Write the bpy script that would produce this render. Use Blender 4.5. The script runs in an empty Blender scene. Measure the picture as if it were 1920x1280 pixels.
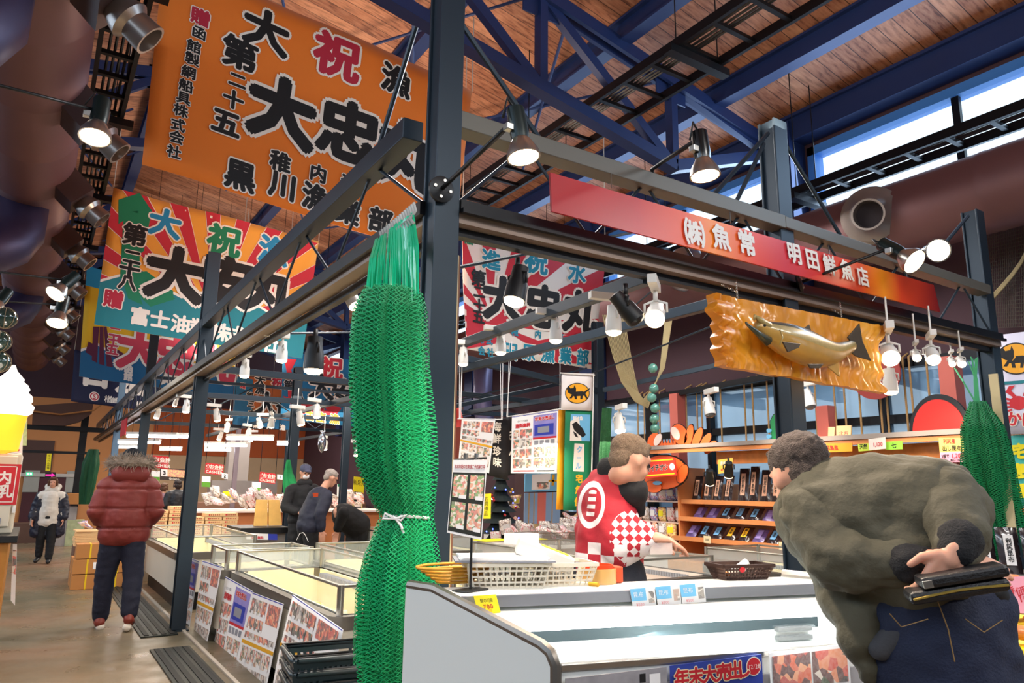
import bpy, bmesh, math, random
from mathutils import Vector as V, Matrix, Quaternion
from mathutils import noise as mnoise
random.seed(7)
sc = bpy.context.scene
PI = math.pi
# ---------------- camera ----------------
F = 1365.0; CX, CY = 960.0, 640.0; H = 1.42
_up = V((87, -6810, F)).normalized()
_dL = V((-900, 265, F)); _dL = (_dL - _up*_dL.dot(_up)).normalized()
_dR = _dL.cross(_up)
def ray(px, py):
    c = V((px-CX, py-CY, F)); return V((_dR.dot(c), _dL.dot(c), _up.dot(c)))
CAM = V((0, 0, H))
def P(px, py, X=None, Y=None, Z=None):
    r = ray(px, py)
    t = X/r.x if X is not None else Y/r.y if Y is not None else (Z-H)/r.z
    return CAM + r*t
def PD(px, py, d): return CAM + ray(px, py)*(d/F)
cd = bpy.data.cameras.new('camera'); cam = bpy.data.objects.new('camera', cd); sc.collection.objects.link(cam)
cd.sensor_width = 36; cd.lens = F*36/1920; cd.clip_start = .05; cd.clip_end = 200
xr = V((_dR.x, _dL.x, _up.x)); yr = -V((_dR.y, _dL.y, _up.y)); zr = -V((_dR.z, _dL.z, _up.z))
cam.matrix_world = Matrix(((xr.x, yr.x, zr.x, 0), (xr.y, yr.y, zr.y, 0), (xr.z, yr.z, zr.z, H), (0, 0, 0, 1)))
sc.camera = cam
sc.view_settings.view_transform = 'Standard'; sc.view_settings.look = 'None'; sc.view_settings.gamma = 1
sc.view_settings.exposure = 0.7
try:
    sc.cycles.use_denoising = True; sc.cycles.transparent_max_bounces = 24; sc.cycles.max_bounces = 7
    sc.cycles.sample_clamp_indirect = 6
except Exception: pass
# ---------------- world ----------------
w = bpy.data.worlds.new('daylight'); sc.world = w; w.use_nodes = True
bg = w.node_tree.nodes['Background']; bg.inputs[0].default_value = (.62, .82, 1, 1); bg.inputs[1].default_value = 1.5
# ---------------- lamps of the place and added fill lights ----------------
def light(name, kind, loc, power, color=(1, 1, 1), size=.1, target=None, sy=None, angle=None, blend=.6):
    l = bpy.data.lights.new(name, kind); l.energy = power; l.color = color
    if kind == 'AREA':
        l.size = size
        if sy: l.shape = 'RECTANGLE'; l.size_y = sy
    else: l.shadow_soft_size = size
    if kind == 'SPOT': l.spot_size = angle or 1.6; l.spot_blend = blend
    o = bpy.data.objects.new(name, l); sc.collection.objects.link(o); o.location = loc
    if target is not None: o.rotation_euler = (V(target)-V(loc)).to_track_quat('-Z', 'Y').to_euler()
    return o
# daylight through the two clerestory bands
light('clerestory_daylight', 'AREA', (8.1, 6, 5.3), 260, (.55, .75, 1), 16, (0, 6, 4.5), 1.1)
light('clerestory_daylight', 'AREA', (-6.8, 9, 5.3), 260, (.55, .75, 1), 22, (3, 9, 5.0), 1.1)
light('front_fill_light', 'AREA', (0, -5.5, 4.8), 170, (.85, .92, 1), 7, (2.5, 8, 3.6), 1.6)  # added fill from behind the camera for the banners, no window there
# added overhead fill for the whole hall, without real fittings
WARM = (1, .83, .66); WHITE = (1, .95, .9)
for y in (-1.5, 4.5, 8.7, 16.3, 22):
    for x in (-3.2, 2.6, 5.6):
        light('hall_fill_light', 'AREA', (x, y, 4.3), 62, WHITE, 1.6, (x, y, 0), .5)
# added area lights stand in for light bounced onto the timber roof
for y in (2, 8, 14, 20):
    light('roof_bounce_fill', 'AREA', (3.0, y, 3.6), 75, (1, .8, .62), 1.2, (3.2, y, 9), 1.2)

# ---------------- materials ----------------
_mc = {}
def srgb(h):
    if isinstance(h, str):
        h = h.lstrip('#'); c = [int(h[i:i+2], 16)/255 for i in (0, 2, 4)]
    else: c = h
    return tuple(x/12.92 if x <= .04045 else ((x+.055)/1.055)**2.4 for x in c)
class NT:
    def __init__(s, m):
        s.t = m.node_tree; s.n = s.t.nodes; s.l = s.t.links
        s.b = s.n.get('Principled BSDF')
    def add(s, k, **kw):
        n = s.n.new(k)
        for a, b in kw.items():
            if a[0] == 'i' and a[1:].isdigit(): n.inputs[int(a[1:])].default_value = b
            else: setattr(n, a, b)
        return n
    def link(s, a, b): s.l.new(a, b)
    def math(s, op, a, b=None, c=None):
        n = s.n.new('ShaderNodeMath'); n.operation = op
        for i, x in enumerate((a, b, c)):
            if x is None: continue
            if isinstance(x, (int, float)): n.inputs[i].default_value = x
            else: s.l.new(x, n.inputs[i])
        return n.outputs[0]
    def mix(s, f, a, b):
        n = s.n.new('ShaderNodeMix'); n.data_type = 'RGBA'
        for i, x in ((0, f), (6, a), (7, b)):
            if isinstance(x, (int, float)): n.inputs[i].default_value = x
            elif isinstance(x, tuple): n.inputs[i].default_value = (*x, 1)
            else: s.l.new(x, n.inputs[i])
        return n.outputs[2]
    def coord(s): return s.n.new('ShaderNodeTexCoord').outputs['Object']
    def sep(s, v):
        n = s.n.new('ShaderNodeSeparateXYZ'); s.l.new(v, n.inputs[0]); return n.outputs
    def noise(s, scale, detail=3, v=None, st=None):
        n = s.n.new('ShaderNodeTexNoise'); n.inputs['Scale'].default_value = scale; n.inputs['Detail'].default_value = detail
        c = v or s.coord()
        if st:
            mp = s.n.new('ShaderNodeMapping'); mp.inputs['Scale'].default_value = st; s.l.new(c, mp.inputs[0]); c = mp.outputs[0]
        s.l.new(c, n.inputs['Vector']); return n.outputs[0]
    def ramp(s, f, stops, const=False):
        n = s.n.new('ShaderNodeValToRGB'); r = n.color_ramp
        if const: r.interpolation = 'CONSTANT'
        while len(r.elements) < len(stops): r.elements.new(.5)
        for e, (p, c) in zip(r.elements, stops): e.position = p; e.color = (*c, 1)
        s.l.new(f, n.inputs[0]); return n.outputs[0]
    def bump(s, h, st=.2, dist=.01):
        n = s.n.new('ShaderNodeBump'); n.inputs['Strength'].default_value = st; n.inputs['Distance'].default_value = dist
        s.l.new(h, n.inputs['Height']); s.l.new(n.outputs[0], s.b.inputs['Normal'])
def mat(name, col, rough=.6, metal=0, emit=0, var=.12, vs=6, bump=0, bs=80, ecol=None, alpha=1, coat=0, sheen=0):
    key = (name, str(col), rough, metal, emit)
    if key in _mc: return _mc[key]
    m = bpy.data.materials.new(name); m.use_nodes = True; t = NT(m); c = srgb(col)
    t.b.inputs['Roughness'].default_value = rough; t.b.inputs['Metallic'].default_value = metal
    if var:
        nz = t.noise(vs, 4)
        t.link(t.mix(nz, tuple(x*(1-var) for x in c), tuple(min(1, x*(1+var)) for x in c)), t.b.inputs['Base Color'])
    else: t.b.inputs['Base Color'].default_value = (*c, 1)
    if bump: t.bump(t.noise(bs, 3), bump)
    if emit:
        t.b.inputs['Emission Color'].default_value = (*srgb(ecol or col), 1); t.b.inputs['Emission Strength'].default_value = emit
    if alpha < 1: t.b.inputs['Alpha'].default_value = alpha
    if coat: t.b.inputs['Coat Weight'].default_value = coat
    if sheen: t.b.inputs['Sheen Weight'].default_value = sheen
    _mc[key] = m; return m
def glass(name='glass', col='#eaf6ff', alpha=.16, rough=.05):
    m = mat(name, col, rough, 0, 0, 0, alpha=alpha); return m

# ---------------- object helpers ----------------
def link(o, parent=None):
    sc.collection.objects.link(o)
    if parent is not None:
        o.parent = parent; o.matrix_parent_inverse = Matrix.Translation(-V(parent.location)) if parent.type == 'EMPTY' else Matrix()
        if parent.type != 'EMPTY' and parent.parent is not None: pass
    return o
def tag(o, label=None, cat=None, group=None, kind=None):
    if label: o['label'] = label
    if cat: o['category'] = cat
    if group: o['group'] = group
    if kind: o['kind'] = kind
    return o
def thing(name, label, cat, loc=(0, 0, 0), group=None):
    o = bpy.data.objects.new(name, None); o.empty_display_size = .05; sc.collection.objects.link(o)
    o.location = loc; return tag(o, label, cat, group)
def dup(root, dloc=(0, 0, 0), label=None, group=None, rotz=None, loc=None, scale=None, mats=None):
    def cp(o, par):
        c = o.copy(); sc.collection.objects.link(c)
        if par is not None: c.parent = par
        for ch in list(o.children): cp(ch, c)
        return c
    r = cp(root, None)
    r.location = V(loc) if loc is not None else V(root.location)+V(dloc)
    if rotz is not None: r.rotation_euler = (0, 0, rotz)
    if scale is not None: r.scale = (scale,)*3 if isinstance(scale, (int, float)) else scale
    if label: r['label'] = label
    if group: r['group'] = group
    return r
class MB:
    def __init__(s): s.v = []; s.f = []; s.m = []; s.cur = 0
    def add(s, vs, fs):
        n = len(s.v); s.v += [tuple(x) for x in vs]
        for f in fs: s.f.append(tuple(i+n for i in f)); s.m.append(s.cur)
        return s
    def quad(s, a, b, c, d): return s.add([a, b, c, d], [(0, 1, 2, 3)])
    def box(s, c, sz, rz=0, M=None):
        hx, hy, hz = sz[0]/2, sz[1]/2, sz[2]/2; c = V(c)
        R = M if M is not None else Matrix.Rotation(rz, 3, 'Z')
        vs = [c + R @ V((x*hx, y*hy, z*hz)) for x in (-1, 1) for y in (-1, 1) for z in (-1, 1)]
        return s.add(vs, [(0, 1, 3, 2), (4, 6, 7, 5), (0, 4, 5, 1), (2, 3, 7, 6), (0, 2, 6, 4), (1, 5, 7, 3)])
    def bx(s, x0, x1, y0, y1, z0, z1): return s.box(((x0+x1)/2, (y0+y1)/2, (z0+z1)/2), (x1-x0, y1-y0, z1-z0))
    def beam(s, a, b, w, h, up=(0, 0, 1)):
        a, b = V(a), V(b); d = (b-a); L = d.length; d.normalize(); u = V(up)
        if abs(d.dot(u)) > .98: u = V((0, 1, 0))
        x = d.cross(u).normalized(); z = x.cross(d)
        M = Matrix((x, d, z)).transposed()
        return s.box((a+b)/2, (w, L, h), M=M)
    def tube(s, pts, r, n=8, caps=True):
        pts = [V(p) for p in pts]; rs = r if isinstance(r, (list, tuple)) else [r]*len(pts); vs = []; fs = []
        d = (pts[1]-pts[0]).normalized(); u = d.orthogonal().normalized()
        for i, p in enumerate(pts):
            if i == 0: t = pts[1]-p
            elif i == len(pts)-1: t = p-pts[i-1]
            else: t = (pts[i+1]-p).normalized()+(p-pts[i-1]).normalized()
            if t.length < 1e-9: t = d
            t = t.normalized(); u = (u-t*u.dot(t))
            u = u.normalized() if u.length > 1e-6 else t.orthogonal().normalized()
            w_ = t.cross(u)
            for k in range(n):
                a = 2*PI*k/n; vs.append(p+(u*math.cos(a)+w_*math.sin(a))*rs[i])
        for i in range(len(pts)-1):
            for k in range(n):
                a = i*n+k; b = i*n+(k+1) % n; fs.append((a, b, b+n, a+n))
        if caps: fs.append(tuple(range(n))[::-1]); fs.append(tuple(range((len(pts)-1)*n, len(pts)*n)))
        return s.add(vs, fs)
    def lathe(s, prof, c=(0, 0, 0), n=16, axis=None, caps=True):
        """prof: (r, h) pairs along axis"""
        ax = V(axis or (0, 0, 1)).normalized(); u = ax.orthogonal().normalized(); w_ = ax.cross(u); c = V(c); vs = []; fs = []
        for r, h in prof:
            for k in range(n):
                a = 2*PI*k/n; vs.append(c+ax*h+(u*math.cos(a)+w_*math.sin(a))*max(r, 1e-4))
        for i in range(len(prof)-1):
            for k in range(n):
                a = i*n+k; b = i*n+(k+1) % n; fs.append((a, b, b+n, a+n))
        if caps: fs.append(tuple(range(n))[::-1]); fs.append(tuple(range((len(prof)-1)*n, len(prof)*n)))
        return s.add(vs, fs)
    def ell(s, c, r, n=10, M=None):
        c = V(c); r = (r,)*3 if isinstance(r, (int, float)) else r; vs = []; fs = []
        for i in range(n+1):
            th = PI*i/n
            for k in range(2*n):
                ph = PI*k/n; p = V((r[0]*math.sin(th)*math.cos(ph), r[1]*math.sin(th)*math.sin(ph), r[2]*math.cos(th)))
                vs.append(c+(M @ p if M is not None else p))
        for i in range(n):
            for k in range(2*n):
                a = i*2*n+k; b = i*2*n+(k+1) % (2*n); fs.append((a, b, b+2*n, a+2*n))
        return s.add(vs, fs)
    def prism(s, poly, d):
        """poly: 3D points, extruded by vector d"""
        n = len(poly); d = V(d); vs = [V(p) for p in poly]+[V(p)+d for p in poly]
        fs = [tuple(range(n))[::-1], tuple(range(n, 2*n))]+[(i, (i+1) % n, (i+1) % n+n, i+n) for i in range(n)]
        return s.add(vs, fs)
    def build(s, name, m, parent=None, smooth=False, bevel=0, solid=0):
        me = bpy.data.meshes.new(name); off = V((0, 0, 0))
        me.from_pydata([tuple(x) for x in s.v], [], s.f)
        ms = m if isinstance(m, (list, tuple)) else [m]
        for x in ms: me.materials.append(x)
        if len(ms) > 1: me.polygons.foreach_set('material_index', s.m)
        bm = bmesh.new(); bm.from_mesh(me); bmesh.ops.remove_doubles(bm, verts=bm.verts, dist=1e-6)
        bmesh.ops.recalc_face_normals(bm, faces=bm.faces); bm.to_mesh(me); bm.free()
        o = bpy.data.objects.new(name, me)
        if smooth:
            me.polygons.foreach_set('use_smooth', [True]*len(me.polygons))
            if smooth == 'a': me.set_sharp_from_angle(angle=.7)
        if bevel:
            b = o.modifiers.new('b', 'BEVEL'); b.width = bevel; b.segments = 2; b.limit_method = 'ANGLE'
        if solid:
            b = o.modifiers.new('s', 'SOLIDIFY'); b.thickness = solid; b.offset = 0
        if parent is None:
            sc.collection.objects.link(o)
        else: place_child(o, parent)
        return o
def place_child(o, parent):
    sc.collection.objects.link(o); o.parent = parent
    r = parent; T = V((0, 0, 0))
    while r is not None: T += V(r.location); r = r.parent
    o.matrix_parent_inverse = Matrix()
    # mesh is written in world coordinates: shift it into the parent's frame
    me = o.data
    if T.length > 1e-9: me.transform(Matrix.Translation(-T))
    return o
def struct(name, mb, m, **k):
    o = mb.build(name, m, **k); o['kind'] = 'structure'; return o

# glyphs as flat meshes from the built-in fonts
_gc = {}
def glyph(ch):
    if ch in _gc: return _gc[ch]
    c = bpy.data.curves.new('t', 'FONT'); c.body = ch; c.size = 1; c.resolution_u = 2; c.dimensions = '2D'; c.fill_mode = 'BOTH'
    o = bpy.data.objects.new('t', c); sc.collection.objects.link(o); bpy.context.view_layer.update()
    me = bpy.data.meshes.new_from_object(o.evaluated_get(bpy.context.evaluated_depsgraph_get()))
    vs = [(v.co.x, v.co.y) for v in me.vertices]; fs = [tuple(p.vertices) for p in me.polygons]
    bpy.data.objects.remove(o); bpy.data.meshes.remove(me)
    if vs:
        x0 = min(v[0] for v in vs); x1 = max(v[0] for v in vs); y0 = min(v[1] for v in vs); y1 = max(v[1] for v in vs)
        cx, cy = ((x0+x1)/2, (y0+y1)/2) if ord(ch) > 0x2fff or ch == '㈱' else ((x0+x1)/2, .36)
        vs = [(x-cx, y-cy) for x, y in vs]; wd = x1-x0
    else: wd = .3
    _gc[ch] = (vs, fs, wd); return _gc[ch]

class Panel:
    """A flat or gently waving sheet between four corners; marks are laid on it in (u, v), v up."""
    def __init__(s, name, m, TL, TR, BR, BL, nu=1, nv=1, wave=None, parent=None, thick=.004, back=None, label=None, cat=None, group=None, both=False):
        s.c = [V(x) for x in (TL, TR, BR, BL)]; s.nu, s.nv, s.wave = nu, nv, wave
        s.W = ((s.c[1]-s.c[0]).length+(s.c[2]-s.c[3]).length)/2; s.Hh = ((s.c[0]-s.c[3]).length+(s.c[1]-s.c[2]).length)/2
        n = (s.c[1]-s.c[0]).cross(s.c[3]-s.c[0]).normalized(); ctr = sum(s.c, V((0, 0, 0)))/4
        s.n = n if n.dot(CAM-ctr) > 0 else -n
        s.layers = {}; s.k = 0
        mb = MB(); st = nu+1
        for side in (0, -thick):
            vs = [s.pos(i/nu, j/nv, side) for j in range(nv+1) for i in range(nu+1)]
            mb.add(vs, [(j*st+i, j*st+i+1, (j+1)*st+i+1, (j+1)*st+i) for j in range(nv) for i in range(nu)])
        N = (nu+1)*(nv+1); per = [i for i in range(nu+1)]+[j*st+nu for j in range(1, nv+1)]+[nv*st+i for i in range(nu-1, -1, -1)]+[j*st for j in range(nv-1, 0, -1)]
        mb.f += [(a, b, b+N, a+N) for a, b in zip(per, per[1:]+per[:1])]; mb.m += [0]*len(per)
        s.o = mb.build(name, m, parent, smooth=bool(wave))
        if label: tag(s.o, label, cat, group)
        s.par = s.o
    def pos(s, u, v, off=0):
        a = s.c[3].lerp(s.c[2], u); b = s.c[0].lerp(s.c[1], u); p = a.lerp(b, v)
        if s.wave: off = off+s.wave(u, v)
        return p+s.n*off
    def poly(s, m, pts, layer=None, nm='print'):
        if layer is None: s.k += 1; layer = s.k
        s.layers.setdefault((m.name, layer, nm), (m, []))[1].append(([tuple(p) for p in pts], [tuple(range(len(pts)))], 0))
        return s
    def rect(s, m, u0, v0, u1, v1, layer=None, nm='print'): return s.poly(m, [(u0, v0), (u1, v0), (u1, v1), (u0, v1)], layer, nm)
    def disc(s, m, u, v, r, layer=None, n=28, ry=None, nm='print'):
        ar = s.W/s.Hh
        return s.poly(m, [(u+r*math.cos(2*PI*i/n), v+(ry or r*ar)*math.sin(2*PI*i/n)) for i in range(n)], layer, nm)
    def char(s, m, ch, u, v, h, wf=1, bold=0, layer=9, rot=0, nm='lettering', wgt=8):
        vs, fs, _ = glyph(ch)
        if not vs: return
        offs = [(0, 0)]+([(bold*math.cos(2*PI*i/wgt), bold*math.sin(2*PI*i/wgt)) for i in range(wgt)] if bold else [])
        L = s.layers.setdefault((m.name, layer, nm), (m, []))[1]
        cr, sr = math.cos(rot), math.sin(rot)
        for jj, (ox, oy) in enumerate(offs):
            q = []
            for x, y in vs:
                x = (x+ox)*wf; y = y+oy; x, y = x*cr-y*sr, x*sr+y*cr
                q.append((u+x*h*s.Hh/s.W, v+y*h))
            L.append((q, fs, jj))
    def text(s, m, txt, u, v, h, wf=1, bold=0, out=None, ob=.07, vert=False, gap=1.0, layer=9, nm='lettering', align='c', rot=0):
        """h is one em as a share of the panel height; u, v the centre of the run"""
        n = len(txt)
        if vert: pos = [(u, v+(n/2-.5-i)*h*gap) for i in range(n)]
        else:
            adv = [(1.0 if ord(c) > 0x2fff else max(glyph(c)[2], .25)+.12)*gap*wf for c in txt]; tot = sum(adv); x = -tot/2; pos = []
            if align == 'l': x = 0
            k = h*s.Hh/s.W
            for a in adv: pos.append((u+(x+a/2)*k, v)); x += a
        for c, (a, b) in zip(txt, pos):
            if c == ' ': continue
            if out: s.char(out, c, a, b, h, wf, bold+ob, layer, rot, nm, 12)
            s.char(m, c, a, b, h, wf, bold, layer+1, rot, nm)
        return s
    def done(s, step=.0012, names=None):
        for (mn, layer, nm), (m, items) in sorted(s.layers.items(), key=lambda x: x[0][1]):
            bm = bmesh.new()
            for q, fs, jj in items:
                vv = [bm.verts.new((a, b, jj*.02)) for a, b in q]
                for f in fs:
                    try: bm.faces.new([vv[i] for i in f])
                    except ValueError: pass
            if s.wave:
                for k, ax in ((s.nu, 0), (s.nv, 1)):
                    for i in range(1, k):
                        no = (1, 0, 0) if ax == 0 else (0, 1, 0); co = (i/k, 0, 0) if ax == 0 else (0, i/k, 0)
                        bmesh.ops.bisect_plane(bm, geom=bm.verts[:]+bm.edges[:]+bm.faces[:], plane_co=co, plane_no=no, dist=1e-7)
            for v_ in bm.verts: v_.co = s.gpos(v_.co.x, v_.co.y, step*layer*.6+v_.co.z*.0025)
            for f in bm.faces:
                f.normal_update()
                if f.normal.dot(s.n) < 0: f.normal_flip()
            me = bpy.data.meshes.new(nm); bm.to_mesh(me); bm.free(); me.materials.append(m)
            o = bpy.data.objects.new(nm, me); place_child(o, s.par)
        s.layers = {}; return s
    def gpos(s, u, v, off):
        if not s.wave: return s.pos(u, v, off)
        # follow the same facets as the sheet
        i = min(max(int(u*s.nu+1e-6), 0), s.nu-1); j = min(max(int(v*s.nv+1e-6), 0), s.nv-1); a = u*s.nu-i; b = v*s.nv-j
        p = lambda x, y: s.pos(x/s.nu, y/s.nv, 0)
        return (p(i, j)*(1-a)+p(i+1, j)*a)*(1-b)+(p(i, j+1)*(1-a)+p(i+1, j+1)*a)*b+s.n*(off+.003)
# ================= MATERIALS =================
STEEL = mat('dark_blue_grey_steel', '#283642', .42, .35, var=.08, vs=3)
STEELB = mat('black_steel', '#15161a', .4, .5, var=.05)
NAVY = mat('navy_painted_steel', '#1d2f5c', .5, .2, var=.15, vs=2)
CHROME = mat('brushed_stainless', '#b9b7b2', .28, .95, var=.06, vs=20)
DCHROME = mat('worn_stainless', '#77726c', .38, .85, var=.15, vs=12)
BLACK = mat('black_plastic', '#121214', .45, var=0)
WHITEP = mat('white_enamel', '#e8e6e0', .4, var=.03)
CREAM = mat('cream_enamel', '#ded3bd', .45, var=.06, vs=3)
PAPER = mat('white_paper', '#efeeee', .8, var=.02)
BLUSH = mat('pale_card', '#ecdcd2', .8, var=.03)
RED = mat('red_print', '#c8202c', .6, var=0); DRED = mat('crimson_print', '#a81d33', .6, var=0)
INK = mat('black_ink', '#0c0c10', .65, var=0); INKW = mat('white_ink', '#ece4da', .7, var=0)
YEL = mat('yellow_card', '#f2e21c', .6, var=.03); GOLD = mat('golden_print', '#e0a51c', .6, var=.1)
BLUEP = mat('blue_print', '#2b3aa8', .6, var=.1); GREENP = mat('green_print', '#0f7a55', .65, var=.05)
SKYP = mat('light_blue_print', '#6fb6e0', .6, var=0); ORNG = mat('orange_print', '#f08a1c', .6, var=0)
GREYP = mat('grey_print', '#8d8f98', .6, var=.1); PINKP = mat('pink_print', '#e6808a', .6, var=0)
WOODL = mat('pine_wood', '#c98f55', .55, var=.25, vs=9)
CARD = mat('cardboard', '#b57a42', .85, var=.1, vs=5); CARDL = mat('pale_box_board', '#e8c08c', .7, var=.06, vs=8)

def m_food(name, cols, scale):
    m = bpy.data.materials.new(name); m.use_nodes = True; t = NT(m)
    n = t.add('ShaderNodeTexVoronoi'); n.inputs['Scale'].default_value = scale; t.link(t.coord(), n.inputs['Vector'])
    s = t.sep(n.outputs['Color']); k = len(cols)
    c = t.ramp(s[0], [(i/k, srgb(x)) for i, x in enumerate(cols)], True)
    t.link(t.mix(t.math('MULTIPLY', t.noise(scale*2.5), .4), c, (.9, .85, .8)), t.b.inputs['Base Color'])
    t.b.inputs['Roughness'].default_value = .6; return m
FOOD = [m_food('seafood_platter_print', ['#5d1d14', '#d8442a', '#e9d9c8', '#2c4a1e', '#e98a5a', '#1c1614'], 34),
        m_food('crab_photo_print', ['#c8321c', '#e25a28', '#8c1c12', '#f0a070', '#5a1410'], 40),
        m_food('sashimi_photo_print', ['#dcc9b8', '#cf6a5c', '#4a6a2c', '#e8e0d8', '#d89a60', '#2c2622'], 50),
        m_food('fish_photo_print', ['#8a8078', '#d8cfc4', '#40383a', '#b08a78', '#e0d8d0'], 44)]

def m_roof():
    m = bpy.data.materials.new('roof_timber'); m.use_nodes = True; t = NT(m); x, y, z = t.sep(t.coord())
    # boards run down the slope (x); width .12 along y
    yb = t.math('DIVIDE', y, .19); row = t.math('FLOOR', yb); fr = t.math('FRACT', yb)
    cmb = t.add('ShaderNodeCombineXYZ'); t.link(t.math('MULTIPLY', x, .35), cmb.inputs[0]); t.link(t.math('MULTIPLY', row, 7.3), cmb.inputs[1])
    n1 = t.noise(1.6, 2, cmb.outputs[0])
    cmb2 = t.add('ShaderNodeCombineXYZ'); t.link(t.math('MULTIPLY', x, 2.2), cmb2.inputs[0]); t.link(t.math('ADD', t.math('MULTIPLY', row, 3.1), t.math('MULTIPLY', fr, 2.0)), cmb2.inputs[1])
    n2 = t.noise(2.4, 5, cmb2.outputs[0])
    c = t.ramp(n1, [(.3, srgb('#6e3e2a')), (.5, srgb('#a3684a')), (.68, srgb('#cf9470'))])
    c2 = t.ramp(n2, [(.36, srgb('#3c1c14')), (.46, srgb('#9a6248')), (.72, srgb('#c99472'))])
    c = t.mix(.5, c, c2)
    edge = t.math('LESS_THAN', fr, .05)
    t.link(t.mix(edge, c, srgb('#3a2016')), t.b.inputs['Base Color']); t.b.inputs['Roughness'].default_value = .6
    return m
def m_floor():
    m = bpy.data.materials.new('worn_concrete_floor'); m.use_nodes = True; t = NT(m)
    n = t.noise(.5, 5); n2 = t.noise(3, 6)
    c = t.ramp(n, [(.35, srgb('#5c5a48')), (.5, srgb('#7d6c55')), (.65, srgb('#98745a'))])
    c = t.mix(t.math('MULTIPLY', n2, .55), c, srgb('#4d4538'))
    t.link(c, t.b.inputs['Base Color'])
    t.link(t.ramp(n2, [(.3, (.22,)*3), (.7, (.5,)*3)]), t.b.inputs['Roughness']); t.bump(t.noise(40, 4), .08); return m
ROOF, FLOOR = m_roof(), m_floor()
PLUM = mat('plum_brown_wall', '#4a3038', .75, var=.1, vs=1); DUCT = mat('painted_duct', '#6d4a4c', .5, .3, var=.12, vs=2)
PEACH = mat('peach_wall', '#d9935a', .8, var=.06, vs=1); ORWALL = mat('orange_wall', '#c95f2c', .8, var=.06, vs=1)
DKWALL = mat('dark_wall', '#2b2226', .8, var=.1)

# ================= SETTING =================
XW = 8.3; YB = 27.0; XL = -7.0; YF = -6.0; ZE = 6.4; SL = .2; XR = 1.0
struct('floor', MB().bx(XL, XW+.2, YF, YB, -.1, 0), FLOOR)
rz = lambda x: ZE+SL*(XW-x) if x >= XR else ZE+SL*(XW-XR)-SL*(XR-x)
mb = MB()
mb.prism([(XW+.3, YF, rz(XW+.3)), (XR, YF, rz(XR)), (XL, YF, rz(XL)), (XL, YF, rz(XL)+.1), (XR, YF, rz(XR)+.1), (XW+.3, YF, rz(XW+.3)+.1)], (0, YB-YF, 0))
struct('ceiling', mb, ROOF)
# right wall: low window strip, plum band, clerestory, plum band
mb = MB(); mb.bx(XW, XW+.2, YF, YB, 0, .9); mb.bx(XW, XW+.2, YF, YB, 2.93, 4.35); mb.bx(XW, XW+.2, YF, YB, 5.95, 6.5)
for y in (-3, 11.2, 14.0): mb.bx(XW, XW+.2, y, y+.35, .9, 2.93)
mb.bx(XW, XW+.2, 11.2, YB, .9, 2.93)
for y in (-2.6, 1.55, 5.75, 9.95, 14.15, 18.35, 22.55): mb.bx(XW-.02, XW+.2, y-.22, y+.22, 4.35, 5.95)
struct('wall_right', mb, PLUM)
mb = MB(); mb.bx(XL-.2, XL, YF, YB, 0, 4.4); mb.bx(XL-.2, XL, YF, YB, 5.9, 6.7); struct('wall_left', mb, DKWALL)
struct('wall_front', MB().bx(XL, XW+.2, YF-.2, YF, 0, 8), DKWALL)
mb = MB(); mb.bx(XL, XW+.2, YB, YB+.2, 4.0, 8.2); struct('wall_back_upper', mb, PLUM)
struct('wall_back', MB().bx(XL, 3.2, YB, YB+.2, 0, 4.0), PEACH)
struct('wall_orange', MB().bx(3.2, XW+.2, YB-.02, YB+.2, 2.35, 4.0).bx(3.2, XW+.2, YB-.02, YB+.2, 0, .1), ORWALL)
struct('wall_beige', MB().bx(3.2, XW+.2, YB, YB+.22, .1, 3.1), mat('beige_wall', '#d8b48c', .8, var=.05))
# clerestory windows
WBLUE = mat('blue_window_frame', '#4f8fdc', .45, .1, var=.05)  # blue brightened: daylight on the reveals is put into the frame colour
GL = glass('window_glass', '#dff1ff', .12)
k = 0
for y in (-2.6, 1.55, 5.75, 9.95, 14.15, 18.35):
    k += 1; y0, y1 = y+.22, y+3.98
    f = MB()
    f.bx(XW-.05, XW+.15, y0, y1, 5.83, 5.95); f.bx(XW-.05, XW+.15, y0, y1, 4.35, 4.43); f.bx(XW-.05, XW+.15, y0, y0+.1, 4.35, 5.95); f.bx(XW-.05, XW+.15, y1-.1, y1, 4.35, 5.95)
    o = struct('window_%d' % k, f, WBLUE)
    MB().bx(XW-.02, XW+.04, (y0+y1)/2-.04, (y0+y1)/2+.04, 4.43, 5.83).build('mullion', STEELB, o)
    MB().bx(XW+.06, XW+.07, y0+.1, y1-.1, 4.43, 5.83).build('pane', GL, o)
for j, y in enumerate((-4, 2, 8, 14, 20)):
    o = struct('window_%d' % (20+j), MB().bx(XL-.1, XL, y, y+.08, 4.4, 5.9).bx(XL-.1, XL, y+5.9, y+5.98, 4.4, 5.9).bx(XL-.1, XL, y, y+6, 4.4, 4.46), STEELB)
    MB().bx(XL-.06, XL-.05, y+.08, y+5.9, 4.46, 5.9).build('pane', GL, o)
# low window strip behind the shop
GLB = glass('tinted_window_glass', '#7fa6c4', .62, .08)
for j, (a, b) in enumerate(((-2.65, .6), (.6, 3.4), (3.4, 6.2), (6.2, 8.7), (8.7, 11.2))):
    f = MB()
    for z in (.9, 2.2, 2.83): f.bx(XW-.04, XW+.1, a, b, z, z+.1)
    for y in (a, (a+b)/2-.04, b-.08): f.bx(XW-.05, XW+.1, y, y+.08, .9, 2.93)
    o = struct('window_%d' % (10+j), f, STEELB)
    MB().bx(XW+.05, XW+.06, a, b, 1, 2.83).build('pane', GLB, o)
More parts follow.
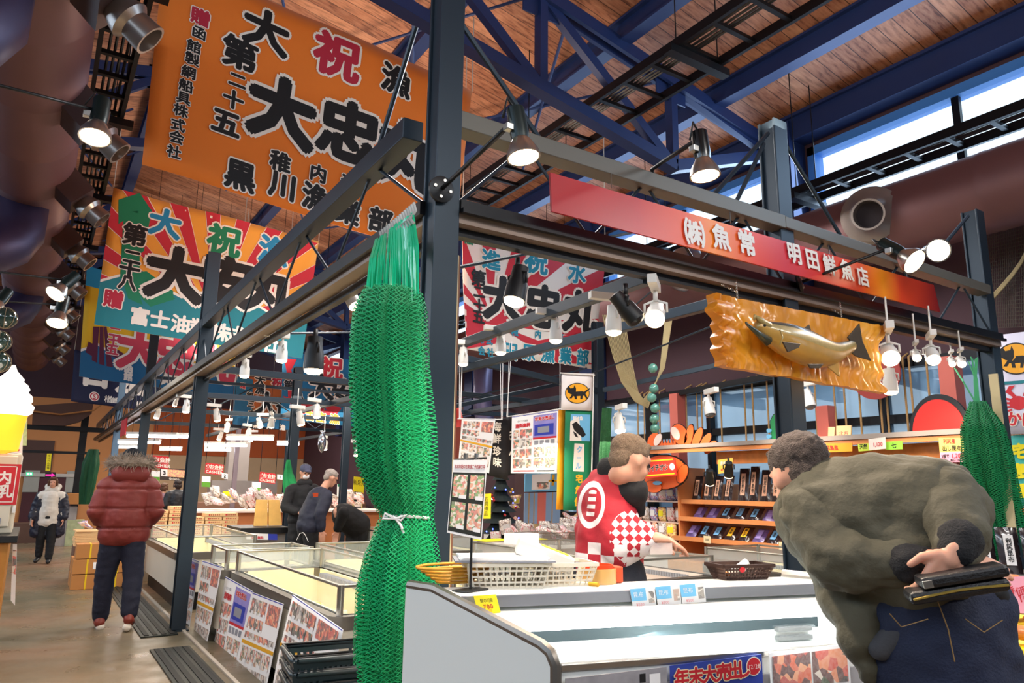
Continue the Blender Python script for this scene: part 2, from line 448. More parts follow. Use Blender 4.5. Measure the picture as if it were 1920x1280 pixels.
# building seen through the low windows: outer canopy of a neighbouring hall
mb = MB(); mb.bx(XW+2.5, XW+2.7, -4, 14, 0, 1.75)
struct('outside_wall', mb, mat('pale_outside_wall', '#aebfd0', .8, var=.1))
mb = MB()
for y in range(-4, 15, 2): mb.beam((XW+.6, y, 3.3), (XW+6, y+1.2, 3.4), .12, .25)
for x in (1.2, 3, 5): mb.beam((XW+x, -4, 3.5), (XW+x, 14, 3.5), .1, .16)
struct('outside_canopy_beams', mb, mat('grey_canopy_steel', '#5d6b7d', .6, var=.1))
# red-brown door leafs at the far left and a dark opening
DOOR = mat('dark_red_door', '#4a1520', .5, var=.1)
def wallrect(px0, py0, px1, py1, Y=YB-.04): a = P(px0, py0, Y=Y); b = P(px1, py1, Y=Y); return a, b
a, b = wallrect(46, 893, 138, 1000)
o = struct('door_1', MB().bx(a.x, b.x, YB-.1, YB-.02, 0, a.z), DOOR)
mm = (a.x+b.x)/2
for s_ in (-1, 1): MB().bx(mm+s_*.55-.2, mm+s_*.55+.2, YB-.13, YB-.09, 1.1, 1.75).build('door_window', mat('frosted_pane', '#a8a8a0', .3, var=.1), o)
MB().bx(mm-.02, mm+.02, YB-.12, YB-.08, 0, a.z).build('door_gap', STEELB, o)
MB().bx(a.x-.1, b.x+.1, YB-.16, YB-.1, a.z, a.z+.1).build('door_header', CHROME, o)
a = P(140, 812, Y=YB-.1); b = P(240, 860, Y=YB-.1)
struct('door_2', MB().bx(XL+2, P(100, 850, Y=YB).x, YB-.06, YB-.03, P(100, 888, Y=YB).z, P(100, 826, Y=YB).z), mat('brown_panel', '#5b4038', .7, var=.1))
# floor drains
GRATE = mat('drain_grate', '#1c2320', .5, .4, var=.2, vs=30)
for y0, y1 in ((2.0, 4.6), (4.65, 7.3), (7.9, 12.5)):
    o = MB().bx(1.02, 1.34, y0, y1, .0, .012).build('floor_drain', GRATE)
    tag(o, {2.0: 'near black slotted drain cover beside the basket stack', 4.65: 'black slotted drain cover beside the flyer-covered freezer', 7.9: 'far black slotted drain cover behind the red-coated man'}[y0], 'drain cover', 'drain covers along the aisle')
    s_ = MB()
    for i in range(4): s_.bx(1.05+i*.075, 1.09+i*.075, y0+.03, y1-.03, .012, .018)
    s_.build('slot', mat('drain_slot', '#0a0c0b', .7, var=0), o)
struct('trim_1', MB().bx(1.40, 1.43, 2, 12.5, 0, .014), mat('pale_floor_line', '#a8a094', .6, var=.1))
# beams and trusses of the roof
eave = MB(); eave.bx(XW-.3, XW-.02, YF, YB, 6.02, 6.36); eave.bx(XW-.35, XW+.02, YF, YB, 6.33, 6.37)
struct('beam_eave', eave, NAVY)
for x in (7.0, 5.37, 3.6, 1.0):
    b = MB(); z = rz(x); b.bx(x-.03, x+.03, YF, YB, z-.28, z-.02); b.bx(x-.09, x+.09, YF, YB, z-.3, z-.27); b.bx(x-.09, x+.09, YF, YB, z-.04, z-.01)
    tag(struct('roof_purlin', b, NAVY))
b = MB()
for y in (-1, 6.0, 11.4, 17.4, 22.9):
    for sx in (1, -1):
        pts = [(XW-.2, rz(XW-.2)-.4), (6.2, 0), (4.2, 0), (2.4, 0), (XR, 0)] if sx == 1 else [(-6.8, 0), (-5, 0), (-3, 0), (-1, 0), (XR, 0)]
        top = [(x, rz(x)-.34) for x, _ in pts]; bot = [(x, rz(x)-.34-(.1 if i == 0 else 1.15-.12*i*0)) for i, (x, _) in enumerate(pts)]
        t_ = MB()
        for i in range(len(pts)-1):
            for off in (-.07, .07): t_.beam((top[i][0], y+off, top[i][1]), (top[i+1][0], y+off, top[i+1][1]), .05, .16)
            t_.beam((bot[i][0], y, bot[i][1]), (bot[i+1][0], y, bot[i+1][1]), .16, .14)
            t_.beam((top[i+1][0], y, top[i+1][1]), (bot[i+1][0], y, bot[i+1][1]), .1, .12)
            t_.beam((bot[i][0], y, bot[i][1]), (top[i+1][0], y, top[i+1][1]), .09, .12)
            t_.box((top[i+1][0], y, top[i+1][1]-.08), (.5, .02, .38))
        struct('roof_truss', t_, NAVY)
        # thin brace rods
        r_ = MB()
        for i in range(1, 4):
            x = pts[i][0]; r_.tube([(x, y, rz(x)-.3), (x-1.6*sx, y+3.4, rz(x-1.6)-.3)], .02, 6); r_.tube([(x-1.6*sx, y, rz(x-1.6)-.3), (x, y+3.4, rz(x)-.3)], .02, 6)
        struct('roof_brace', r_, NAVY)
# columns of the building on the right
for y in (1.55, 5.75, 9.95, 14.15, 18.35, 22.55):
    struct('wall_column', MB().bx(XW-.35, XW-.02, y-.17, y+.17, 2.95, 6.3), NAVY)

# cable ladder racks hung below the roof
def ladder_rack(x0, x1, y0, y1, z, label, grp='cable ladder racks'):
    t = thing('cable_rack', label, 'cable rack', (x0, y0, z), grp)
    m = MB()
    for x in (x0, x1): MB().bx(x-.02, x+.02, y0, y1, z-.05, z+.05).build('rail', STEELB, t)
    y = y0+.2
    while y < y1: MB().bx(x0, x1, y-.025, y+.025, z-.03, z+.01).build('rung', STEELB, t); y += .42
    c = MB()
    for i in range(5): c.tube([(x0+.08+.05*i, y0+k*(y1-y0)/8, z+.03+.012*math.sin(k*2+i)) for k in range(9)], .014, 5)
    c.build('cables', BLACK, t)
    y = y0+1
    while y < y1:
        h = MB()
        for x in (x0, x1): h.tube([(x, y, z-.06), (x, y, rz(x))], .007, 5)
        h.bx(x0-.12, x1+.12, y-.05, y+.05, z-.13, z-.05); h.build('hanger', STEELB, t); y += 2.6
ladder_rack(4.85, 5.45, 1, 26, 5.75, 'black cable ladder rack hanging in the middle of the timber roof')
ladder_rack(7.35, 7.75, 1.5, 26, 4.98, 'black cable ladder rack running above the big duct on the window side')
ladder_rack(.05, .36, 5, 26, 5.4, 'black cable ladder rack beside the left duct, behind the orange banner')

# ducts
def ringed(x, z, r, y0, y1):
    m = MB(); prof = []; y = y0
    while y < y1: prof += [(r, y-y0), (r, y-y0+1.16), (r*1.012, y-y0+1.17), (r*1.012, y-y0+1.2)]; y += 1.2
    return m.lathe(prof, (x, y0, z), 40, (0, 1, 0))
t = thing('air_duct', 'huge brown round duct running under the high windows on the right', 'duct', (7.35, -3, 4.3))
ringed(7.35, 4.24, .39, -3, 25).build('pipe', DUCT, t, smooth='a')
c = P(1634, 404, X=6.98)
n = MB(); ax = V((-.9, -.35, -.25)).normalized()
n.lathe([(.3, -.2), (.3, 0), (.27, .02), (.27, .05), (.2, .1), (.16, .22), (.14, .22), (.13, .1)], c, 28, ax, caps=False).build('jet_nozzle', mat('satin_nozzle', '#8d8480', .4, .6, var=.05), t, smooth='a')
MB().lathe([(.001, .1), (.135, .1)], c, 28, ax, caps=False).build('shade_disc', mat('nozzle_shade', '#241c22', .8, var=0), t)  # dark disc stands in for the shade inside the nozzle
for y in (6.6, 9.2):
    n = MB(); n.lathe([(.3, -.2), (.3, 0), (.27, .05), (.2, .1), (.15, .22), (.13, .12)], (6.98, y, 4.3), 24, ax).build('jet_nozzle', CHROME, t, smooth='a')
n = MB(); p = P(905, 735, X=7.6)
n.tube([(7.6, p.y, 4.2), (7.6, p.y, 3.1), (7.62, p.y-.1, 2.7), (7.75, p.y-.3, 2.45)], .2, 20).build('branch_pipe', mat('lilac_grey_duct', '#6f6684', .4, .3, var=.1), t, smooth=True)
t = thing('air_duct', 'huge brown round duct overhead on the left side of the hall', 'duct', (-.44, 2.2, 4.9))
ringed(-.44, 5.0, .44, 2.4, 25).build('pipe', DUCT, t, smooth='a')
for i, (px, py, yy) in enumerate(((60, 200, 4.9), (60, 590, 10.0), (60, 690, 15))):
    m = MB(); x = -.62 if i == 0 else -.5
    m.tube([(x, yy+.1, 4.8), (x, yy, 4.1+.2*i), (x-.08, yy-.1, 3.9+.2*i), (x-.3, yy-.25, 3.72+.2*i), (x-1.2, yy-.4, 3.7+.2*i)], .3, 12).build('branch_elbow', mat('dark_blue_duct', '#3d3450', .45, .4, var=.1), t, smooth=True)
# jet nozzle boxes along the left duct
NZ = mat('nozzle_metal', '#9c8f86', .32, .8, var=.1)
nb = None; K = 0
for i, y in enumerate((5.2, 7.3, 9.4, 11.5, 13.6, 15.7, 17.8, 19.9, 22)):
    if nb is None:
        t = thing('air_nozzle', 'nearest flared air nozzle behind the upper left floodlight', 'air nozzle', (.02, y, 4.75), 'air nozzles along the left duct')
        m = MB(); M = Matrix.Rotation(.75, 3, 'Y')
        m.box((-.02, y, 4.72), (.34, .42, .3), M=M).build('housing', mat('duct_flap', '#4c3b3c', .5, .4, var=.1), t)
        m = MB(); m.lathe([(.1, 0), (.13, .06), (.15, .12), (.11, .16), (.12, .3), (.1, .3), (.08, .15)], (.1, y, 4.6), 20, (.75, -.1, -.62)).build('nozzle', NZ, t, smooth='a')
        nb = t
    else: dup(nb, (0, y-5.2, 0), 'flared air nozzle on the left duct, number %s from the near end' % ['two', 'three', 'four', 'five', 'six', 'seven', 'eight', 'nine'][i-1])

# ================= BOOTH FRAME =================
def post(x, y, z1, label, w=.11, m=STEEL, z0=0):
    t = thing('steel_post', label, 'post', (x, y, z0), 'steel posts of the stall frames')
    MB().bx(x-w/2, x+w/2, y-w/2, y-w/2+.014, z0+.012, z1).bx(x-w/2, x+w/2, y+w/2-.014, y+w/2, z0+.012, z1).bx(x-.045, x+.045, y-w/2+.014, y+w/2-.014, z0+.012, z1).build('shaft', m, t, bevel=.003)
    MB().bx(x-w*.7, x+w*.7, y-w*.7, y+w*.7, z0, z0+.012).build('base_plate', m, t)
    return t
AX, AY = 1.30, 2.58
pA = post(AX, AY, 5.2, 'tall blue-grey steel post standing in the middle, with the green net tied to it', .115)
MB().bx(AX+.062, AX+.075, AY-.03, AY+.0, 0, 2.36).build('timber_strip', mat('pale_strip', '#d8c69a', .6, var=.05), pA)
MB().bx(AX+.075, AX+.088, AY-.02, AY+.03, 0, 2.36).build('timber_strip', mat('brown_strip', '#7a5038', .6, var=.05), pA)
pM = post(3.56, AY+.03, P(1455, 228, Y=AY).z, 'steel post behind the carved salmon board, between the two red sign halves', .12)
pR = post(6.04, AY+.05, P(1825, 390, Y=AY).z, 'steel post at the right beside the crab flag', .12)
MB().bx(5.95, 5.965, AY-.03, AY+.03, 0, 2.3).build('timber_strip', mat('pale_strip', '#d8c69a', .6, var=.05), pR)
p2 = post(1.37, 8.15, P(405, 476, Y=8.15).z, 'steel post at the aisle between the two freezer blocks', .13)
post(1.42, 13.15, 4.4, 'second aisle post beyond the freezers, right of the fur hood', .13)
post(1.45, 18.4, 4.3, 'third aisle post far back by the navy banner', .13, mat('pale_blue_steel', '#557088', .45, .3))
post(.95, 21.5, 4.2, 'black post far back behind the dark green net', .16, STEELB)
post(3.62, 12.4, 3.4, 'inner steel post left of the cap-wearing man', .14)
b_ = P(650, 800, Y=13.0); post(b_.x, 13, 2.9, 'thin inner post behind the grey-haired man', .12)
post(5.0, 17.5, 3.2, 'far inner post beside the middle cashier sign', .12)
post(P(448, 800, Y=17).x, 17, 2.7, 'slim far post left of the middle cashier sign', .09, mat('pale_post', '#8c8088', .4, .3))
post(6.04, 7.3, P(1120, 605, Y=7.3).z, 'back corner post beside the courier flag', .12)
def beamobj(a, b, label, w=.06, h=.1, m=STEEL, name='steel_beam', grp='beams of the stall frames', flange=False):
    o = MB().beam(a, b, w, h).build(name, m, bevel=.003); return tag(o, label, 'beam', grp)
ZR, ZC = 2.56, 3.12
a = P(770, 400, X=1.30); 
def on(px, py, **k): return P(px, py, **k)
# left truss: lower rail (with track) and upper chord
L0 = V((1.3, 2.64, 2.53)); L1 = V((1.36, 30, 2.5)); L1 = V((1.40, 24, 2.56))
rail = MB().beam(V((1.3, 2.64, 2.535)), V((1.40, 24, 2.60)), .09, .07); o = rail.build('steel_beam', mat('warm_lit_steel', '#8d7a6e', .45, .3, var=.05)); tag(o, 'long lower beam running back along the aisle, with a lighting track', 'beam', 'beams of the stall frames')  # beam steel with warm lamp light painted into its colour
MB().beam(V((1.235, 2.62, 2.56)), V((1.335, 24, 2.62)), .025, .06).build('outer_angle', STEELB, o)
MB().beam(V((1.37, 2.64, 2.48)), V((1.47, 24, 2.55)), .04, .045).build('light_track', STEELB, o)
C0 = P(775, 243, X=1.28); C1 = P(394, 600, X=1.36); C1 = C0+(C1-C0)*1.0; C2 = V((1.40, 24, 3.0))
o = MB().beam(C0, C1, .1, .1).beam(C1, C2, .1, .1).build('steel_beam', STEEL, bevel=.004); tag(o, 'long upper beam running back above the aisle, crossing the orange banner', 'beam', 'beams of the stall frames')
def rods(name, pts, label, r=.008, m=STEEL, parent=None):
    o = thing(name, label, 'bracing', pts[0][0], 'bracing rods')
    for a, b in pts: MB().tube([a, b], r, 6).build('rod', m, o)
    return o
seg = []
def chord(y):
    if y <= C1.y: f = (y-C0.y)/(C1.y-C0.y); return C0.lerp(C1, f)
    return C1.lerp(C2, (y-C1.y)/(C2.y-C1.y))
y = 2.7
while y < 22:
    d = 1.25; lo = lambda q: V((1.3+.1*(q-2.6)/21.4, q, 2.6)); seg += [(chord(y+d/2), lo(y)), (chord(y+d/2), lo(y+d))]; y += d
rods('truss_rods', seg, 'zigzag rods between the two aisle beams', .009)
# front truss
R0 = V((1.36, AY, 2.535)); R1 = V((6.04, AY, 2.55))
o = MB().beam(R0, R1, .09, .08).build('steel_beam', mat('warm_lit_steel', '#8d7a6e', .45, .3, var=.05)); tag(o, 'lower front beam carrying the carved salmon board', 'beam', 'beams of the stall frames')  # same steel tone with the lamp light painted in
MB().beam(R0+V((0, -.055, .03)), R1+V((0, -.055, .03)), .02, .055).beam(R0+V((0, -.075, .005)), R1+V((0, -.075, .005)), .02, .02).build('outer_angle', STEELB, o)
MB().beam(R0+V((0, .03, -.06)), R1+V((0, .03, -.06)), .05, .035).build('light_track', STEELB, o)
c0 = P(835, 225, Y=AY); c1 = P(1460, 420, Y=AY); c2 = P(1845, 545, Y=AY)
o = MB().beam(c0, c1, .1, .08).beam(c1, c2, .1, .07).build('steel_beam', mat('lamp_lit_steel', '#6d6a62', .45, .3, var=.05), bevel=.004); tag(o, 'upper front beam from which the red shop sign hangs', 'beam', 'beams of the stall frames')  # paler copy of the beam steel, lamp light painted into the colour
seg = []
for (x0, x1) in ((1.36, 3.56), (3.56, 6.04)):
    n_ = 3; d = (x1-x0)/n_
    for i in range(n_):
        top = lambda x: c0.lerp(c2, (x-c0.x)/(c2.x-c0.x))
        seg += [(top(x0+d*(i+.5)), V((x0+d*i, AY, 2.58))), (top(x0+d*(i+.5)), V((x0+d*(i+1), AY, 2.58)))]
rods('truss_rods', seg, 'zigzag rods between the two front beams', .008)
seg = [(P(845, 15, Y=AY), P(1015, 265, Y=AY)), (P(780, 50, X=1.3), P(706, 290, X=1.3)), (P(1440, 250, Y=AY), P(1335, 368, Y=AY)), (P(1432, 270, Y=AY), P(1370, 400, Y=AY)), (P(1475, 275, Y=AY), P(1575, 440, Y=AY)), (P(1815, 405, Y=AY), P(1760, 470, Y=AY))]
rods('tie_rods', seg, 'turnbuckle tie rods slanting down from the post tops', .013)
# inner beams
def bb(a, b, label, w=.06, h=.07, m=STEEL): return beamobj(a, b, label, w, h, m)
ia, ib, ic = P(1215, 520, Y=AY+.05), P(822, 660, Y=6.3), P(1122, 733, Y=7.3)
bb(ia, ib, 'inner beam carrying white track spots in front of the white and red banner')
bb(ib, ic, 'thin beam below the white and red banner')
bb(ic, P(1480, 655, Y=5.6) , 'thin beam from the courier-flag post toward the right wall', .05, .06)
bb(P(822, 768, Y=7.8), P(1115, 705, X=7.0), 'slanting pipe below the duct beside the hanging flyers', .05, .05)
bb(P(1180, 754, X=8.1), P(1475, 700, X=8.1), 'dark rail along the top of the low windows', .08, .08, STEELB)
bb(V((1.40, 8.15, 2.62)), V((6.04, 8.9, 2.68)), 'cross beam from the aisle post toward the right wall')
bb(V((1.42, 13.15, 2.60)), V((8.2, 13.15, 2.66)), 'far cross beam over the boxed-gift stacks')
bb(V((1.42, 10.6, 2.6)), V((8.2, 10.6, 2.66)), 'middle cross beam over the cashiers')
bb(V((1.45, 16.2, 2.6)), V((8.2, 16.2, 2.66)), 'fourth cross beam over the cashiers')
bb(V((3.62, 2.7, 2.62)), V((3.62, 20, 2.62)), 'inner beam parallel to the aisle')
bb(V((5.9, 7.4, 2.62)), V((5.9, 21, 2.62)), 'second inner beam parallel to the aisle')
bb(V((-4.5, 21.4, 2.72)), V((1.4, 21.4, 2.72)), 'black beam in front of the peach wall, upper of two', .1, .12, STEELB)
bb(V((-4.5, 20.4, 2.1)), V((1.3, 20.4, 2.1)), 'black beam in front of the peach wall, lower of two', .06, .06, STEELB)
seg = []
for x in (2.4, 3.9, 5.4, 6.9):
    seg += [(V((x, 13.15, 2.66)), V((x+.7, 13.15, 3.1))), (V((x+.7, 13.15, 3.1)), V((x+1.4, 13.15, 2.66)))]
for x in (2.0, 3.6, 5.2): seg += [(V((x, 16.2, 2.66)), V((x+.8, 16.2, 3.2))), (V((x+.8, 16.2, 3.2)), V((x+1.6, 16.2, 2.66)))]
rods('truss_rods', seg, 'zigzag rods on the far cross beams', .012)
bb(V((1.42, 13.15, 3.12)), V((8.2, 13.15, 3.12)), 'upper far cross beam', .05, .05)
seg = [(V((3.62, 8.2, 3.3)), V((1.4, 6.0, 2.62))), (V((3.62, 12.4, 3.3)), V((1.4, 9.2, 2.7))), (P(690, 590, X=1.4), P(822, 640, Y=6.3)), (P(840, 505, Y=3.2), P(1240, 425, Y=4.0)), (P(1300, 480, Y=4), P(1110, 640, Y=6.5)), (P(1110, 700, Y=7), P(1440, 570, Y=4)), (P(822, 760, Y=7), P(1100, 690, Y=7))]
rods('tie_rods', seg, 'thin tie rods criss-crossing inside the front stall', .01)
# ================= BANNERS =================
def cloth(name, col): return mat(name, col, .75, var=.06, vs=2, sheen=.2)
def uvof(p, px, py):
    c = p.c; n = p.n; r = ray(px, py); t = (c[3]-CAM).dot(n)/r.dot(n); q = CAM+r*t
    u = v = .5
    for _ in range(25):
        a = c[3].lerp(c[2], u); b = c[0].lerp(c[1], u); s = a.lerp(b, v); e = q-s
        du = (c[2]-c[3]).lerp(c[1]-c[0], v); dv = b-a
        A = du.dot(du); B = du.dot(dv); C = dv.dot(dv); D = A*C-B*B
        u += (e.dot(du)*C-e.dot(dv)*B)/D; v += (e.dot(dv)*A-e.dot(du)*B)/D
    d = (q-CAM).dot(V((ray(CX, CY))).normalized())
    return u, v, d/F/p.Hh
def put(p, items, m=INK, out=INKW, bold=.035, ob=.05, wf=1, layer=12, k=.97):
    for it in items:
        ch, px, py, h = it[:4]; mm = it[4] if len(it) > 4 else m; oo = it[5] if len(it) > 5 else out; b = it[6] if len(it) > 6 else bold
        u, v, s = uvof(p, px, py); hh = h*s*k; w_ = it[7] if len(it) > 7 else wf
        if oo: p.char(oo, ch, u, v, hh, w_, b+ob, layer, nm='lettering_outline', wgt=12)
        p.char(mm, ch, u, v, hh, w_, b, layer+1)
def pp(p, *pts): return [uvof(p, *q)[:2] for q in pts]
def bannerpx(name, m, q, Y, label, nu=26, nv=14, amp=.035, ph=0, group='big fishing-boat celebration banners', X=None, cat='banner'):
    T = [P(*c, Y=Y) if X is None else P(*c, X=X) for c in q]
    wv = lambda u, v: amp*(math.sin(u*9+ph+v*2)*.6+math.sin(u*17+v*5+ph)*.25+math.sin(v*7+ph)*.25)
    p = Panel(name, m, *T, nu=nu, nv=nv, wave=wv, label=label, cat=cat, group=group)
    return p
def tiecords(p, zt=None):
    mb = MB()
    for u in (0, 1):
        q = p.pos(u, 1, 0); mb.tube([q, V((q.x, q.y, rz(q.x)-.2))], .006, 5)
    mb.build('tie_cord', mat('tie_cord_white', '#b8b4a8', .8, var=0), p.o)
OR = cloth('orange_cloth', '#e9791a'); CR = mat('crimson_dye', '#b3203a', .7, var=0); YO = cloth('yellow_orange_cloth', '#eea33a')
TEAL = cloth('teal_cloth', '#157a86'); TD = mat('teal_dye', '#1486a3', .7, var=0); GD = mat('green_dye', '#0f7d58', .7, var=.04); RD = mat('red_dye', '#c2283a', .7, var=.03)
p = bannerpx('banner', OR, ((308, -90), (886, 170), (848, 488), (266, 308)), 7.0, 'giant plain orange banner with huge black brush characters, hung behind the tall post', amp=.03)
put(p, [('大', 500, 57, 88), ('漁', 742, 152, 62), ('第', 450, 101, 68), ('二', 445, 152, 34), ('十', 437, 188, 40), ('五', 423, 232, 56),
        ('祝', 632, 107, 90, CR, INKW, .045), ('大', 530, 207, 140, INK, INKW, .06, .95), ('忠', 655, 247, 128, INK, INKW, .05), ('丸', 765, 295, 135, INK, INKW, .06),
        ('黒', 450, 331, 62), ('稚', 525, 304, 42), ('川', 528, 349, 56), ('内', 597, 325, 36), ('漁', 592, 370, 56), ('港', 655, 345, 36), ('業', 652, 396, 52), ('部', 712, 414, 50),
        ('贈', 375, 33, 36, CR)], bold=.045)
for ch, x, y in zip('函館製網船具株式会社', (373, 363, 360, 353, 348, 343, 338, 333, 330, 325), (63, 88, 112, 137, 163, 187, 210, 237, 260, 287)): put(p, [(ch, x, y, 27)])
p.done(); tiecords(p)

p = bannerpx('banner', YO, ((213, 352), (598, 452), (567, 672), (176, 609)), 10.6, 'red and yellow sunburst banner with teal foot and green tassel, below the orange banner', ph=1)
c0_ = uvof(p, 400, 600)[:2]
import itertools
for i in range(14):
    a0 = math.radians(-8+i*14.5); a1 = a0+math.radians(7.2)
    pts = [c0_]
    for a in (a0, a1):
        dx, dy = math.cos(a), math.sin(a)*1.4; t = min([((1 if dx > 0 else 0)-c0_[0])/dx if abs(dx) > 1e-6 else 9, ((1 if dy > 0 else 0)-c0_[1])/dy if abs(dy) > 1e-6 else 9])
        pts.append((c0_[0]+dx*t, c0_[1]+dy*t))
    # corner fill
    p.poly(INKW, [pts[0], (pts[1][0], pts[1][1]), (pts[2][0], pts[2][1])], 1, 'ray_edge'); s_ = .965
    a = (pts[1][0]*s_+pts[2][0]*(1-s_), pts[1][1]*s_+pts[2][1]*(1-s_)); b = (pts[2][0]*s_+pts[1][0]*(1-s_), pts[2][1]*s_+pts[1][1]*(1-s_))
    p.poly(RD, [pts[0], a, b], 2, 'sun_ray')
wv_ = [(0, .30), (.08, .37), (.16, .30), (.24, .36), (.36, .30), (.48, .37), (.58, .30), (.7, .36), (.82, .29), (.92, .36), (1, .31)]
for (a, b) in zip(wv_, wv_[1:]):
    p.poly(INKW, [(a[0], 0), (b[0], 0), (b[0], b[1]+.02), (a[0], a[1]+.02)], 3, 'wave_edge'); p.poly(TEAL, [(a[0], 0), (b[0], 0), (b[0], b[1]), (a[0], a[1])], 4, 'wave')
for q in (((222, 375), (262, 362), (282, 392), (250, 402), (222, 420)), ((232, 400), (262, 395), (262, 520), (225, 522)), ((262, 395), (285, 392), (270, 470), (258, 480)), ((225, 520), (262, 515), (330, 560), (282, 575)), ((228, 520), (250, 520), (268, 572), (240, 560)), ((250, 510), (275, 508), (325, 545), (325, 563), (290, 552))):
    p.poly(GD, pp(p, *q), 6, 'tassel')
BT = mat('sky_blue_dye', '#1c86b8', .7, var=0)
put(p, [('大', 310, 418, 58, BT), ('祝', 420, 452, 62, GD), ('漁', 513, 470, 58, BT), ('大', 330, 513, 108, INK, INKW, .06), ('安', 428, 528, 100, INK, INKW, .06), ('丸', 508, 542, 98, INK, INKW, .06),
        ('第', 253, 440, 44), ('二', 248, 482, 32), ('十', 243, 505, 38), ('八', 239, 530, 32), ('贈', 212, 561, 36, CR)], bold=.045)
for ch, x, y in zip('富士油業株式会社', (262, 300, 338, 372, 412, 440, 472, 508), (593, 598, 607, 614, 622, 628, 636, 645)): put(p, [(ch, x, y, 36, INKW, None, .04)])
p.done(); tiecords(p)

p = bannerpx('banner', mat('yolk_yellow_cloth', '#e8b51f', .75, var=.06, vs=2), ((163, 498), (445, 575), (437, 745), (148, 706)), 14.2, 'yellow banner with maroon tassel and blue waves, under the sunburst banner', ph=2)
p.rect(cloth('bright_blue_cloth', '#1d93c4'), 0, .82, .35, 1, 1)
MAR = mat('maroon_dye', '#5a1738', .7, var=0); NB = mat('deep_blue_dye', '#15618f', .7, var=.05)
for i, (a, b) in enumerate(zip([(0, .22), (.1, .3), (.25, .2), (.4, .3), (.55, .2), (.7, .28), (.85, .2)], [(.1, .3), (.25, .2), (.4, .3), (.55, .2), (.7, .28), (.85, .2), (1, .26)])):
    p.poly(INKW, [(a[0], 0), (b[0], 0), (b[0], b[1]+.025), (a[0], a[1]+.025)], 2, 'wave_edge'); p.poly(NB, [(a[0], 0), (b[0], 0), (b[0], b[1]), (a[0], a[1])], 3, 'wave')
for k_, q in enumerate((((175, 612), (186, 612), (182, 680), (172, 675)), ((187, 612), (194, 612), (196, 685), (186, 682)), ((195, 612), (200, 612), (212, 688), (200, 686)), ((200, 640), (240, 668), (236, 676), (198, 664)), ((166, 640), (176, 645), (174, 668), (160, 660)))):
    p.poly(MAR, pp(p, *q), 5, 'tassel')
CP = mat('rose_dye', '#c93f55', .7, var=0)
put(p, [('大', 262, 655, 82, CP), ('忠', 330, 668, 78, CP), ('丸', 402, 680, 78, CP), ('二', 216, 622, 22, CP), ('十', 213, 638, 20, CP), ('五', 211, 655, 22, CP), ('函', 241, 692, 16, INKW, None), ('館', 240, 706, 16, INKW, None), ('具', 312, 712, 22, INKW, None), ('新', 335, 712, 22, INKW, None)], bold=.05)
p.done(); tiecords(p)

p = bannerpx('banner', mat('navy_cloth', '#141a3c', .8, var=.06), ((140, 655), (300, 690), (292, 772), (133, 752)), 19.0, 'navy banner with white characters and a round crest, lowest on the left', ph=3)
put(p, [('日', 180, 700, 56, INKW, None, .05), ('本', 247, 722, 56, INKW, None, .05), ('楢', 203, 748, 14, INKW, None, .02), ('崎', 217, 751, 14, INKW, None, .02), ('株', 262, 758, 14, INKW, None, .02)])
u, v, s_ = uvof(p, 177, 743); p.disc(INKW, u, v, .058, 3); p.disc(CR, u, v, .05, 4); p.disc(INKW, u, v, .036, 5); p.char(CR, 'S', u, v, .13, 1, .03, 7)
p.done(); tiecords(p)

p = bannerpx('banner', mat('dull_orange_cloth', '#b9612c', .75, var=.06), ((440, 700), (552, 722), (545, 806), (436, 795)), 15.5, 'small far banner, orange with a blue left edge, behind the inner beams', ph=4, nu=12, nv=8)
p.rect(NB, 0, 0, .3, .95, 1); p.rect(NB, 0, 0, 1, .2, 1)
put(p, [('贈', 455, 723, 11, CR), ('大', 488, 713, 22), ('漁', 488, 729, 22), ('祝', 520, 718, 22, CR), ('大', 500, 757, 48), ('寶', 535, 765, 40), ('第', 468, 742, 14), ('三', 470, 757, 14), ('十', 472, 772, 14), ('黒', 480, 797, 12, INKW, None), ('川', 505, 799, 12, INKW, None), ('漁', 530, 801, 12, INKW, None)], bold=.04)
p.done(); tiecords(p)

p = bannerpx('banner', mat('cyan_blue_cloth', '#1a6f9e', .75, var=.06), ((530, 658), (672, 676), (664, 800), (527, 785)), 14.6, 'far blue banner with a red tassel and red characters, left of the green net', ph=5, nu=14, nv=8)
for q in (((532, 672), (556, 674), (545, 695), (537, 695)), ((537, 695), (546, 695), (556, 745), (540, 752)), ((530, 742), (600, 760), (625, 778), (560, 775)), ((600, 750), (640, 765), (625, 785))):
    p.poly(RD, pp(p, *q), 2, 'tassel')
put(p, [('祝', 622, 690, 44, RD), ('第', 541, 722, 20), ('十', 556, 728, 20), ('八', 562, 745, 18), ('大', 603, 725, 52), ('安', 645, 735, 52), ('株', 543, 776, 11, INKW, None), ('式', 553, 778, 11, INKW, None), ('古', 581, 779, 20, YO), ('座', 602, 782, 20, YO), ('漁', 628, 785, 20, YO)], bold=.04)
p.done(); tiecords(p)

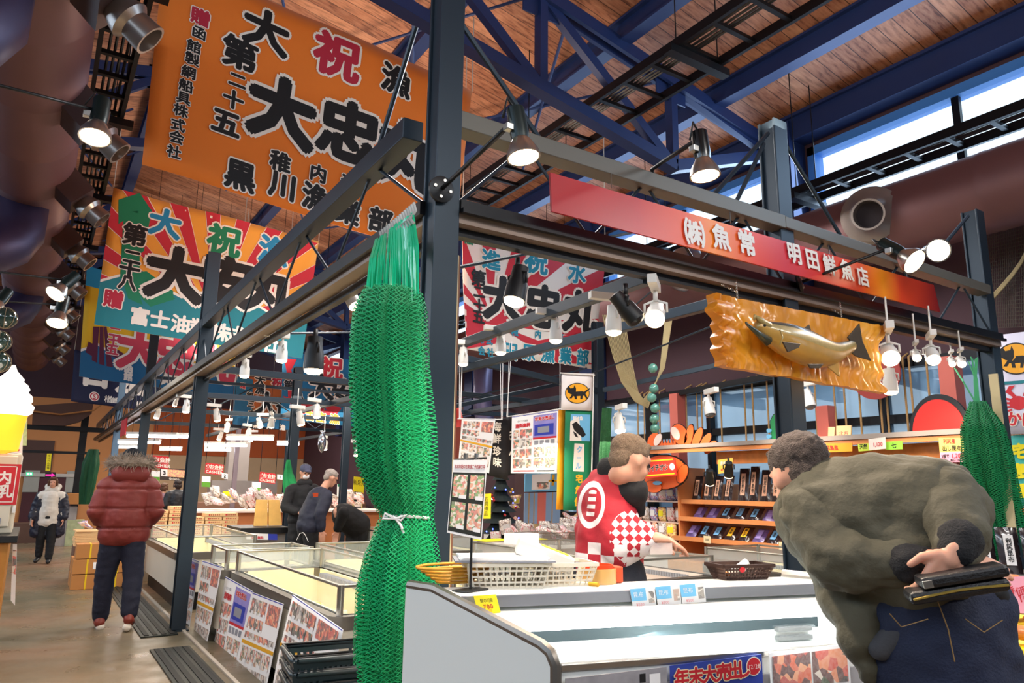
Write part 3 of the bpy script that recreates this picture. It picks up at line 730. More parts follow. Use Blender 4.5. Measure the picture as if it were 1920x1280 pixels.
WC = mat('white_banner_cloth', '#e9e3dc', .7, var=.04, vs=2)
p = bannerpx('banner', WC, ((866, 436), (1135, 492), (1113, 692), (872, 655)), 7.55, 'red and white rising-sun banner in front of the windows, seen under the front beam', ph=1.5, amp=.03)
c0_ = uvof(p, 925, 605)[:2]
for i in range(11):
    a0 = math.radians(-22+i*22); a1 = a0+math.radians(10.5); pts = [c0_]
    for a in (a0, a1):
        dx, dy = math.cos(a), math.sin(a)*1.35; t = min([((1 if dx > 0 else 0)-c0_[0])/dx, ((1 if dy > 0 else 0)-c0_[1])/dy if abs(dy) > 1e-6 else 9]); pts.append((c0_[0]+dx*t, c0_[1]+dy*t))
    p.poly(RD, pts, 1, 'sun_ray')
p.disc(RD, c0_[0], c0_[1], .1, 2, nm='sun'); p.poly(RD, pp(p, (874, 580), (915, 600), (950, 640), (872, 655)), 1, 'sun_ray'); p.poly(RD, pp(p, (1000, 640), (1118, 618), (1115, 655), (1010, 665)), 1, 'sun_ray')
put(p, [('贈', 878, 450, 20, GD, None), ('進', 921, 487, 42, TD), ('祝', 1003, 491, 52, TD), ('水', 1082, 512, 42, TD), ('第', 897, 521, 34, INK, None), ('二', 899, 547, 28, INK, None), ('十', 899, 572, 28, INK, None), ('五', 897, 594, 30, INK, None),
        ('大', 943, 560, 92, INK, INKW, .055), ('忠', 1017, 575, 88, INK, INKW, .05), ('丸', 1088, 585, 86, INK, INKW, .055), ('稚', 965, 622, 18, TD, None), ('内', 1008, 627, 16, TD, None), ('恵', 1048, 632, 16, TD, None),
        ('株', 899, 636, 17, TD, None), ('式', 917, 639, 17, TD, None), ('会', 901, 658, 19, TD, None), ('社', 919, 661, 19, TD, None), ('田', 957, 659, 36, TD), ('原', 991, 661, 34, TD), ('漁', 1025, 664, 34, TD), ('業', 1057, 667, 34, TD), ('部', 1092, 670, 34, TD)], bold=.04)
p.done(); tiecords(p)
def straps(p):
    for u in (0, 1):
        pass
# ================= red shop sign =================
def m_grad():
    m = bpy.data.materials.new('red_orange_print_reflection'); m.use_nodes = True; t = NT(m); x, y, z = t.sep(t.coord())
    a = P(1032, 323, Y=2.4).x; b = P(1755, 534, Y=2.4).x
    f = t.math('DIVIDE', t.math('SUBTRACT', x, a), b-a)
    t.link(t.ramp(f, [(0, srgb('#b3202a')), (.16, srgb('#c8222a')), (.26, srgb('#f0501a')), (.32, srgb('#ff8a10')), (.42, srgb('#f0401c')), (.5, srgb('#d83040')), (.56, srgb('#d82c30')), (.72, srgb('#e84820')), (.8, srgb('#f59018')), (.86, srgb('#d8401a')), (1, srgb('#7c1416'))]), t.b.inputs['Base Color'])  # printed gradient; the pinkish middle stop paints in a reflection
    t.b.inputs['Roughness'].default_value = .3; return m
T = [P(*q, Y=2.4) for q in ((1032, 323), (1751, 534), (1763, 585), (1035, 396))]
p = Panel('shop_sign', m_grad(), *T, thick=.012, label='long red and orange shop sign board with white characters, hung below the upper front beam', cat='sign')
for ch, x, y, h in (('㈱', 1300, 437, 55), ('魚', 1350, 445, 50), ('常', 1398, 456, 50), ('明', 1487, 476, 42), ('田', 1521, 488, 42), ('鮮', 1553, 497, 40), ('魚', 1585, 507, 39), ('店', 1615, 519, 38)):
    put(p, [(ch, x, y, h, mat('white_vinyl', '#f2ece6', .4, var=0), None, .035)], k=1.0)
p.done()
w_ = MB()
for px, py, qx, qy in ((1146, 352, 1146, 322), (1370, 418, 1368, 395), (1555, 476, 1553, 460), (1700, 520, 1700, 500)): w_.tube([P(px, py, Y=2.42), P(qx, qy, Y=2.55)], .003, 5)
w_.build('hanging_wire', CHROME, p.o)
# ================= carved salmon board =================
def m_lacq():
    m = bpy.data.materials.new('lacquered_carved_wood'); m.use_nodes = True; t = NT(m)
    n = t.noise(2.5, 4, None, (1, 1, .25)); t.link(t.ramp(n, [(.3, srgb('#c9761c')), (.55, srgb('#eb9a22')), (.8, srgb('#f5b83e'))]), t.b.inputs['Base Color'])
    t.b.inputs['Roughness'].default_value = .35; t.b.inputs['Coat Weight'].default_value = .3; return m
YF_ = 2.36
bt = thing('carved_board', 'gold lacquered wooden board with rippled carving, hung on chains from the front beam', 'board', P(1500, 600, Y=YF_))
mb = MB(); NU, NV_ = 110, 40; c = [P(*q, Y=YF_) for q in ((1330, 552), (1652, 612), (1655, 738), (1345, 686))]
front = []; back = []
for j in range(NV_+1):
    for i in range(NU+1):
        u, v = i/NU, j/NV_
        jag = .05*mnoise.noise(V((v*7, 3, 0)))*(1-u)**3 + (.09*mnoise.noise(V((v*6, 9, 0)))+.03*math.sin(v*26)-.05*math.sin(v*PI))*u**8
        q = c[3].lerp(c[2], u).lerp(c[0].lerp(c[1], u), v)+V((jag, 0, 0))
        q += V((0, 0, .012*mnoise.noise(V((u*9, 1, 1)))))*(1-v)
        rp = mnoise.noise(V((u*40+1.2*mnoise.noise(V((u*3, v*5, 0))), v*3.2, 0)))
        hgt = .016*rp+.03*max(0, 1-u*9)*abs(math.sin(v*17+rp))
        front.append(q-V((0, .02+hgt, 0))); back.append(q+V((0, .02, 0)))
st = NU+1; N = len(front)
mb.v = [tuple(x) for x in front+back]
for j in range(NV_):
    for i in range(NU):
        a = j*st+i; mb.f += [(a, a+1, a+st+1, a+st), (a+N, a+N+st, a+N+st+1, a+N+1)]
per = [i for i in range(st)]+[j*st+NU for j in range(1, NV_+1)]+[NV_*st+i for i in range(NU-1, -1, -1)]+[j*st for j in range(NV_-1, 0, -1)]
mb.f += [(a, b, b+N, a+N) for a, b in zip(per, per[1:]+per[:1])]; mb.m = [0]*len(mb.f)
mb.build('slab', m_lacq(), bt, smooth='a')
def chain(pts, parent, r=.009):
    m = MB()
    for a, b in pts:
        a, b = V(a), V(b); L = (b-a).length; n = max(2, int(L/.02)); d = (b-a).normalized(); u = d.orthogonal().normalized(); w2 = d.cross(u)
        for i in range(n):
            cc = a.lerp(b, (i+.5)/n); x = u if i % 2 else w2
            m.tube([cc+d*.011*math.cos(k*PI/4)+x*.006*math.sin(k*PI/4) for k in range(9)], .0018, 4, False)
    m.build('chain', CHROME, parent)
chain([(P(1383, 560, Y=YF_), P(1380, 528, Y=2.5)), (P(1383, 548, Y=2.4), P(1352, 533, Y=2.5)), (P(1578, 594, Y=YF_), P(1575, 566, Y=2.5)), (P(1578, 590, Y=2.4), P(1560, 580, Y=2.5))], bt)
# salmon
FT = mat('salmon_back', '#3a3f30', .35, .1, var=.4, vs=60, coat=.5); FS = mat('salmon_silver', '#a8925a', .35, .1, var=.3, vs=50, coat=.5); FB = mat('salmon_belly', '#c09448', .35, .1, var=.15, vs=20, coat=.4); FF = mat('salmon_fin', '#4a3d2c', .4, .1, var=.3, vs=50)
ft = thing('mounted_salmon', 'mounted salmon with open hooked jaws fixed on the carved gold board', 'fish', P(1500, 650, Y=2.3))
sp = [(1416, 606, 10, 15), (1430, 617, 17, 24), (1448, 626, 24, 36), (1465, 633, 30, 44), (1490, 643, 35, 50), (1518, 655, 36, 50), (1545, 662, 29, 42), (1568, 661, 20, 28), (1588, 652, 13, 18), (1604, 645, 12, 12)]
d0 = (P(1500, 650, Y=2.27)-CAM).dot(ray(CX, CY).normalized()); pm = F/d0
mb = MB(); rings = []
ctrs = [P(a, b, Y=2.27) for a, b, _, _ in sp]; NK = 20
for i, (a, b, hh, th) in enumerate(sp):
    t0 = ctrs[min(i+1, len(sp)-1)]-ctrs[max(i-1, 0)]; t0.normalize(); up = V((0, -1, 0)).cross(t0).normalized()
    if up.z < 0: up = -up
    for k in range(NK):
        an = 2*PI*k/NK; rings.append(ctrs[i]+up*math.sin(an)*hh/pm+V((0, 1, 0))*math.cos(an)*th*.6/pm)
mb.v = [tuple(q) for q in rings]
for i in range(len(sp)-1):
    for k in range(NK):
        a = i*NK+k; b = i*NK+(k+1) % NK; mb.f.append((a, b, b+NK, a+NK)); an = (k+.5)/NK*2*PI; s_ = math.sin(an); mb.m.append(0 if s_ > .55 else 1 if s_ > .1 else 2)
mb.f += [tuple(range(NK))[::-1], tuple(range((len(sp)-1)*NK, len(sp)*NK))]; mb.m += [1, 1]
o = mb.build('body', [FT, FS, FB], ft, smooth=True); sm = o.modifiers.new('s', 'SUBSURF'); sm.levels = 1; sm.render_levels = 1
def fin(nm, q, m=FF, Y=2.26, th=.008):
    MB().prism([P(*x, Y=Y) for x in q], (0, th, 0)).build(nm, m, ft, bevel=.002)
fin('tail_fin', ((1596, 640), (1590, 632), (1612, 606), (1618, 640), (1634, 676), (1606, 668), (1592, 656)))
fin('dorsal_fin', ((1500, 621), (1518, 608), (1522, 622), (1515, 632)))
fin('pectoral_fin', ((1468, 640), (1502, 644), (1498, 652), (1478, 660)), FF, 2.17)
fin('pelvic_fin', ((1516, 682), (1545, 682), (1538, 690), (1520, 690)), FF, 2.2); fin('anal_fin', ((1548, 684), (1573, 672), (1575, 706), (1562, 695)), FB)
m = MB(); m.tube([P(1440, 612, Y=2.25), P(1425, 600, Y=2.25), P(1415, 592, Y=2.25), P(1414, 600, Y=2.25)], [.025, .016, .008, .005], 8); m.build('upper_jaw', FS, ft, smooth=True)
m = MB(); m.tube([P(1440, 640, Y=2.25), P(1420, 624, Y=2.25), P(1400, 607, Y=2.25), P(1398, 603, Y=2.25)], [.026, .014, .007, .004], 8); m.build('lower_jaw', FT, ft, smooth=True)
e = P(1434, 610, Y=2.22); MB().ell(e, .007, 6).build('eye', INK, ft, smooth=True)
m = MB(); m.tube([P(1462, 618, Y=2.18), P(1468, 632, Y=2.17), P(1462, 646, Y=2.18)], .004, 6); m.build('gill_cover', FS, ft, smooth=True)

# ================= NETS =================
def m_net(name, col, fill=.3, su=60, sv=60, dark=None):
    m = bpy.data.materials.new(name); m.use_nodes = True; t = NT(m)
    uv = t.add('ShaderNodeUVMap').outputs[0]; nz = t.noise(7, 2); u, v, _ = t.sep(uv)
    u2 = t.math('ADD', t.math('MULTIPLY', u, su), t.math('MULTIPLY', nz, 1.8)); v2 = t.math('ADD', t.math('MULTIPLY', v, sv), t.math('MULTIPLY', nz, 1.2))
    a = t.math('FRACT', t.math('ADD', u2, v2)); b = t.math('FRACT', t.math('SUBTRACT', u2, v2))
    al = t.math('MAXIMUM', t.math('LESS_THAN', a, fill), t.math('LESS_THAN', b, fill))
    t.link(al, t.b.inputs['Alpha']); c = srgb(col); t.b.inputs['Base Color'].default_value = (*c, 1); t.b.inputs['Roughness'].default_value = .5
    t.b.inputs['Subsurface Weight'].default_value = 0; return m
def net_sheet(rings, n=48, fold=.15, nf=7, ph=0, grow=0, seg=10):
    """rings: (centre, radius); returns MB and uvs"""
    R = []
    for (c1, r1), (c2, r2) in zip(rings, rings[1:]):
        for k in range(seg): f = k/seg; R.append((V(c1).lerp(V(c2), f), (r1*(1-f)+r2*f)+grow))
    R.append((V(rings[-1][0]), rings[-1][1]+grow))
    vs = []; fs = []; uvs = []; h = 0
    for i, (c, r) in enumerate(R):
        if i: h += (c-R[i-1][0]).length
        for k in range(n+1):
            a = 2*PI*k/n; rr = r*(1+fold*math.sin(nf*a+ph+h*2.2)+fold*.5*math.sin(nf*2.3*a+1.7*ph-h*3)) if k < n else None
            if k == n: vs.append(vs[-n]); 
            else: vs.append(c+V((math.cos(a), math.sin(a), 0))*rr)
            uvs.append((a*.1, h))
    st = n+1
    for i in range(len(R)-1):
        for k in range(n): a = i*st+k; fs.append((a, a+1, a+st+1, a+st))
    return vs, fs, uvs
def net_obj(name, m, parent, *a, **k):
    vs, fs, uvs = net_sheet(*a, **k); me = bpy.data.meshes.new(name); me.from_pydata([tuple(x) for x in vs], [], fs)
    ul = me.uv_layers.new(name='UVMap')
    for p_ in me.polygons:
        for li in p_.loop_indices: ul.data[li].uv = uvs[me.loops[li].vertex_index]
        p_.use_smooth = True
    me.materials.append(m); o = bpy.data.objects.new(name, me); place_child(o, parent); return o
NG = m_net('green_net', '#0aa05c', .3, 95, 95); NG2 = m_net('green_net_fine', '#0fb870', .2, 60, 60); NCORE = mat('green_net_folds', '#079254', .6, var=.35, vs=60, bump=.3, bs=160)
D = 2.72
def ring(px, py, rp, d=D): return (PD(px, py, d), rp*d/F)
nt = thing('green_net', 'bright green fishing net tied to the tall middle post with white string', 'net', PD(745, 420, D))
rg = [ring(735, 545, 42), ring(731, 580, 54), ring(730, 640, 59), ring(732, 720, 61), ring(738, 800, 62), ring(742, 870, 60), ring(752, 930, 48), ring(762, 968, 36), ring(760, 990, 42), ring(757, 1050, 54), ring(753, 1120, 60), ring(750, 1200, 62), ring(748, 1300, 60)]
net_obj('net_folds', NCORE, nt, rg, fold=.14, nf=11, grow=-.008)
for i, (g, mm) in enumerate(((-.004, NG), (.004, NG), (.016, NG2))): net_obj('net_layer', mm, nt, rg, fold=.12, nf=11+i*3, ph=i*1.3, grow=g)
rg2 = [ring(722, 590, 52), ring(712, 660, 50), ring(716, 760, 50), ring(725, 860, 44), ring(745, 930, 30), ring(758, 965, 22)]
net_obj('net_layer', NG2, nt, rg2, fold=.15, nf=5, ph=2)
rg3 = [ring(757, 975, 38), ring(748, 1040, 60), ring(745, 1100, 72), ring(740, 1180, 72), ring(740, 1240, 70)]
net_obj('net_layer', NG2, nt, rg3, fold=.15, nf=7, ph=4)
TEALG = mat('teal_green_cord', '#1fd49a', .3, var=.1, vs=10, coat=.4)
m = MB(); random.seed(3)
for i in range(46):
    u = i/45; x0 = 692+u*83; y0 = 452-u*52+random.uniform(-4, 4)
    x1 = 690+u*95+random.uniform(-5, 5)
    if .28 < u < .36: continue
    d_ = 3.2-.55*u; m.tube([PD(x0*.35+.65*(712+u*62), y0, d_), PD((x0+x1)/2+4, (y0+500)/2+10, d_*.5+D*.5), PD(x1, 560+random.uniform(-12, 12), D+random.uniform(-.06, .06))], .0055, 5)
m.build('cord_strips', TEALG, nt)
m = MB()
for i in range(16):
    u = i/15; a = PD(712+u*63, 446-u*52, 3.2-.55*u); m.tube([a+V((0, 0, .03)), a+V((.01, 0, 0)), a+V((-.006, .01, -.03)), a+V((.004, 0, -.05))], .006, 5)
m.build('knots', mat('silver_cord', '#b8b8b4', .5, .3, var=.2), nt)
m = MB(); c_ = PD(762, 968, D); r_ = .084
m.tube([c_+V((r_*math.cos(a/12*2*PI), r_*math.sin(a/12*2*PI), .004*math.sin(a))) for a in range(13)], .006, 6)
q = PD(742, 972, D-.1); m.tube([q, PD(722, 962, D-.1), PD(718, 972, D-.1), q], .005, 6); m.tube([q, PD(762, 965, D-.1), PD(752, 975, D-.1), q], .005, 6); m.tube([q, PD(752, 985, D-.1), PD(757, 1000, D-.1)], .005, 6)
m.build('white_string', PAPER, nt)
# right net
D3 = (P(1850, 900, Y=2.7)-CAM).dot(ray(CX, CY).normalized())
nt = thing('green_net', 'slim green fishing net hanging beside the right post next to the kelp shelf', 'net', PD(1830, 700, D3))
NGD = m_net('deep_green_net', '#0b8a50', .34, 55, 55)
rg = [ring(1833, 752, 7, D3), ring(1840, 800, 26, D3), ring(1850, 860, 33, D3), ring(1862, 920, 34, D3), ring(1878, 980, 30, D3), ring(1893, 1040, 28, D3), ring(1905, 1120, 26, D3), ring(1910, 1200, 22, D3)]
net_obj('net_folds', mat('deep_green_folds', '#0a7a46', .6, var=.25, vs=25, bump=.3, bs=160), nt, rg, fold=.2, nf=7, grow=-.032)
for i in range(2): net_obj('net_layer', NGD, nt, rg, fold=.2, nf=5+i*3, ph=i*2, grow=.004+.012*i)
m = MB()
for i in range(12): m.tube([PD(1816+random.uniform(0, 18), 668+random.uniform(0, 10), D3), PD(1826+i*.6, 712, D3), PD(1828+i*.7, 752, D3), PD(1820+i*3, 790, D3)], .004, 5)
m.tube([PD(1790, 690, D3+.3), PD(1806, 715, D3), PD(1828, 752, D3)], .006, 5)
m.build('cord_strips', mat('mint_cord', '#5fc98e', .4, var=.1), nt)
def smallnet(nm, label, pts, col, d):
    t = thing('green_net', label, 'net', PD(*pts[0][:2], d)); net_obj('net_folds', mat(nm, col, .7, var=.3, vs=20, bump=.8, bs=60), t, [ring(a, b, r, d) for a, b, r in pts], fold=.15, nf=5, seg=4); return t
smallnet('dark_green_folds', 'dark green net hanging from the black post in the far left aisle', [(176, 842, 7), (170, 870, 13), (164, 905, 13), (158, 945, 9)], '#0a4a2a', 15.5)
smallnet('lime_green_folds', 'little bright green net hanging beside the first cashier desk', [(541, 862, 3), (541, 885, 7), (544, 905, 12), (546, 928, 12)], '#1fa35a', 11.5)
t = smallnet('dark_green_folds2', 'dark green net strip hanging between the courier flag and the crab cutout', [(1138, 765, 8), (1136, 800, 9), (1134, 840, 9), (1132, 900, 8)], '#1d5a30', 7.6)
# ================= FREEZERS =================
LINER = mat('freezer_liner', '#e8dfb8', .5, var=.05, vs=3); GLC = glass('freezer_glass', '#eef6f2', .13)
BODYW = mat('freezer_side_panel', '#cfc9ba', .4, .1, var=.08, vs=2)
def freezer(x0, x1, y0, y1, label, zr=.64, zg=.81, legs=0, liner=None, lit=True):
    t = thing('island_freezer', label, 'freezer', ((x0+x1)/2, (y0+y1)/2, 0), 'low island freezers')
    def ring_(mb, ox, z0, z1, r, th):
        # rounded rectangle wall
        def path(o):
            pts = []
            for cx, cy, a0 in ((x1-o-r, y1-o-r, 0), (x0+o+r, y1-o-r, 90), (x0+o+r, y0+o+r, 180), (x1-o-r, y0+o+r, 270)):
                for k in range(6): a = math.radians(a0+k*18); pts.append((cx+r*math.cos(a), cy+r*math.sin(a)))
            return pts
        A = path(ox); B = path(ox+th); n = len(A)
        vs = [(x, y, z0) for x, y in A]+[(x, y, z1) for x, y in A]+[(x, y, z0) for x, y in B]+[(x, y, z1) for x, y in B]; fs = []
        for i in range(n):
            j = (i+1) % n; fs += [(i, j, j+n, i+n), (i+2*n, i+3*n, j+3*n, j+2*n), (i+n, j+n, j+3*n, i+3*n), (i, i+2*n, j+2*n, j)]
        mb.add(vs, fs); return mb
    zb = .12+legs
    ring_(MB(), 0, zb, zr-.07, .1, .05).build('body', BODYW, t, smooth='a')
    ring_(MB(), -.012, zr-.08, zr, .1, .09).build('bumper', DCHROME, t, smooth='a')
    MB().bx(x0+.07, x1-.07, y0+.07, y1-.07, 0, zb).build('plinth', STEELB, t)
    MB().bx(x0+.04, x1-.04, y0+.04, y1-.04, zb, .34).bx(x0+.05, x0+.09, y0+.05, y1-.05, .34, zr).bx(x1-.09, x1-.05, y0+.05, y1-.05, .34, zr).bx(x0+.05, x1-.05, y0+.05, y0+.09, .34, zr).bx(x0+.05, x1-.05, y1-.09, y1-.05, .34, zr).build('tank', liner or LINER, t)
    e = .05
    for a, b in (((x0+e, y0+e), (x1-e, y0+e)), ((x0+e, y1-e), (x1-e, y1-e)), ((x0+e, y0+e), (x0+e, y1-e)), ((x1-e, y0+e), (x1-e, y1-e))):
        MB().beam((*a, (zr+zg)/2), (*b, (zr+zg)/2), .006, zg-zr-.01).build('glass_panel', GLC, t)
        MB().beam((*a, zg), (*b, zg), .022, .018).build('top_rail', CHROME, t, bevel=.003)
    for x in (x0+e, x1-e):
        for y in (y0+e, y1-e): MB().tube([(x, y, zr), (x, y, zg+.01)], .022, 12).build('corner_post', CHROME, t, smooth='a')
    g = MB(); k = 0; y = y0+.3
    while y < y1-.3: g.bx(x1-.16, x1-.1, y, y+.012, zr-.06, zr-.02); y += .035
    g.build('air_grille', GREYP, t)
    return t
fz = freezer(1.62, 2.5, 4.45, 7.22, 'near island freezer hung with seafood flyers, in front of the green net')
freezer(1.56, 2.45, 7.3, 8.05, 'end island freezer beside the aisle post, between the flyer freezer and the far one')
freezer(1.48, 2.4, 9.3, 12.0, 'far white-sided island freezer behind the red-coated man', legs=.08)
freezer(2.58, 3.4, 4.6, 7.9, 'inner island freezer back to back with the flyer freezer')
freezer(4.2, 5.5, 4.9, 7.4, 'island freezer with yellow price sheets behind the staff member', liner=mat('pink_white_liner', '#e8d6c8', .5, var=.05))
freezer(6.15, 7.1, 3.2, 5.75, 'island freezer with black bumper in front of the kelp shelf')
freezer(4.0, 4.9, 8.2, 10.6, 'far island freezer near the bending shopper in black')
# added warm fill above the freezers to brighten their insides
for (x, y, ln) in ((2.05, 5.8, 2.2), (3.0, 6.2, 2.6), (4.85, 6.2, 2.0), (1.95, 10.6, 2.2)):
    light('freezer_fill_light', 'AREA', (x, y, 1.9), 17, (1, .93, .72), .5, (x, y, 0), ln)
random.seed(11)
# cartons and packs in the freezers
def carton(mb_name, c, sz, m, label, cat, grp, rz=0, card=None):
    o = MB().box(c, sz, rz).build(mb_name, m, bevel=.004); tag(o, label, cat, grp); return o
yc = mat('yellow_frozen_pack', '#e9c63a', .4, var=.2, vs=20); wc = mat('milky_pack', '#ece6da', .35, var=.12, vs=20)
for i in range(26):
    x = random.uniform(1.75, 2.3); y = 4.7+i*.095; m_ = random.choice([yc, wc, wc, mat('pink_pack', '#e0a893', .4, var=.3, vs=20)])
    carton('frozen_pack', (x, y, .355+random.uniform(0, .05)), (.22, .08, .035), m_, 'frozen pack lying on the floor of the near flyer-hung freezer', 'frozen pack', 'frozen packs in the near freezer', random.uniform(-.4, .4))
for i in range(18):
    carton('frozen_pack', (random.uniform(2.75, 3.2), 4.8+i*.16, .37), (.24, .13, .05), random.choice([yc, wc]), 'frozen pack in the inner back-to-back freezer', 'frozen pack', 'frozen packs in the inner freezer', random.uniform(-.4, .4))
for i in range(14):
    carton('frozen_pack', (random.uniform(4.5, 5.2), 5.2+i*.15, .40), (.26, .13, .08), random.choice([wc, mat('pink_pack', '#e0a893', .4, var=.3, vs=20)]), 'frozen pack in the freezer with yellow price sheets', 'frozen pack', 'frozen packs behind the staff member', random.uniform(-.4, .4))

# ================= FLYERS =================
def photos(p, u0, v0, u1, v1, nx, ny, m=None, gap=.12, layer=3, tag_=True):
    for j in range(ny):
        for i in range(nx):
            du, dv = (u1-u0)/nx, (v1-v0)/ny; a = u0+i*du+du*gap/2; b = v0+j*dv+dv*gap/2
            p.rect(m or FOOD[(i*3+j*2) % 4], a, b, a+du*(1-gap), b+dv*(1-gap), layer, 'food_photo')
            if tag_: p.rect(PAPER, a+du*.45, b, a+du*(1-gap), b+dv*.16, layer+1, 'price_tag')
def flyer(name, T, label, kind, grp='seafood sale flyers', curl=0, cat='poster'):
    wv = (lambda u, v: curl*(math.sin(v*4)*.5+(1-v)*(u-.5)**2*3)) if curl else None
    p = Panel(name, PAPER, *T, thick=.002, wave=wv, nu=8 if curl else 1, nv=10 if curl else 1, label=label, cat=cat, group=grp)
    LB = mat('lilac_print', '#8f86c8', .6, var=.25, vs=8)
    if kind == 'A':   # truck half: year-end sale header
        p.rect(LB, .45, .58, .97, .96, 1); p.text(RED, '年末大売出し', .7, .9, .07, bold=.05, out=PAPER, ob=.05, layer=5); p.rect(BLUEP, .48, .62, .9, .8, 2, 'truck_photo'); p.rect(GREYP, .55, .66, .8, .76, 3, 'truck_photo'); p.rect(RED, .45, .56, .97, .59, 3)
        p.text(RED, '送料無料', .23, .82, .075, bold=.05, layer=5); p.text(INK, '全セット商品', .22, .9, .035, layer=5)
        photos(p, .03, .08, .43, .76, 3, 4); photos(p, .46, .08, .97, .44, 2, 2, FOOD[2]); p.rect(RED, .05, .03, .5, .05, 2); p.rect(INK, .55, .03, .95, .05, 2)
        for k in range(4): p.rect(GREYP, .48+.12*k, .47, .57+.12*k, .54, 2)
    elif kind == 'B':  # dense photo half with a golden band
        photos(p, .04, .78, .55, .96, 4, 1); p.rect(FOOD[1], .6, .74, .95, .95, 3, 'crab_photo'); photos(p, .04, .62, .55, .76, 4, 1, FOOD[0]); photos(p, .04, .52, .96, .6, 6, 1); p.rect(GOLD, 0, .46, 1, .5, 4, 'gold_band')
        photos(p, .04, .26, .96, .45, 4, 1, FOOD[2]); photos(p, .04, .05, .96, .24, 5, 1, FOOD[3])
    elif kind == 'C':  # one wide sheet: A and B side by side
        p.rect(LB, .3, .62, .48, .95, 1); p.text(RED, '年末大売出し', .39, .9, .05, bold=.05, out=PAPER, ob=.05, layer=5); p.rect(BLUEP, .31, .64, .46, .8, 2); p.text(RED, '送料無料', .14, .85, .05, bold=.04, layer=5)
        photos(p, .02, .08, .28, .76, 3, 4); photos(p, .3, .1, .49, .48, 2, 2, FOOD[2]); photos(p, .53, .72, .8, .94, 4, 1); p.rect(FOOD[1], .83, .7, .97, .93, 3); photos(p, .53, .52, .97, .68, 6, 1); p.rect(GOLD, .51, .45, 1, .49, 4, 'gold_band'); photos(p, .53, .06, .97, .43, 5, 2, FOOD[3])
    p.poly(BLUEP, [(0, .985), (1, .985), (1, .995), (0, .995)], 1); p.done(); return p
XF = 1.585
def onx(q, X=XF): return [P(a, b, X=X) for a, b in q]
flyer('flyer', onx(((343, 1040), (374, 1052), (355, 1178), (330, 1165)), 1.5), 'flyer hanging furthest along the aisle freezers, partly over the aisle post', 'A')
flyer('flyer', onx(((379, 1050), (416, 1062), (386, 1216), (361, 1200)), 1.52), 'flyer with a crab photo and gold band, second from the aisle post', 'B')
flyer('flyer', onx(((423, 1080), (474, 1108), (438, 1274), (392, 1256))), 'flyer with the year-end sale heading, nearest left half, on the near freezer', 'A')
flyer('flyer', onx(((474, 1110), (532, 1132), (495, 1310), (436, 1280))), 'flyer covered with crab and shellfish photos under a gold band, on the near freezer', 'B')
flyer('flyer', onx(((548, 1114), (642, 1180), (615, 1340), (512, 1290)), 1.56), 'curled flyer sheet nearest the black shopping baskets', 'B', curl=.01)

# ================= NEAR OPEN DISPLAY CASE =================
BL = P(760, 1100, Z=1.10); BR = P(1474, 1078, Z=1.10); FLp = P(1033, 1249, Z=.96); FR = FLp+(BR-BL)*1.0
FR = V((FR.x, FR.y, .96))
print('case', BL, BR, FLp, FR)
def cp(a, b, z):
    q = BL.lerp(BR, a).lerp(FLp.lerp(FR, a), b); return V((q.x, q.y, z))
case = thing('display_case', 'open white refrigerated display case in the foreground, brightly lit inside', 'display case', cp(.5, .5, 0))
CW = mat('case_white_panel', '#dfe4e2', .4, var=.02, vs=2); CI = mat('case_inner_white', '#f2f4f0', .35, var=.02)
du = (BR-BL).normalized()
def topz(b): return 1.10 if b < .2 else 1.10-(b-.2)/.8*.14
for a, nm in ((0, 'end_panel'), (1, 'end_panel')):
    poly = [cp(a, 0, 1.10), cp(a, .2, 1.10)]+[cp(a, b, 1.10-(b-.2)/.72*.10) for b in (.5, .92)]+[cp(a, .97, .985), cp(a, 1, .955), cp(a, 1, .15), cp(a, 0, .15)]
    MB().prism(poly, du*.028*(1 if a == 0 else -1)).build(nm, CW, case, bevel=.003)
    mb = MB(); mb.tube([q+du*.014*(1 if a == 0 else -1)+V((0, 0, .006)) for q in poly[:7]], .016, 8); mb.build('edge_trim', DCHROME if a == 0 else CHROME, case, smooth='a')
def slab(b0, b1, z0, z1, nm, m, z0b=None, z1b=None, a0=.02, a1=.98):
    z0b = z0 if z0b is None else z0b; z1b = z1 if z1b is None else z1b
    A = [cp(a0, b0, z0), cp(a1, b0, z0), cp(a1, b1, z0b), cp(a0, b1, z0b)]; B = [cp(a0, b0, z1), cp(a1, b0, z1), cp(a1, b1, z1b), cp(a0, b1, z1b)]
    mb = MB(); mb.add(A+B, [(3, 2, 1, 0), (4, 5, 6, 7), (0, 1, 5, 4), (1, 2, 6, 5), (2, 3, 7, 6), (3, 0, 4, 7)]); return mb.build(nm, m, case, bevel=.002)
slab(0, .36, 1.07, 1.095, 'counter_top', CI); slab(.36, .375, 1.058, 1.095, 'grey_fascia', mat('grey_fascia_strip', '#8f9199', .35, .4, var=.05))
slab(.24, .44, 1.005, 1.057, 'light_canopy', CI, .995, 1.04)
slab(.31, .41, .986, .994, 'light_tube', mat('case_light_tube', '#ffffff', .4, emit=4, var=0))
slab(.0, .03, .2, 1.07, 'back_wall', CI); slab(.20, .22, .93, 1.0, 'dark_air_slot', mat('air_slot', '#2c3c42', .5, var=.1)); slab(.16, .22, .2, .93, 'inner_back_wall', CI)
slab(.19, .97, .86, .89, 'floor_tray', mat('case_floor', '#d9dedb', .4, var=.05), .84, .87)
slab(.955, .975, .15, .945, 'front_wall', CI); slab(.95, 1.0, .945, .962, 'front_lip', CHROME); slab(.985, 1.0, .15, .90, 'front_panel', mat('case_front_grey', '#a9a6a8', .5, var=.15, vs=4)); slab(.05, .95, 0, .15, 'plinth', STEELB)
q0, q1 = cp(.5, .42, .98), cp(.5, .62, .6)
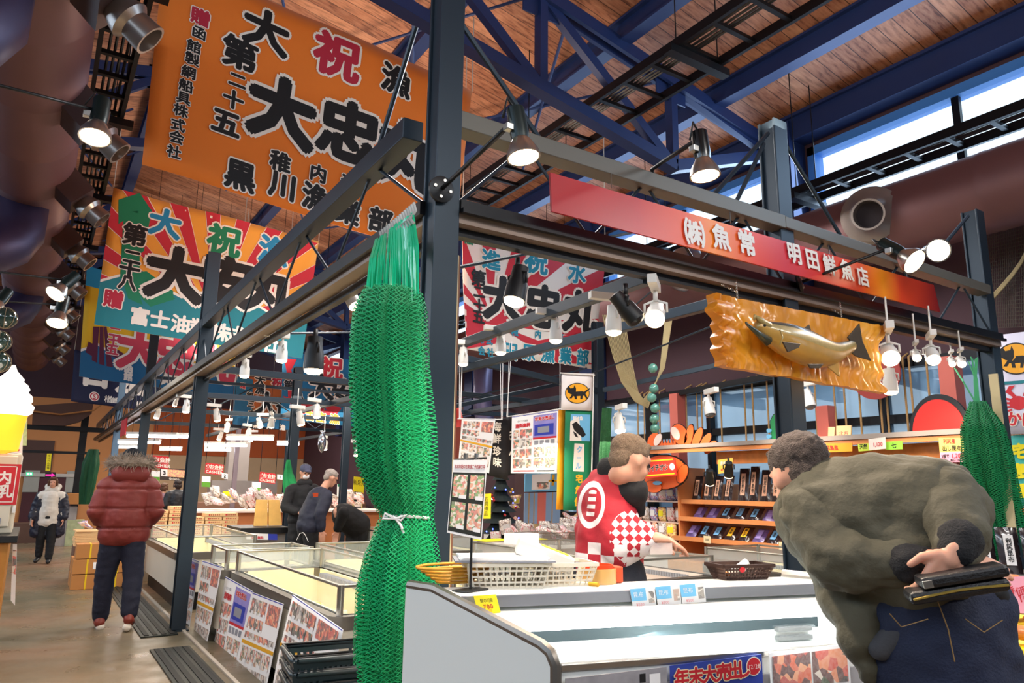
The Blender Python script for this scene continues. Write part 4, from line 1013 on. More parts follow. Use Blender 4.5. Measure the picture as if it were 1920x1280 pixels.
L = light('case_lamp', 'AREA', q0, 7, (.96, 1, .98), 1.2, q1, .06); L.rotation_euler = (q1-q0).to_track_quat('-Z', 'X').to_euler()
d_ = (FR-FLp).normalized()
# posters on the front of the case
fn = V((d_.y, -d_.x, 0)).normalized()
fn = fn if fn.dot(CAM-FLp) > 0 else -fn
def frontq(px0, py0, px1, py1):
    o_ = FLp+fn*.012
    def hit(px, py): r = ray(px, py); t = (o_-CAM).dot(fn)/r.dot(fn); return CAM+r*t
    return hit
hit = frontq(0, 0, 0, 0)
def downq(a, b, z): a, b = hit(*a), hit(*b); return [a, b, V((b.x, b.y, z)), V((a.x, a.y, z))]
p = Panel('case_poster', mat('blue_poster', '#2a3f9c', .6, var=.2, vs=6), *downq((1256, 1248), (1428, 1226), .62), thick=.002, label='blue poster with red year-end sale lettering on the front of the case', cat='poster')
put(p, [(c, x, y, 34, RED, mat('cream_outline', '#f2e2b8', .6, var=0)) for c, x, y in zip('年末大売出し', (1275, 1302, 1327, 1352, 1375, 1392), (1268, 1265, 1262, 1258, 1254, 1252))], k=.95, bold=.04)
u, v, s_ = uvof(p, 1412, 1248); p.disc(INKW, u, v, .085, 4, n=18); p.disc(RED, u, v, .075, 5, n=18); p.text(INKW, '12/28', u, v, .05, layer=8); p.done()
p = Panel('case_poster', PAPER, *downq((1442, 1224), (1590, 1206), .62), thick=.002, label='roe, shrimp and crab photo poster on the case front by the big man', cat='poster')
p.rect(FOOD[1], .03, .72, .5, .97, 2); p.rect(FOOD[0], .52, .7, .97, .97, 2); p.rect(SKYP, .03, .4, .97, .66, 1)
for k_ in range(3): p.text(INK, '詰合せ', .2+.3*k_, .6, .06, layer=4); p.rect(FOOD[2], .06+.3*k_, .1, .28+.3*k_, .36, 2)
p.done()
p = Panel('case_poster', mat('grey_mottled_print', '#9a979c', .6, var=.35, vs=25), *downq((1060, 1272), (1250, 1250), .62), thick=.002, label='grey mottled poster at the left of the case front', cat='poster'); p.rect(INK, .72, .9, .78, .97, 2); p.rect(PAPER, .82, .88, .93, .96, 2); p.done()
# things on the counter
ZT = 1.096
BASKW = mat('white_basket_plastic', '#e6dcc8', .45, var=.03)
def crate(name, label, c, lx, ly, h, rz, m, cat='basket', flare=.02, holes=True, grp=None, nh=12):
    t = thing(name, label, cat, c, grp); R = Matrix.Rotation(rz, 3, 'Z'); c = V(c); f = flare
    def q(x, y, z): k = z/h; return c+R @ V((x*(lx/2-f+f*k), y*(ly/2-f+f*k), z))
    MB().box(c+V((0, 0, .004)), (lx-2*f, ly-2*f, .006), rz).build('base', m, t)
    sides = MB(); rows = 4
    for (a, b) in (((-1, -1), (1, -1)), ((1, -1), (1, 1)), ((1, 1), (-1, 1)), ((-1, 1), (-1, -1))):
        n = nh
        for i in range(n+1):
            k = i/n; x = a[0]+(b[0]-a[0])*k; y = a[1]+(b[1]-a[1])*k; sides.beam(q(x, y, .002), q(x, y, h), .005, .003)
        for j in range(rows+1):
            z = h*j/rows; sides.beam(q(*a, z), q(*b, z), .004, .006)
    sides.build('lattice_side', m, t)
    rim = MB()
    for (a, b) in (((-1, -1), (1, -1)), ((1, -1), (1, 1)), ((1, 1), (-1, 1)), ((-1, 1), (-1, -1))): rim.beam(q(*a, h), q(*b, h), .012, .012)
    rim.build('rim', m, t); return t
ang = math.atan2(du.y, du.x)
c1 = P(946, 1104, Z=ZT)+V((.05, .08, 0)); crate('plastic_basket', 'white plastic basket with a clipboard of papers lying on it', c1, .27, .19, .075, ang-.12, BASKW)
m = MB().box(c1+V((-.01, 0, .086)), (.33, .21, .005), ang-.2); o = m.build('clipboard', GREYP); tag(o, 'grey clipboard resting on the left white basket', 'clipboard')
m = MB(); [m.box(c1+V((-.015+.003*k, .003*k, .0905+.002*k)), (.29, .19, .0015), ang-.2+.03*k) for k in range(4)]; o = m.build('paper_stack', PAPER); tag(o, 'loose white papers on the grey clipboard', 'paper')
c2 = P(1058, 1098, Z=ZT)+V((.0, .07, 0)); crate('plastic_basket', 'white plastic basket holding a tilted white and yellow carton', c2, .27, .17, .07, ang-.05, BASKW)
M = Matrix.Rotation(ang-.3, 3, 'Z') @ Matrix.Rotation(.35, 3, 'Y')
cc = c2+V((-.02, .02, .095)); t = thing('carton', 'white carton with yellow label tilted inside the right white basket', 'carton', cc)
MB().box(cc, (.2, .13, .055), M=M).build('box', WHITEP, t, bevel=.006); MB().box(cc+M @ V((.03, 0, .0285)), (.1, .09, .002), M=M).build('yellow_label', YEL, t)
c3 = P(862, 1098, Z=ZT)+V((.02, .07, 0)); WK = mat('wicker', '#d89c30', .5, var=.3, vs=60)
t = thing('wicker_basket', 'shallow yellow wicker basket beside the poster stand', 'basket', c3); mb = MB()
for j in range(5): k = .045+.012*j; mb.tube([c3+V((k*1.5*math.cos(a*PI/10), k*math.sin(a*PI/10), .008+.012*j)) for a in range(21)], .0055, 6)
mb.build('weave', WK, t, smooth=True)
c4 = P(1128, 1096, Z=ZT)+V((.03, .05, 0)); t = thing('tape_roll', 'clear packing tape roll with an orange core lying beside the white baskets', 'tape roll', c4)
MB().lathe([(.05, 0), (.062, 0), (.062, .05), (.05, .05), (.05, 0)], c4, 28, caps=False).build('tape', mat('clear_tan_tape', '#dcae6a', .2, var=.1, coat=.6), t, smooth='a')
MB().lathe([(.046, 0), (.05, 0), (.05, .062), (.046, .062), (.046, 0)], c4, 28, caps=False).build('core', mat('orange_core', '#e2491c', .4, var=0), t, smooth='a')
MB().box(c4+V((.06, -.02, .028)), (.035, .05, .055), ang).build('cutter', mat('orange_cutter', '#d8502a', .4, var=.1), t, bevel=.004)
m = MB(); m.tube([P(1105, 1094, Z=ZT+.008), P(1122, 1096, Z=ZT+.008)], .007, 8); o = m.build('marker_pen', GOLD); tag(o, 'yellow and black marker pen lying on the counter', 'pen')
# poster stand
sb = P(882, 1107, Z=ZT); t = thing('poster_stand', 'table poster stand with sashimi photos standing on the case counter', 'sign stand', sb)
MB().box(sb+V((0, 0, .003)), (.11, .06, .005), .3).build('base', BLACK, t, bevel=.002)
def vertq(q, ref):
    nn = V((ray(880, 900).x, ray(880, 900).y, 0)).normalized(); out = []
    for a, b in q: r = ray(a, b); out.append(CAM+r*((ref-CAM).dot(nn)/r.dot(nn)))
    return out
tp = vertq([(882, 862)], sb)[0]; m = MB(); m.tube([sb, V((sb.x, sb.y, tp.z))], .0045, 8); m.build('pole', BLACK, t)
p = Panel('poster_board', PAPER, *vertq([(850, 862), (914, 862), (903, 1012), (838, 998)], sb-V((ray(880, 900).x, ray(880, 900).y, 0)).normalized()*.012), thick=.005, parent=t)
p.text(DRED, '年末年始のお刺身ご予約承り中', .5, .91, .06, wf=.52, gap=.95, bold=.02, layer=4); p.rect(mat('dark_tray_print', '#22261f', .6, var=.1), .02, .03, .97, .83, 1)
for i in range(2):
    for j in range(2): p.rect(m_food('sashimi_platter_print', ['#d9c8b4', '#d8705c', '#6c9a3c', '#eae2d2', '#e79a70', '#4c6a2c'], 120) if (i, j) == (0, 0) else bpy.data.materials['sashimi_platter_print'], .06+.48*i, .09+.4*j, .46+.48*i, .43+.37*j, 2, 'food_photo'); p.rect(PAPER, .25+.48*i, .08+.4*j, .46+.48*i, .13+.4*j, 4, 'price_tag')
p.done(step=.0005)
m = MB(); a, b = vertq([(852, 862), (913, 858)], sb); m.tube([a, b], .004, 6); m.build('clip_bar', BLACK, t)
for px in (873, 893): a = vertq([(px, 864)], sb)[0]; MB().box(a, (.012, .008, .05), .4).build('clip', CHROME, t)
# price cards
p = Panel('price_card', YEL, *[P(x, y, Y=1.98) for x, y in ((888, 1117), (930, 1114), (939, 1148), (898, 1153))], thick=.002, label='small yellow handwritten price card clipped to the counter edge', cat='price card')
p.text(INK, '鮭の切身', .5, .72, .24, wf=.8, layer=3); p.text(RED, '700', .5, .4, .36, bold=.02, layer=3); p.text(ORNG, '円', .55, .14, .2, layer=3); p.done(step=.0005)
nm = ['left', 'middle', 'right']
for k_, (x, y) in enumerate(((1181, 1104), (1228, 1100), (1274, 1096))):
    o_ = cp(0, .385, 1.06)
    def hq(px, py): r = ray(px, py); return CAM+r*((o_-CAM).dot(fn)/r.dot(fn))
    p = Panel('price_card', PAPER, hq(x, y), hq(x+46, y-4), hq(x+50, y+32), hq(x+6, y+36), thick=.0015, label='white and sky-blue price card with a photo on the case edge, %s of the three' % nm[k_], cat='price card', group='blue price cards on the case')
    p.rect(SKYP, 0, .35, .62, 1, 1); p.text(PAPER, '昆布', .3, .68, .3, layer=4); p.text(PINKP, '¥500', .32, .16, .22, layer=4); p.rect(FOOD[3], .7, .2, .95, .8, 2); p.done(step=.0004)
# wire basket with tubes
wb = P(1404, 1086, Z=ZT)+V((0, .04, 0)); WIRE = mat('brown_wire', '#4a3630', .4, .5, var=0)
crate('wire_basket', 'oval dark wire basket with white tubes on the right end of the counter', wb, .22, .12, .05, ang, WIRE, 'basket', .02, nh=16)
for k_, (dx, dy, r_) in enumerate(((-.03, 0, .2), (.02, .02, -.3), (.0, -.02, .6))):
    t = thing('sauce_tube', ['white sauce tube with orange cap lying left in the wire basket', 'white sauce tube standing out of the wire basket', 'white sauce tube with red cap lying in front in the wire basket'][k_], 'tube', wb+V((dx, dy, .03)), 'tubes in the wire basket')
    a = wb+V((dx, dy, .025+.01*k_)); dv = V((math.cos(r_), math.sin(r_), .1 if k_ != 1 else .5)).normalized(); m = MB(); m.tube([a-dv*.05, a+dv*.04], [.012, .018], 10); m.build('tube', WHITEP, t, smooth='a'); m = MB(); m.tube([a-dv*.066, a-dv*.05], .01, 8); m.build('cap', RED if k_ else ORNG, t)
# packs inside the case
TR = glass('clear_tray_lid', '#dfe8ea', .14, .1); DKF = mat('dark_fish_flakes', '#4c4a48', .4, var=.6, vs=90)
k_ = 0
for i, (px, py, n) in enumerate(((1435, 1190, 4), (1492, 1194, 2))):
    for j in range(n):
        c = P(px, py+6, Z=.89)+V((0, .04, .03*j)); t = thing('food_tray', 'clear lidded tray of dark seaweed in the %s stack, number %s from the bottom' % (['left tall', 'right low'][i], ['one', 'two', 'three', 'four'][j]), 'food tray', c, 'stacked trays in the case')
        MB().box(c+V((0, 0, .011)), (.15, .11, .016), ang).build('filling', DKF, t, bevel=.004); MB().box(c+V((0, 0, .013)), (.165, .125, .024), ang).build('lid', TR, t, bevel=.005)
for i, (px, py) in enumerate(((1240, 1212), (1270, 1208), (1300, 1205), (1332, 1202), (1370, 1198))):
    c = P(px, py, Z=.885); o = MB().box(c+V((0, .03, .01)), (.1, .1, .014), ang+.1*i).build('fish_pack', [yc, wc][i % 2], bevel=.003); tag(o, 'flat pale packet lying at the front of the lit case', 'packet', 'flat packets in the case')
p_ = P(1105, 1228, Z=.88); m = MB(); random.seed(5)
for i in range(9): m.ell(p_+V((random.uniform(-.04, .04), random.uniform(0, .05), .012)), (.02, .008, .01), 5)
o = m.build('yellow_garnish', mat('yellow_leaf_garnish', '#e2c22a', .5, var=.3, vs=50)); tag(o, 'small heap of yellow leafy garnish in the front left of the case', 'garnish', kind='stuff')

# ================= BLACK SHOPPING BASKETS =================
BB = mat('dark_teal_plastic', '#25343a', .35, var=.05)
def shop_basket(c, rz, label, grp):
    t = thing('shopping_basket', label, 'basket', c, grp); R = Matrix.Rotation(rz, 3, 'Z'); c = V(c); lx, ly, h = .44, .33, .22; f = .05
    def q(x, y, z): k = z/h; return c+R @ V((x*(lx/2-f+f*k), y*(ly/2-f+f*k), z))
    mb = MB(); mb.add([q(-1, -1, 0), q(1, -1, 0), q(1, 1, 0), q(-1, 1, 0)], [(0, 1, 2, 3)])
    for (a, b) in (((-1, -1), (1, -1)), ((1, -1), (1, 1)), ((1, 1), (-1, 1)), ((-1, 1), (-1, -1))):
        n = 16
        def w_(k, z): return q(a[0]+(b[0]-a[0])*k, a[1]+(b[1]-a[1])*k, z)
        for z0, z1 in ((0, .025), (.06, .085), (.12, .145), (.19, .22)):
            mb.add([w_(0, z0), w_(1, z0), w_(1, z1), w_(0, z1)], [(0, 1, 2, 3)])
        for z0, z1 in ((.025, .06), (.085, .12), (.145, .19)):
            for i in range(n):
                if z0 > .14 and 5 <= i <= 10: continue
                mb.add([w_(i/n, z0), w_((i+.55)/n, z0), w_((i+.55)/n, z1), w_(i/n, z1)], [(0, 1, 2, 3)])
    o = mb.build('tub', BB, t, solid=.004)
    rm = MB(); pts = [q(x, y, h) for x, y in ((-.9, -1), (.9, -1), (1, -.85), (1, .85), (.9, 1), (-.9, 1), (-1, .85), (-1, -.85), (-.9, -1))]; rm.tube(pts, .011, 8, False); rm.build('rim', BB, t, smooth=True)
    for s in (-1, 1):
        hd = MB(); hd.tube([q(-.96, s*.1, h+.006), q(-.97, s*.93, h+.01), q(.97, s*.93, h+.01), q(.96, s*.1, h+.006)], .006, 6); hd.build('handle', BLACK, t, smooth=True)
    return t
rimc = PD(632, 1218, 3.3); bz = rimc.z-.22
d1 = (P(675, 1192, Z=rimc.z)-P(528, 1203, Z=rimc.z)); brz = math.atan2(d1.y, d1.x)
print('basket', rimc, brz, d1.length, (P(585, 1243, Z=rimc.z)-P(528, 1203, Z=rimc.z)).length)
nb_ = int(bz/.055)
b0 = None
names = ['top', 'second', 'third', 'fourth', 'fifth', 'sixth', 'seventh', 'eighth', 'ninth', 'tenth']
for i in range(nb_+1):
    lb = 'dark plastic shopping basket, %s in the nested stack in front of the near freezer' % names[i]
    if b0 is None: b0 = shop_basket((rimc.x, rimc.y, bz), brz, lb, 'nested shopping baskets')
    else: dup(b0, (0, 0, -.055*i), lb)
c = P(712, 1290, Z=.5); t = thing('cardboard_box', 'open-topped cardboard box with white and yellow sheets, at the bottom edge under the baskets', 'box', (c.x, c.y, 0))
MB().box((c.x, c.y, .27), (.3, .24, .54), brz).build('box', CARDL, t); MB().box((c.x-.03, c.y, .543), (.2, .18, .003), brz+.1).build('white_sheet', PAPER, t); MB().box((c.x+.06, c.y, .546), (.1, .1, .003), brz+.4).build('yellow_sheet', YEL, t)
# ================= LAMPS =================
LENS = mat('lit_lamp_face', '#ffe9cf', .4, emit=14, var=0, ecol='#ffdcae'); LENSW = mat('lit_white_lamp_face', '#ffffff', .4, emit=9, var=0, ecol='#fff2e4')
def track_spot(label, loc, tilt=0, rz=0, m=WHITEP, s=1.0, long=False, adapter=True, lens=None, stem=0):
    loc = V(loc); t = thing('track_spotlight', label, 'spotlight', loc, 'spotlights on the stall beams')
    R = Matrix.Rotation(rz, 3, 'Z'); T = R @ Matrix.Rotation(tilt, 3, 'Y'); q = lambda v: loc+R @ (V(v)*s)
    if adapter: MB().box(q((0, 0, -.02)), (.16*s, .035*s, .035*s), rz).build('adapter_box', m, t, bevel=.003)
    st = MB(); st.tube([q((.04, 0, -.03)), q((.04, 0, -.08))], .009*s, 8); c = q((.04, 0, -.125))
    for sy in (-1, 1): st.tube([q((.04, 0, -.075)), q((.04, sy*.042, -.09)), c+T @ V((0, sy*.042*s, 0))], .005*s, 6)
    st.build('yoke', m, t, smooth=True)
    ax = T @ V((0, 0, -1)); MB().lathe([(.001, -.07*s), (.028*s, -.065*s), (.03*s, -.02*s), (.036*s, .0), (.038*s, .06*s), (.034*s, .06*s), (.033*s, .03*s)], c, 20, ax, caps=False).build('head', m, t, smooth='a')
    MB().lathe([(.001, .078*s), (.02*s, .076*s), (.033*s, .068*s), (.037*s, .046*s)], c, 20, ax, caps=False).build('lens', lens or LENS, t, smooth=True)
    if stem: MB().tube([loc, V((loc.x, loc.y, stem))], .006, 5).build('stem', m, t)
    return t, c, ax
def spotlamp(c, ax, power=40, ang=1.7, col=WARM): light('spot_lamp', 'SPOT', V(c)+V(ax)*.08, power, col, .04, V(c)+V(ax)*2, angle=ang)
def onray(px, py, d): return PD(px, py, d)
spec = [(520, 640, 'white track spotlight on the aisle beam, second left of the green net', ('X', 1.42), .0, 0, 1),
        (452, 677, 'white track spotlight on the aisle beam, third left of the green net', ('X', 1.42), .0, 0, 1),
        (345, 757, 'white track spotlight on the aisle beam, just left of the aisle post', ('X', 1.46), .0, .3, 1),
        (672, 530, 'white track spotlight tilted left, half behind the green net cords', ('X', 1.5), .6, 2.2, 1),
        (292, 775, 'glaring white track spotlight on the aisle beam above the fur hood', ('X', 1.46), .2, .3, 1)]
for px, py, lb, pl, tilt, rzz, on_ in spec:
    loc = P(px, py-18, X=pl[1]); t, c, ax = track_spot(lb, loc, tilt, rzz, s=1.15)
    spotlamp(c, ax, 30)
# spots on the inner beam in front of the banner
names_ = ['nearest', 'second nearest', 'third nearest', 'farthest']
for i, (px, py, d) in enumerate(((1143, 560, 3.9), (1038, 590, 4.8), (937, 622, 5.7), (868, 648, 6.3))):
    t, c, ax = track_spot('white track spotlight below the white and red banner, %s of four' % names_[i], onray(px-8, py-12, d), 0, ang, s=1.15); spotlamp(c, ax, 30)
t, c, ax = track_spot('large glowing white spotlight under the front beam, right of the black one', onray(1226, 522, 3.6), .95, .7, s=1.3); spotlamp(c, ax, 40)
t, c, ax = track_spot('black spotlight hanging from the front beam, pointing down left of the white one', onray(1192, 518, 3.5), .7, 2.6, BLACK, 1.25, adapter=False, lens=BLACK)
t, c, ax = track_spot('black spotlight with a warm lamp in front of the white and red banner', onray(955, 462, 3.3), .25, .2, BLACK, 1.35, adapter=False); spotlamp(c, ax, 30)
t, c, ax = track_spot('black round downlight spotlight behind the aisle beam left of the net', onray(574, 600, 5.2), 0, 0, BLACK, 1.9, adapter=False); spotlamp(c, ax, 30)
# right group near the salmon board
for i, (px, py, s_, tl, lb) in enumerate(((1664, 618, 1.5, 1.0, 'largest glaring white spotlight, right of the carved board'), (1745, 633, 1.2, .8, 'white spotlight on a wire bracket, left of the right post'), (1716, 650, .8, .9, 'small warm spotlight between two white ones right of the board'),
                                          (1666, 680, 1.4, 0, 'white cylinder spotlight hanging below the glaring one by the board corner'), (1800, 664, .8, .9, 'small pair-mounted spotlight above the right green net'), (1783, 668, .7, .8, 'small black and white spotlight beside the right green net top'))):
    t, c, ax = track_spot(lb, onray(px, py-12, 4.3+.2*i), tl, .62, s=s_*.9, stem=2.56); spotlamp(c, ax, 35)
OFF = mat('unlit_lens', '#70747a', .2, .5, var=0)
for px, py, lb in ((1164, 765, 'white spotlight on the low window rail, left of the crab cutout'), (1333, 735, 'unlit white spotlight on the window rail above the orange crab'), (1520, 720, 'unlit white spotlight right of the middle post in front of the windows')):
    track_spot(lb, onray(px, py-8, 8.0), .3, 1.2, s=1.6, lens=OFF if 'unlit' in lb else LENS)
# far small spots
random.seed(4)
k_ = 0
for px, py, d in ((402, 762, 10.5), (590, 752, 9.5), (510, 778, 12), (493, 780, 12.5), (464, 800, 13), (608, 822, 13), (558, 765, 9.2), (336, 745, 15), (700, 700, 7.5), (668, 830, 11), (430, 790, 14), (475, 812, 16), (410, 808, 15)):
    k_ += 1; o, c, ax = track_spot('far white track spotlight over the cashier area', onray(px, py-6, d), random.uniform(-.4, .4), random.uniform(0, 3), s=1.3, stem=2.62 if onray(px, py-6, d).z < 2.6 else 3.1); o['group'] = 'far spotlights over the cashiers'
light('cashier_lamp', 'AREA', (4, 13.5, 2.9), 90, (1, .88, .72), 3, (4, 13.5, 0), 3)
light('cashier_lamp', 'AREA', (3.5, 19, 2.9), 90, (1, .86, .68), 3, (3.5, 19, 0), 3)
light('aisle_lamp', 'AREA', (-.2, 12, 2.9), 30, (1, .86, .68), 1, (0, 12, 0), 3)
# par floodlights on long arms
def par(label, head, rootp, aim, s=1.0, body=None, arm=True, power=60, flange=True):
    head = V(head); rootp = V(rootp); t = thing('floodlight', label, 'floodlight', rootp, 'floodlights on black arms')
    body = body or mat('dark_green_black_socket', '#10201f', .35, .3, var=.1); ax = V(aim).normalized()
    if flange:
        d = (head-rootp).normalized(); MB().lathe([(.035, -.01), (.055, 0), (.055, .014), (.03, .022)], rootp, 24, d).build('flange', BLACK, t, smooth='a')
        mb = MB()
        for k in range(4): a = k*PI/2+.6; u = d.orthogonal().normalized(); w2 = d.cross(u); mb.lathe([(.007, .012), (.007, .026)], rootp+(u*math.cos(a)+w2*math.sin(a))*.035, 8, d)
        mb.build('bolts', CHROME, t)
    if arm: MB().tube([rootp, head-ax*.07*s+V((-.02, 0, 0))], .009, 8).build('arm', BLACK, t, smooth=True)
    MB().lathe([(.02*s, -.135*s), (.034*s, -.13*s), (.036*s, -.03*s), (.032*s, 0)], head, 20, ax).build('socket', body, t, smooth='a')
    MB().lathe([(.03*s, -.005*s), (.042*s, .015*s), (.06*s, .05*s), (.064*s, .075*s), (.058*s, .075*s)], head, 24, ax, caps=False).build('reflector', CHROME, t, smooth='a')
    MB().lathe([(.001, .07*s), (.03*s, .07*s), (.058*s, .066*s)], head, 24, ax, caps=False).build('lit_face', LENS, t, smooth=True)
    MB().tube([head-ax*.13*s, head-ax*.17*s+V((-.03*s, 0, .0)), head-ax*.1*s+V((-.06*s, 0, -.02))], .005, 6).build('cable', BLACK, t, smooth=True)
    MB().box(head-ax*.05*s+V((-.035*s, 0, -.01*s)), (.05*s, .03*s, .025*s)).build('clamp', CHROME, t, bevel=.002)
    light('flood_lamp', 'SPOT', head+ax*.1*s, power, WARM, .05, head+ax*3, angle=1.9); return t
fA = P(826, 356, Y=AY-.07)
par('near floodlight with glowing face on a black arm from the tall middle post', PD(976, 262, 2.45), fA, V((.1, -.15, -1)), .9, power=70)
hk = PD(1318, 300, 2.9); t = par('black floodlight on a hooked arm clamped to the upper front beam', hk, P(1222, 330, Y=AY), V((.02, -.1, -1)), .95, mat('gloss_black', '#0c0c0e', .2, var=0), arm=False, power=60, flange=False)
m = MB(); m.tube([P(1262, 338, Y=AY), P(1226, 330, Y=AY), P(1222, 318, Y=AY-.03), P(1240, 305, Y=2.5), hk-V((-0, 0, -.1))], .011, 8); m.build('hooked_arm', BLACK, t, smooth=True)
par('glowing floodlight on a black arm from the middle post, in front of the red sign', PD(1692, 478, 4.0), P(1497, 531, Y=AY-.07), V((-.05, -.75, -.65)), 1.15, power=70)
par('brightest floodlight beside the right end of the red sign', PD(1752, 470, 4.4), P(1700, 455, Y=AY), V((-.7, -.62, -.28)), 1.1, arm=False, power=60, flange=False)
par('upper left floodlight on a long black arm in front of the big duct', PD(183, 232, 4.2), PD(-40, 150, 3.6), V((-.05, -.25, -1)), 1.35, power=70)
par('left floodlight turned toward the camera, middle of the three by the duct', PD(118, 538, 6.0), PD(-40, 505, 5.6), V((-.5, -.4, -.8)), 1.3, power=50)
par('left floodlight, lowest of the three by the duct', PD(112, 588, 7.0), PD(-40, 562, 6.5), V((-.1, -.4, -1)), 1.5, power=50)
par('floodlight at the left picture edge above the hanging glass floats', PD(-2, 568, 6.0), PD(-70, 560, 5.8), V((-.3, -.5, -.8)), 1.2, power=20)
# fluorescent battens far over the cashiers
TUBE = mat('fluorescent_tube_light', '#ffffff', .4, emit=7, var=0, ecol='#f4f2ff')
tn = ['first', 'second', 'third', 'fourth', 'fifth', 'sixth', 'seventh', 'eighth', 'ninth', 'tenth']
for i, (x0, y0, x1, y1, d) in enumerate(((238, 817, 332, 822, 13), (222, 829, 300, 832, 15), (216, 838, 264, 842, 17), (425, 821, 512, 829, 13), (384, 834, 462, 840, 15), (384, 843, 432, 848, 17), (330, 818, 372, 821, 14), (300, 842, 340, 845, 17), (520, 832, 560, 836, 15))):
    a = PD(x0, y0, d); b = PD(x1, y1, d); b.z = a.z; kk = i; t = thing('fluorescent_batten', 'bright white fluorescent batten over the cashiers, %s in the rows' % tn[i], 'ceiling light', (a+b)/2, 'fluorescent battens')
    MB().beam(a+V((0, 0, .05)), b+V((0, 0, .05)), .09, .04).build('housing', WHITEP, t); [MB().tube([c+V((0, 0, .06)), V((c.x, c.y, rz(c.x)))], .005, 4).build('cord', STEELB, t) for c in (a.lerp(b, .1), a.lerp(b, .9))]; MB().tube([a, b], .028, 8).build('tube', TUBE, t, smooth=True)

# ================= KELP SHELF AND EAVE =================
PINE = mat('orange_pine', '#d98a50', .5, var=.15, vs=8)
XS = 7.75
sh = thing('shop_shelf', 'orange pine shelf unit of kelp packs against the window wall', 'shelf', (XS, 5, 0))
yL, yR = 7.35, 2.6
zs = [P(1380, y, X=XS-.15).z for y in (940, 974, 1012)]
for z, dp in zip(zs, (0, .06, .16)):
    MB().bx(XS-.2-dp, XS+.25, yR, yL, z-.02, z).build('shelf_board', PINE, sh); MB().bx(XS-.215-dp, XS-.2-dp, yR, yL, z-.045, z+.012).build('front_edge', PINE, sh)
MB().bx(XS-.25, XS+.28, yL, yL+.03, 0, 1.72).build('side_panel', PINE, sh); MB().bx(XS-.25, XS+.28, yR-.03, yR, 0, 1.72).build('side_panel', PINE, sh)
MB().bx(XS+.25, XS+.28, yR, yL, .4, 1.5).build('back_board', mat('pale_back_board', '#e2cfc0', .7, var=.05), sh)
MB().bx(XS-.5, XS+.25, yR, yL, 0, .5).build('cabinet_base', WOODL, sh)
ev = thing('eave_board', 'long wooden eave with slate-grey top running above the kelp shelf', 'shop eave', (7.5, 5, 2))
MB().beam(V((7.5, 9.0, 1.99)), V((7.5, 1.0, 1.99)), .5, .05).build('grey_top', mat('slate_grey_board', '#9a9088', .6, var=.1), ev)
MB().beam(V((7.3, 9.0, 1.935)), V((7.3, 1.0, 1.935)), .06, .05).build('front_batten', PINE, ev)
MB().beam(V((7.45, 6.6, 1.83)), V((7.45, 1.0, 1.83)), .03, .16).build('plank_fascia', mat('orange_planks', '#c47838', .5, var=.3, vs=14), ev)
for y in (8.9, 1.2): MB().bx(7.27, 7.33, y-.04, y+.04, 0, 1.93).build('support_post', mat('brown_post', '#4a3226', .6, var=.1), ev)
for i, (px, py) in enumerate(((1366, 864), (1330, 878))):
    t, c, ax = track_spot('warm lamp under the wooden eave, %s' % ['above the price board', 'behind the crab sign'][i], PD(px, py-14, 8.2), -.6, .8, BLACK, 1.4, adapter=False); spotlamp(c, ax, 25)
for y in (6.8, 5.2, 3.6): light('shelf_lamp', 'SPOT', (6.6, y, 2.4), 38, WARM, .1, (7.9, y, 1.0), angle=1.6)
# kelp packs
FILM = mat('dark_kelp_film', '#2c2226', .22, .1, var=.5, vs=40, coat=.6); FILM2 = mat('violet_kelp_film', '#5a4c86', .3, .1, var=.4, vs=50, coat=.5)
LBL = mat('pink_beige_label', '#dcae96', .6, var=.05); LBLB = mat('sky_label', '#6aa8d8', .6, var=.1); LBLY = mat('amber_label', '#efb51c', .6, var=.05)
def pack(name, label, loc, w, h, d, film, lab, txt, grp, lean=.25, rz=0, lw=.45, lh=.65):
    """flat bag standing on its edge, leaning back; face toward -x"""
    loc = V(loc); t = thing(name, label, 'food pack', loc, grp); R = Matrix.Rotation(rz, 3, 'Z') @ Matrix.Rotation(lean, 3, 'Y')
    q = lambda x, y, z: loc+R @ V((x, y, z)); N = 6; M_ = 8; mb = MB(); vs = []
    for s in (-1, 1):
        for j in range(M_+1):
            for i in range(N+1):
                u = i/N*2-1; v = j/M_; bulge = (1-u**4)*(1-(2*v-1)**4); vs.append(q(s*d/2*bulge+.004*mnoise.noise(V((u*2, v*4, s))), u*w/2*(1-.04*bulge), v*h))
    K_ = (N+1)*(M_+1); fs = []
    for j in range(M_):
        for i in range(N):
            a = j*(N+1)+i; fs += [(a, a+N+1, a+N+2, a+1), (a+K_, a+K_+1, a+K_+N+2, a+K_+N+1)]
    mb.add(vs, fs); mb.build('bag', film, t, smooth=True)
    p = Panel('label', lab, q(-d/2-.004, w*lw/2, h*(.5+lh/2)), q(-d/2-.004, -w*lw/2, h*(.5+lh/2)), q(-d/2-.004, -w*lw/2, h*(.5-lh/2)), q(-d/2-.004, w*lw/2, h*(.5-lh/2)), thick=.001, parent=t)
    if txt: p.text(INK, txt, .5, .5, .9/max(len(txt), 3)*.9, wf=1.0 if len(txt) < 4 else .9, vert=True, bold=.03, layer=2)
    p.done(step=.0006, names=None); return t
g = 'tall kelp packs on the top shelf'
pr = pack('kelp_pack', '', (XS-.08, 7.2, zs[0]), .15, .34, .035, FILM, LBL, '利尻昆布', g)
pr['label'] = 'leftmost tall dark kelp pack with pinkish label on the top shelf'
ys = [7.02, 6.84, 6.66]+[6.42-.17*i for i in range(22)]
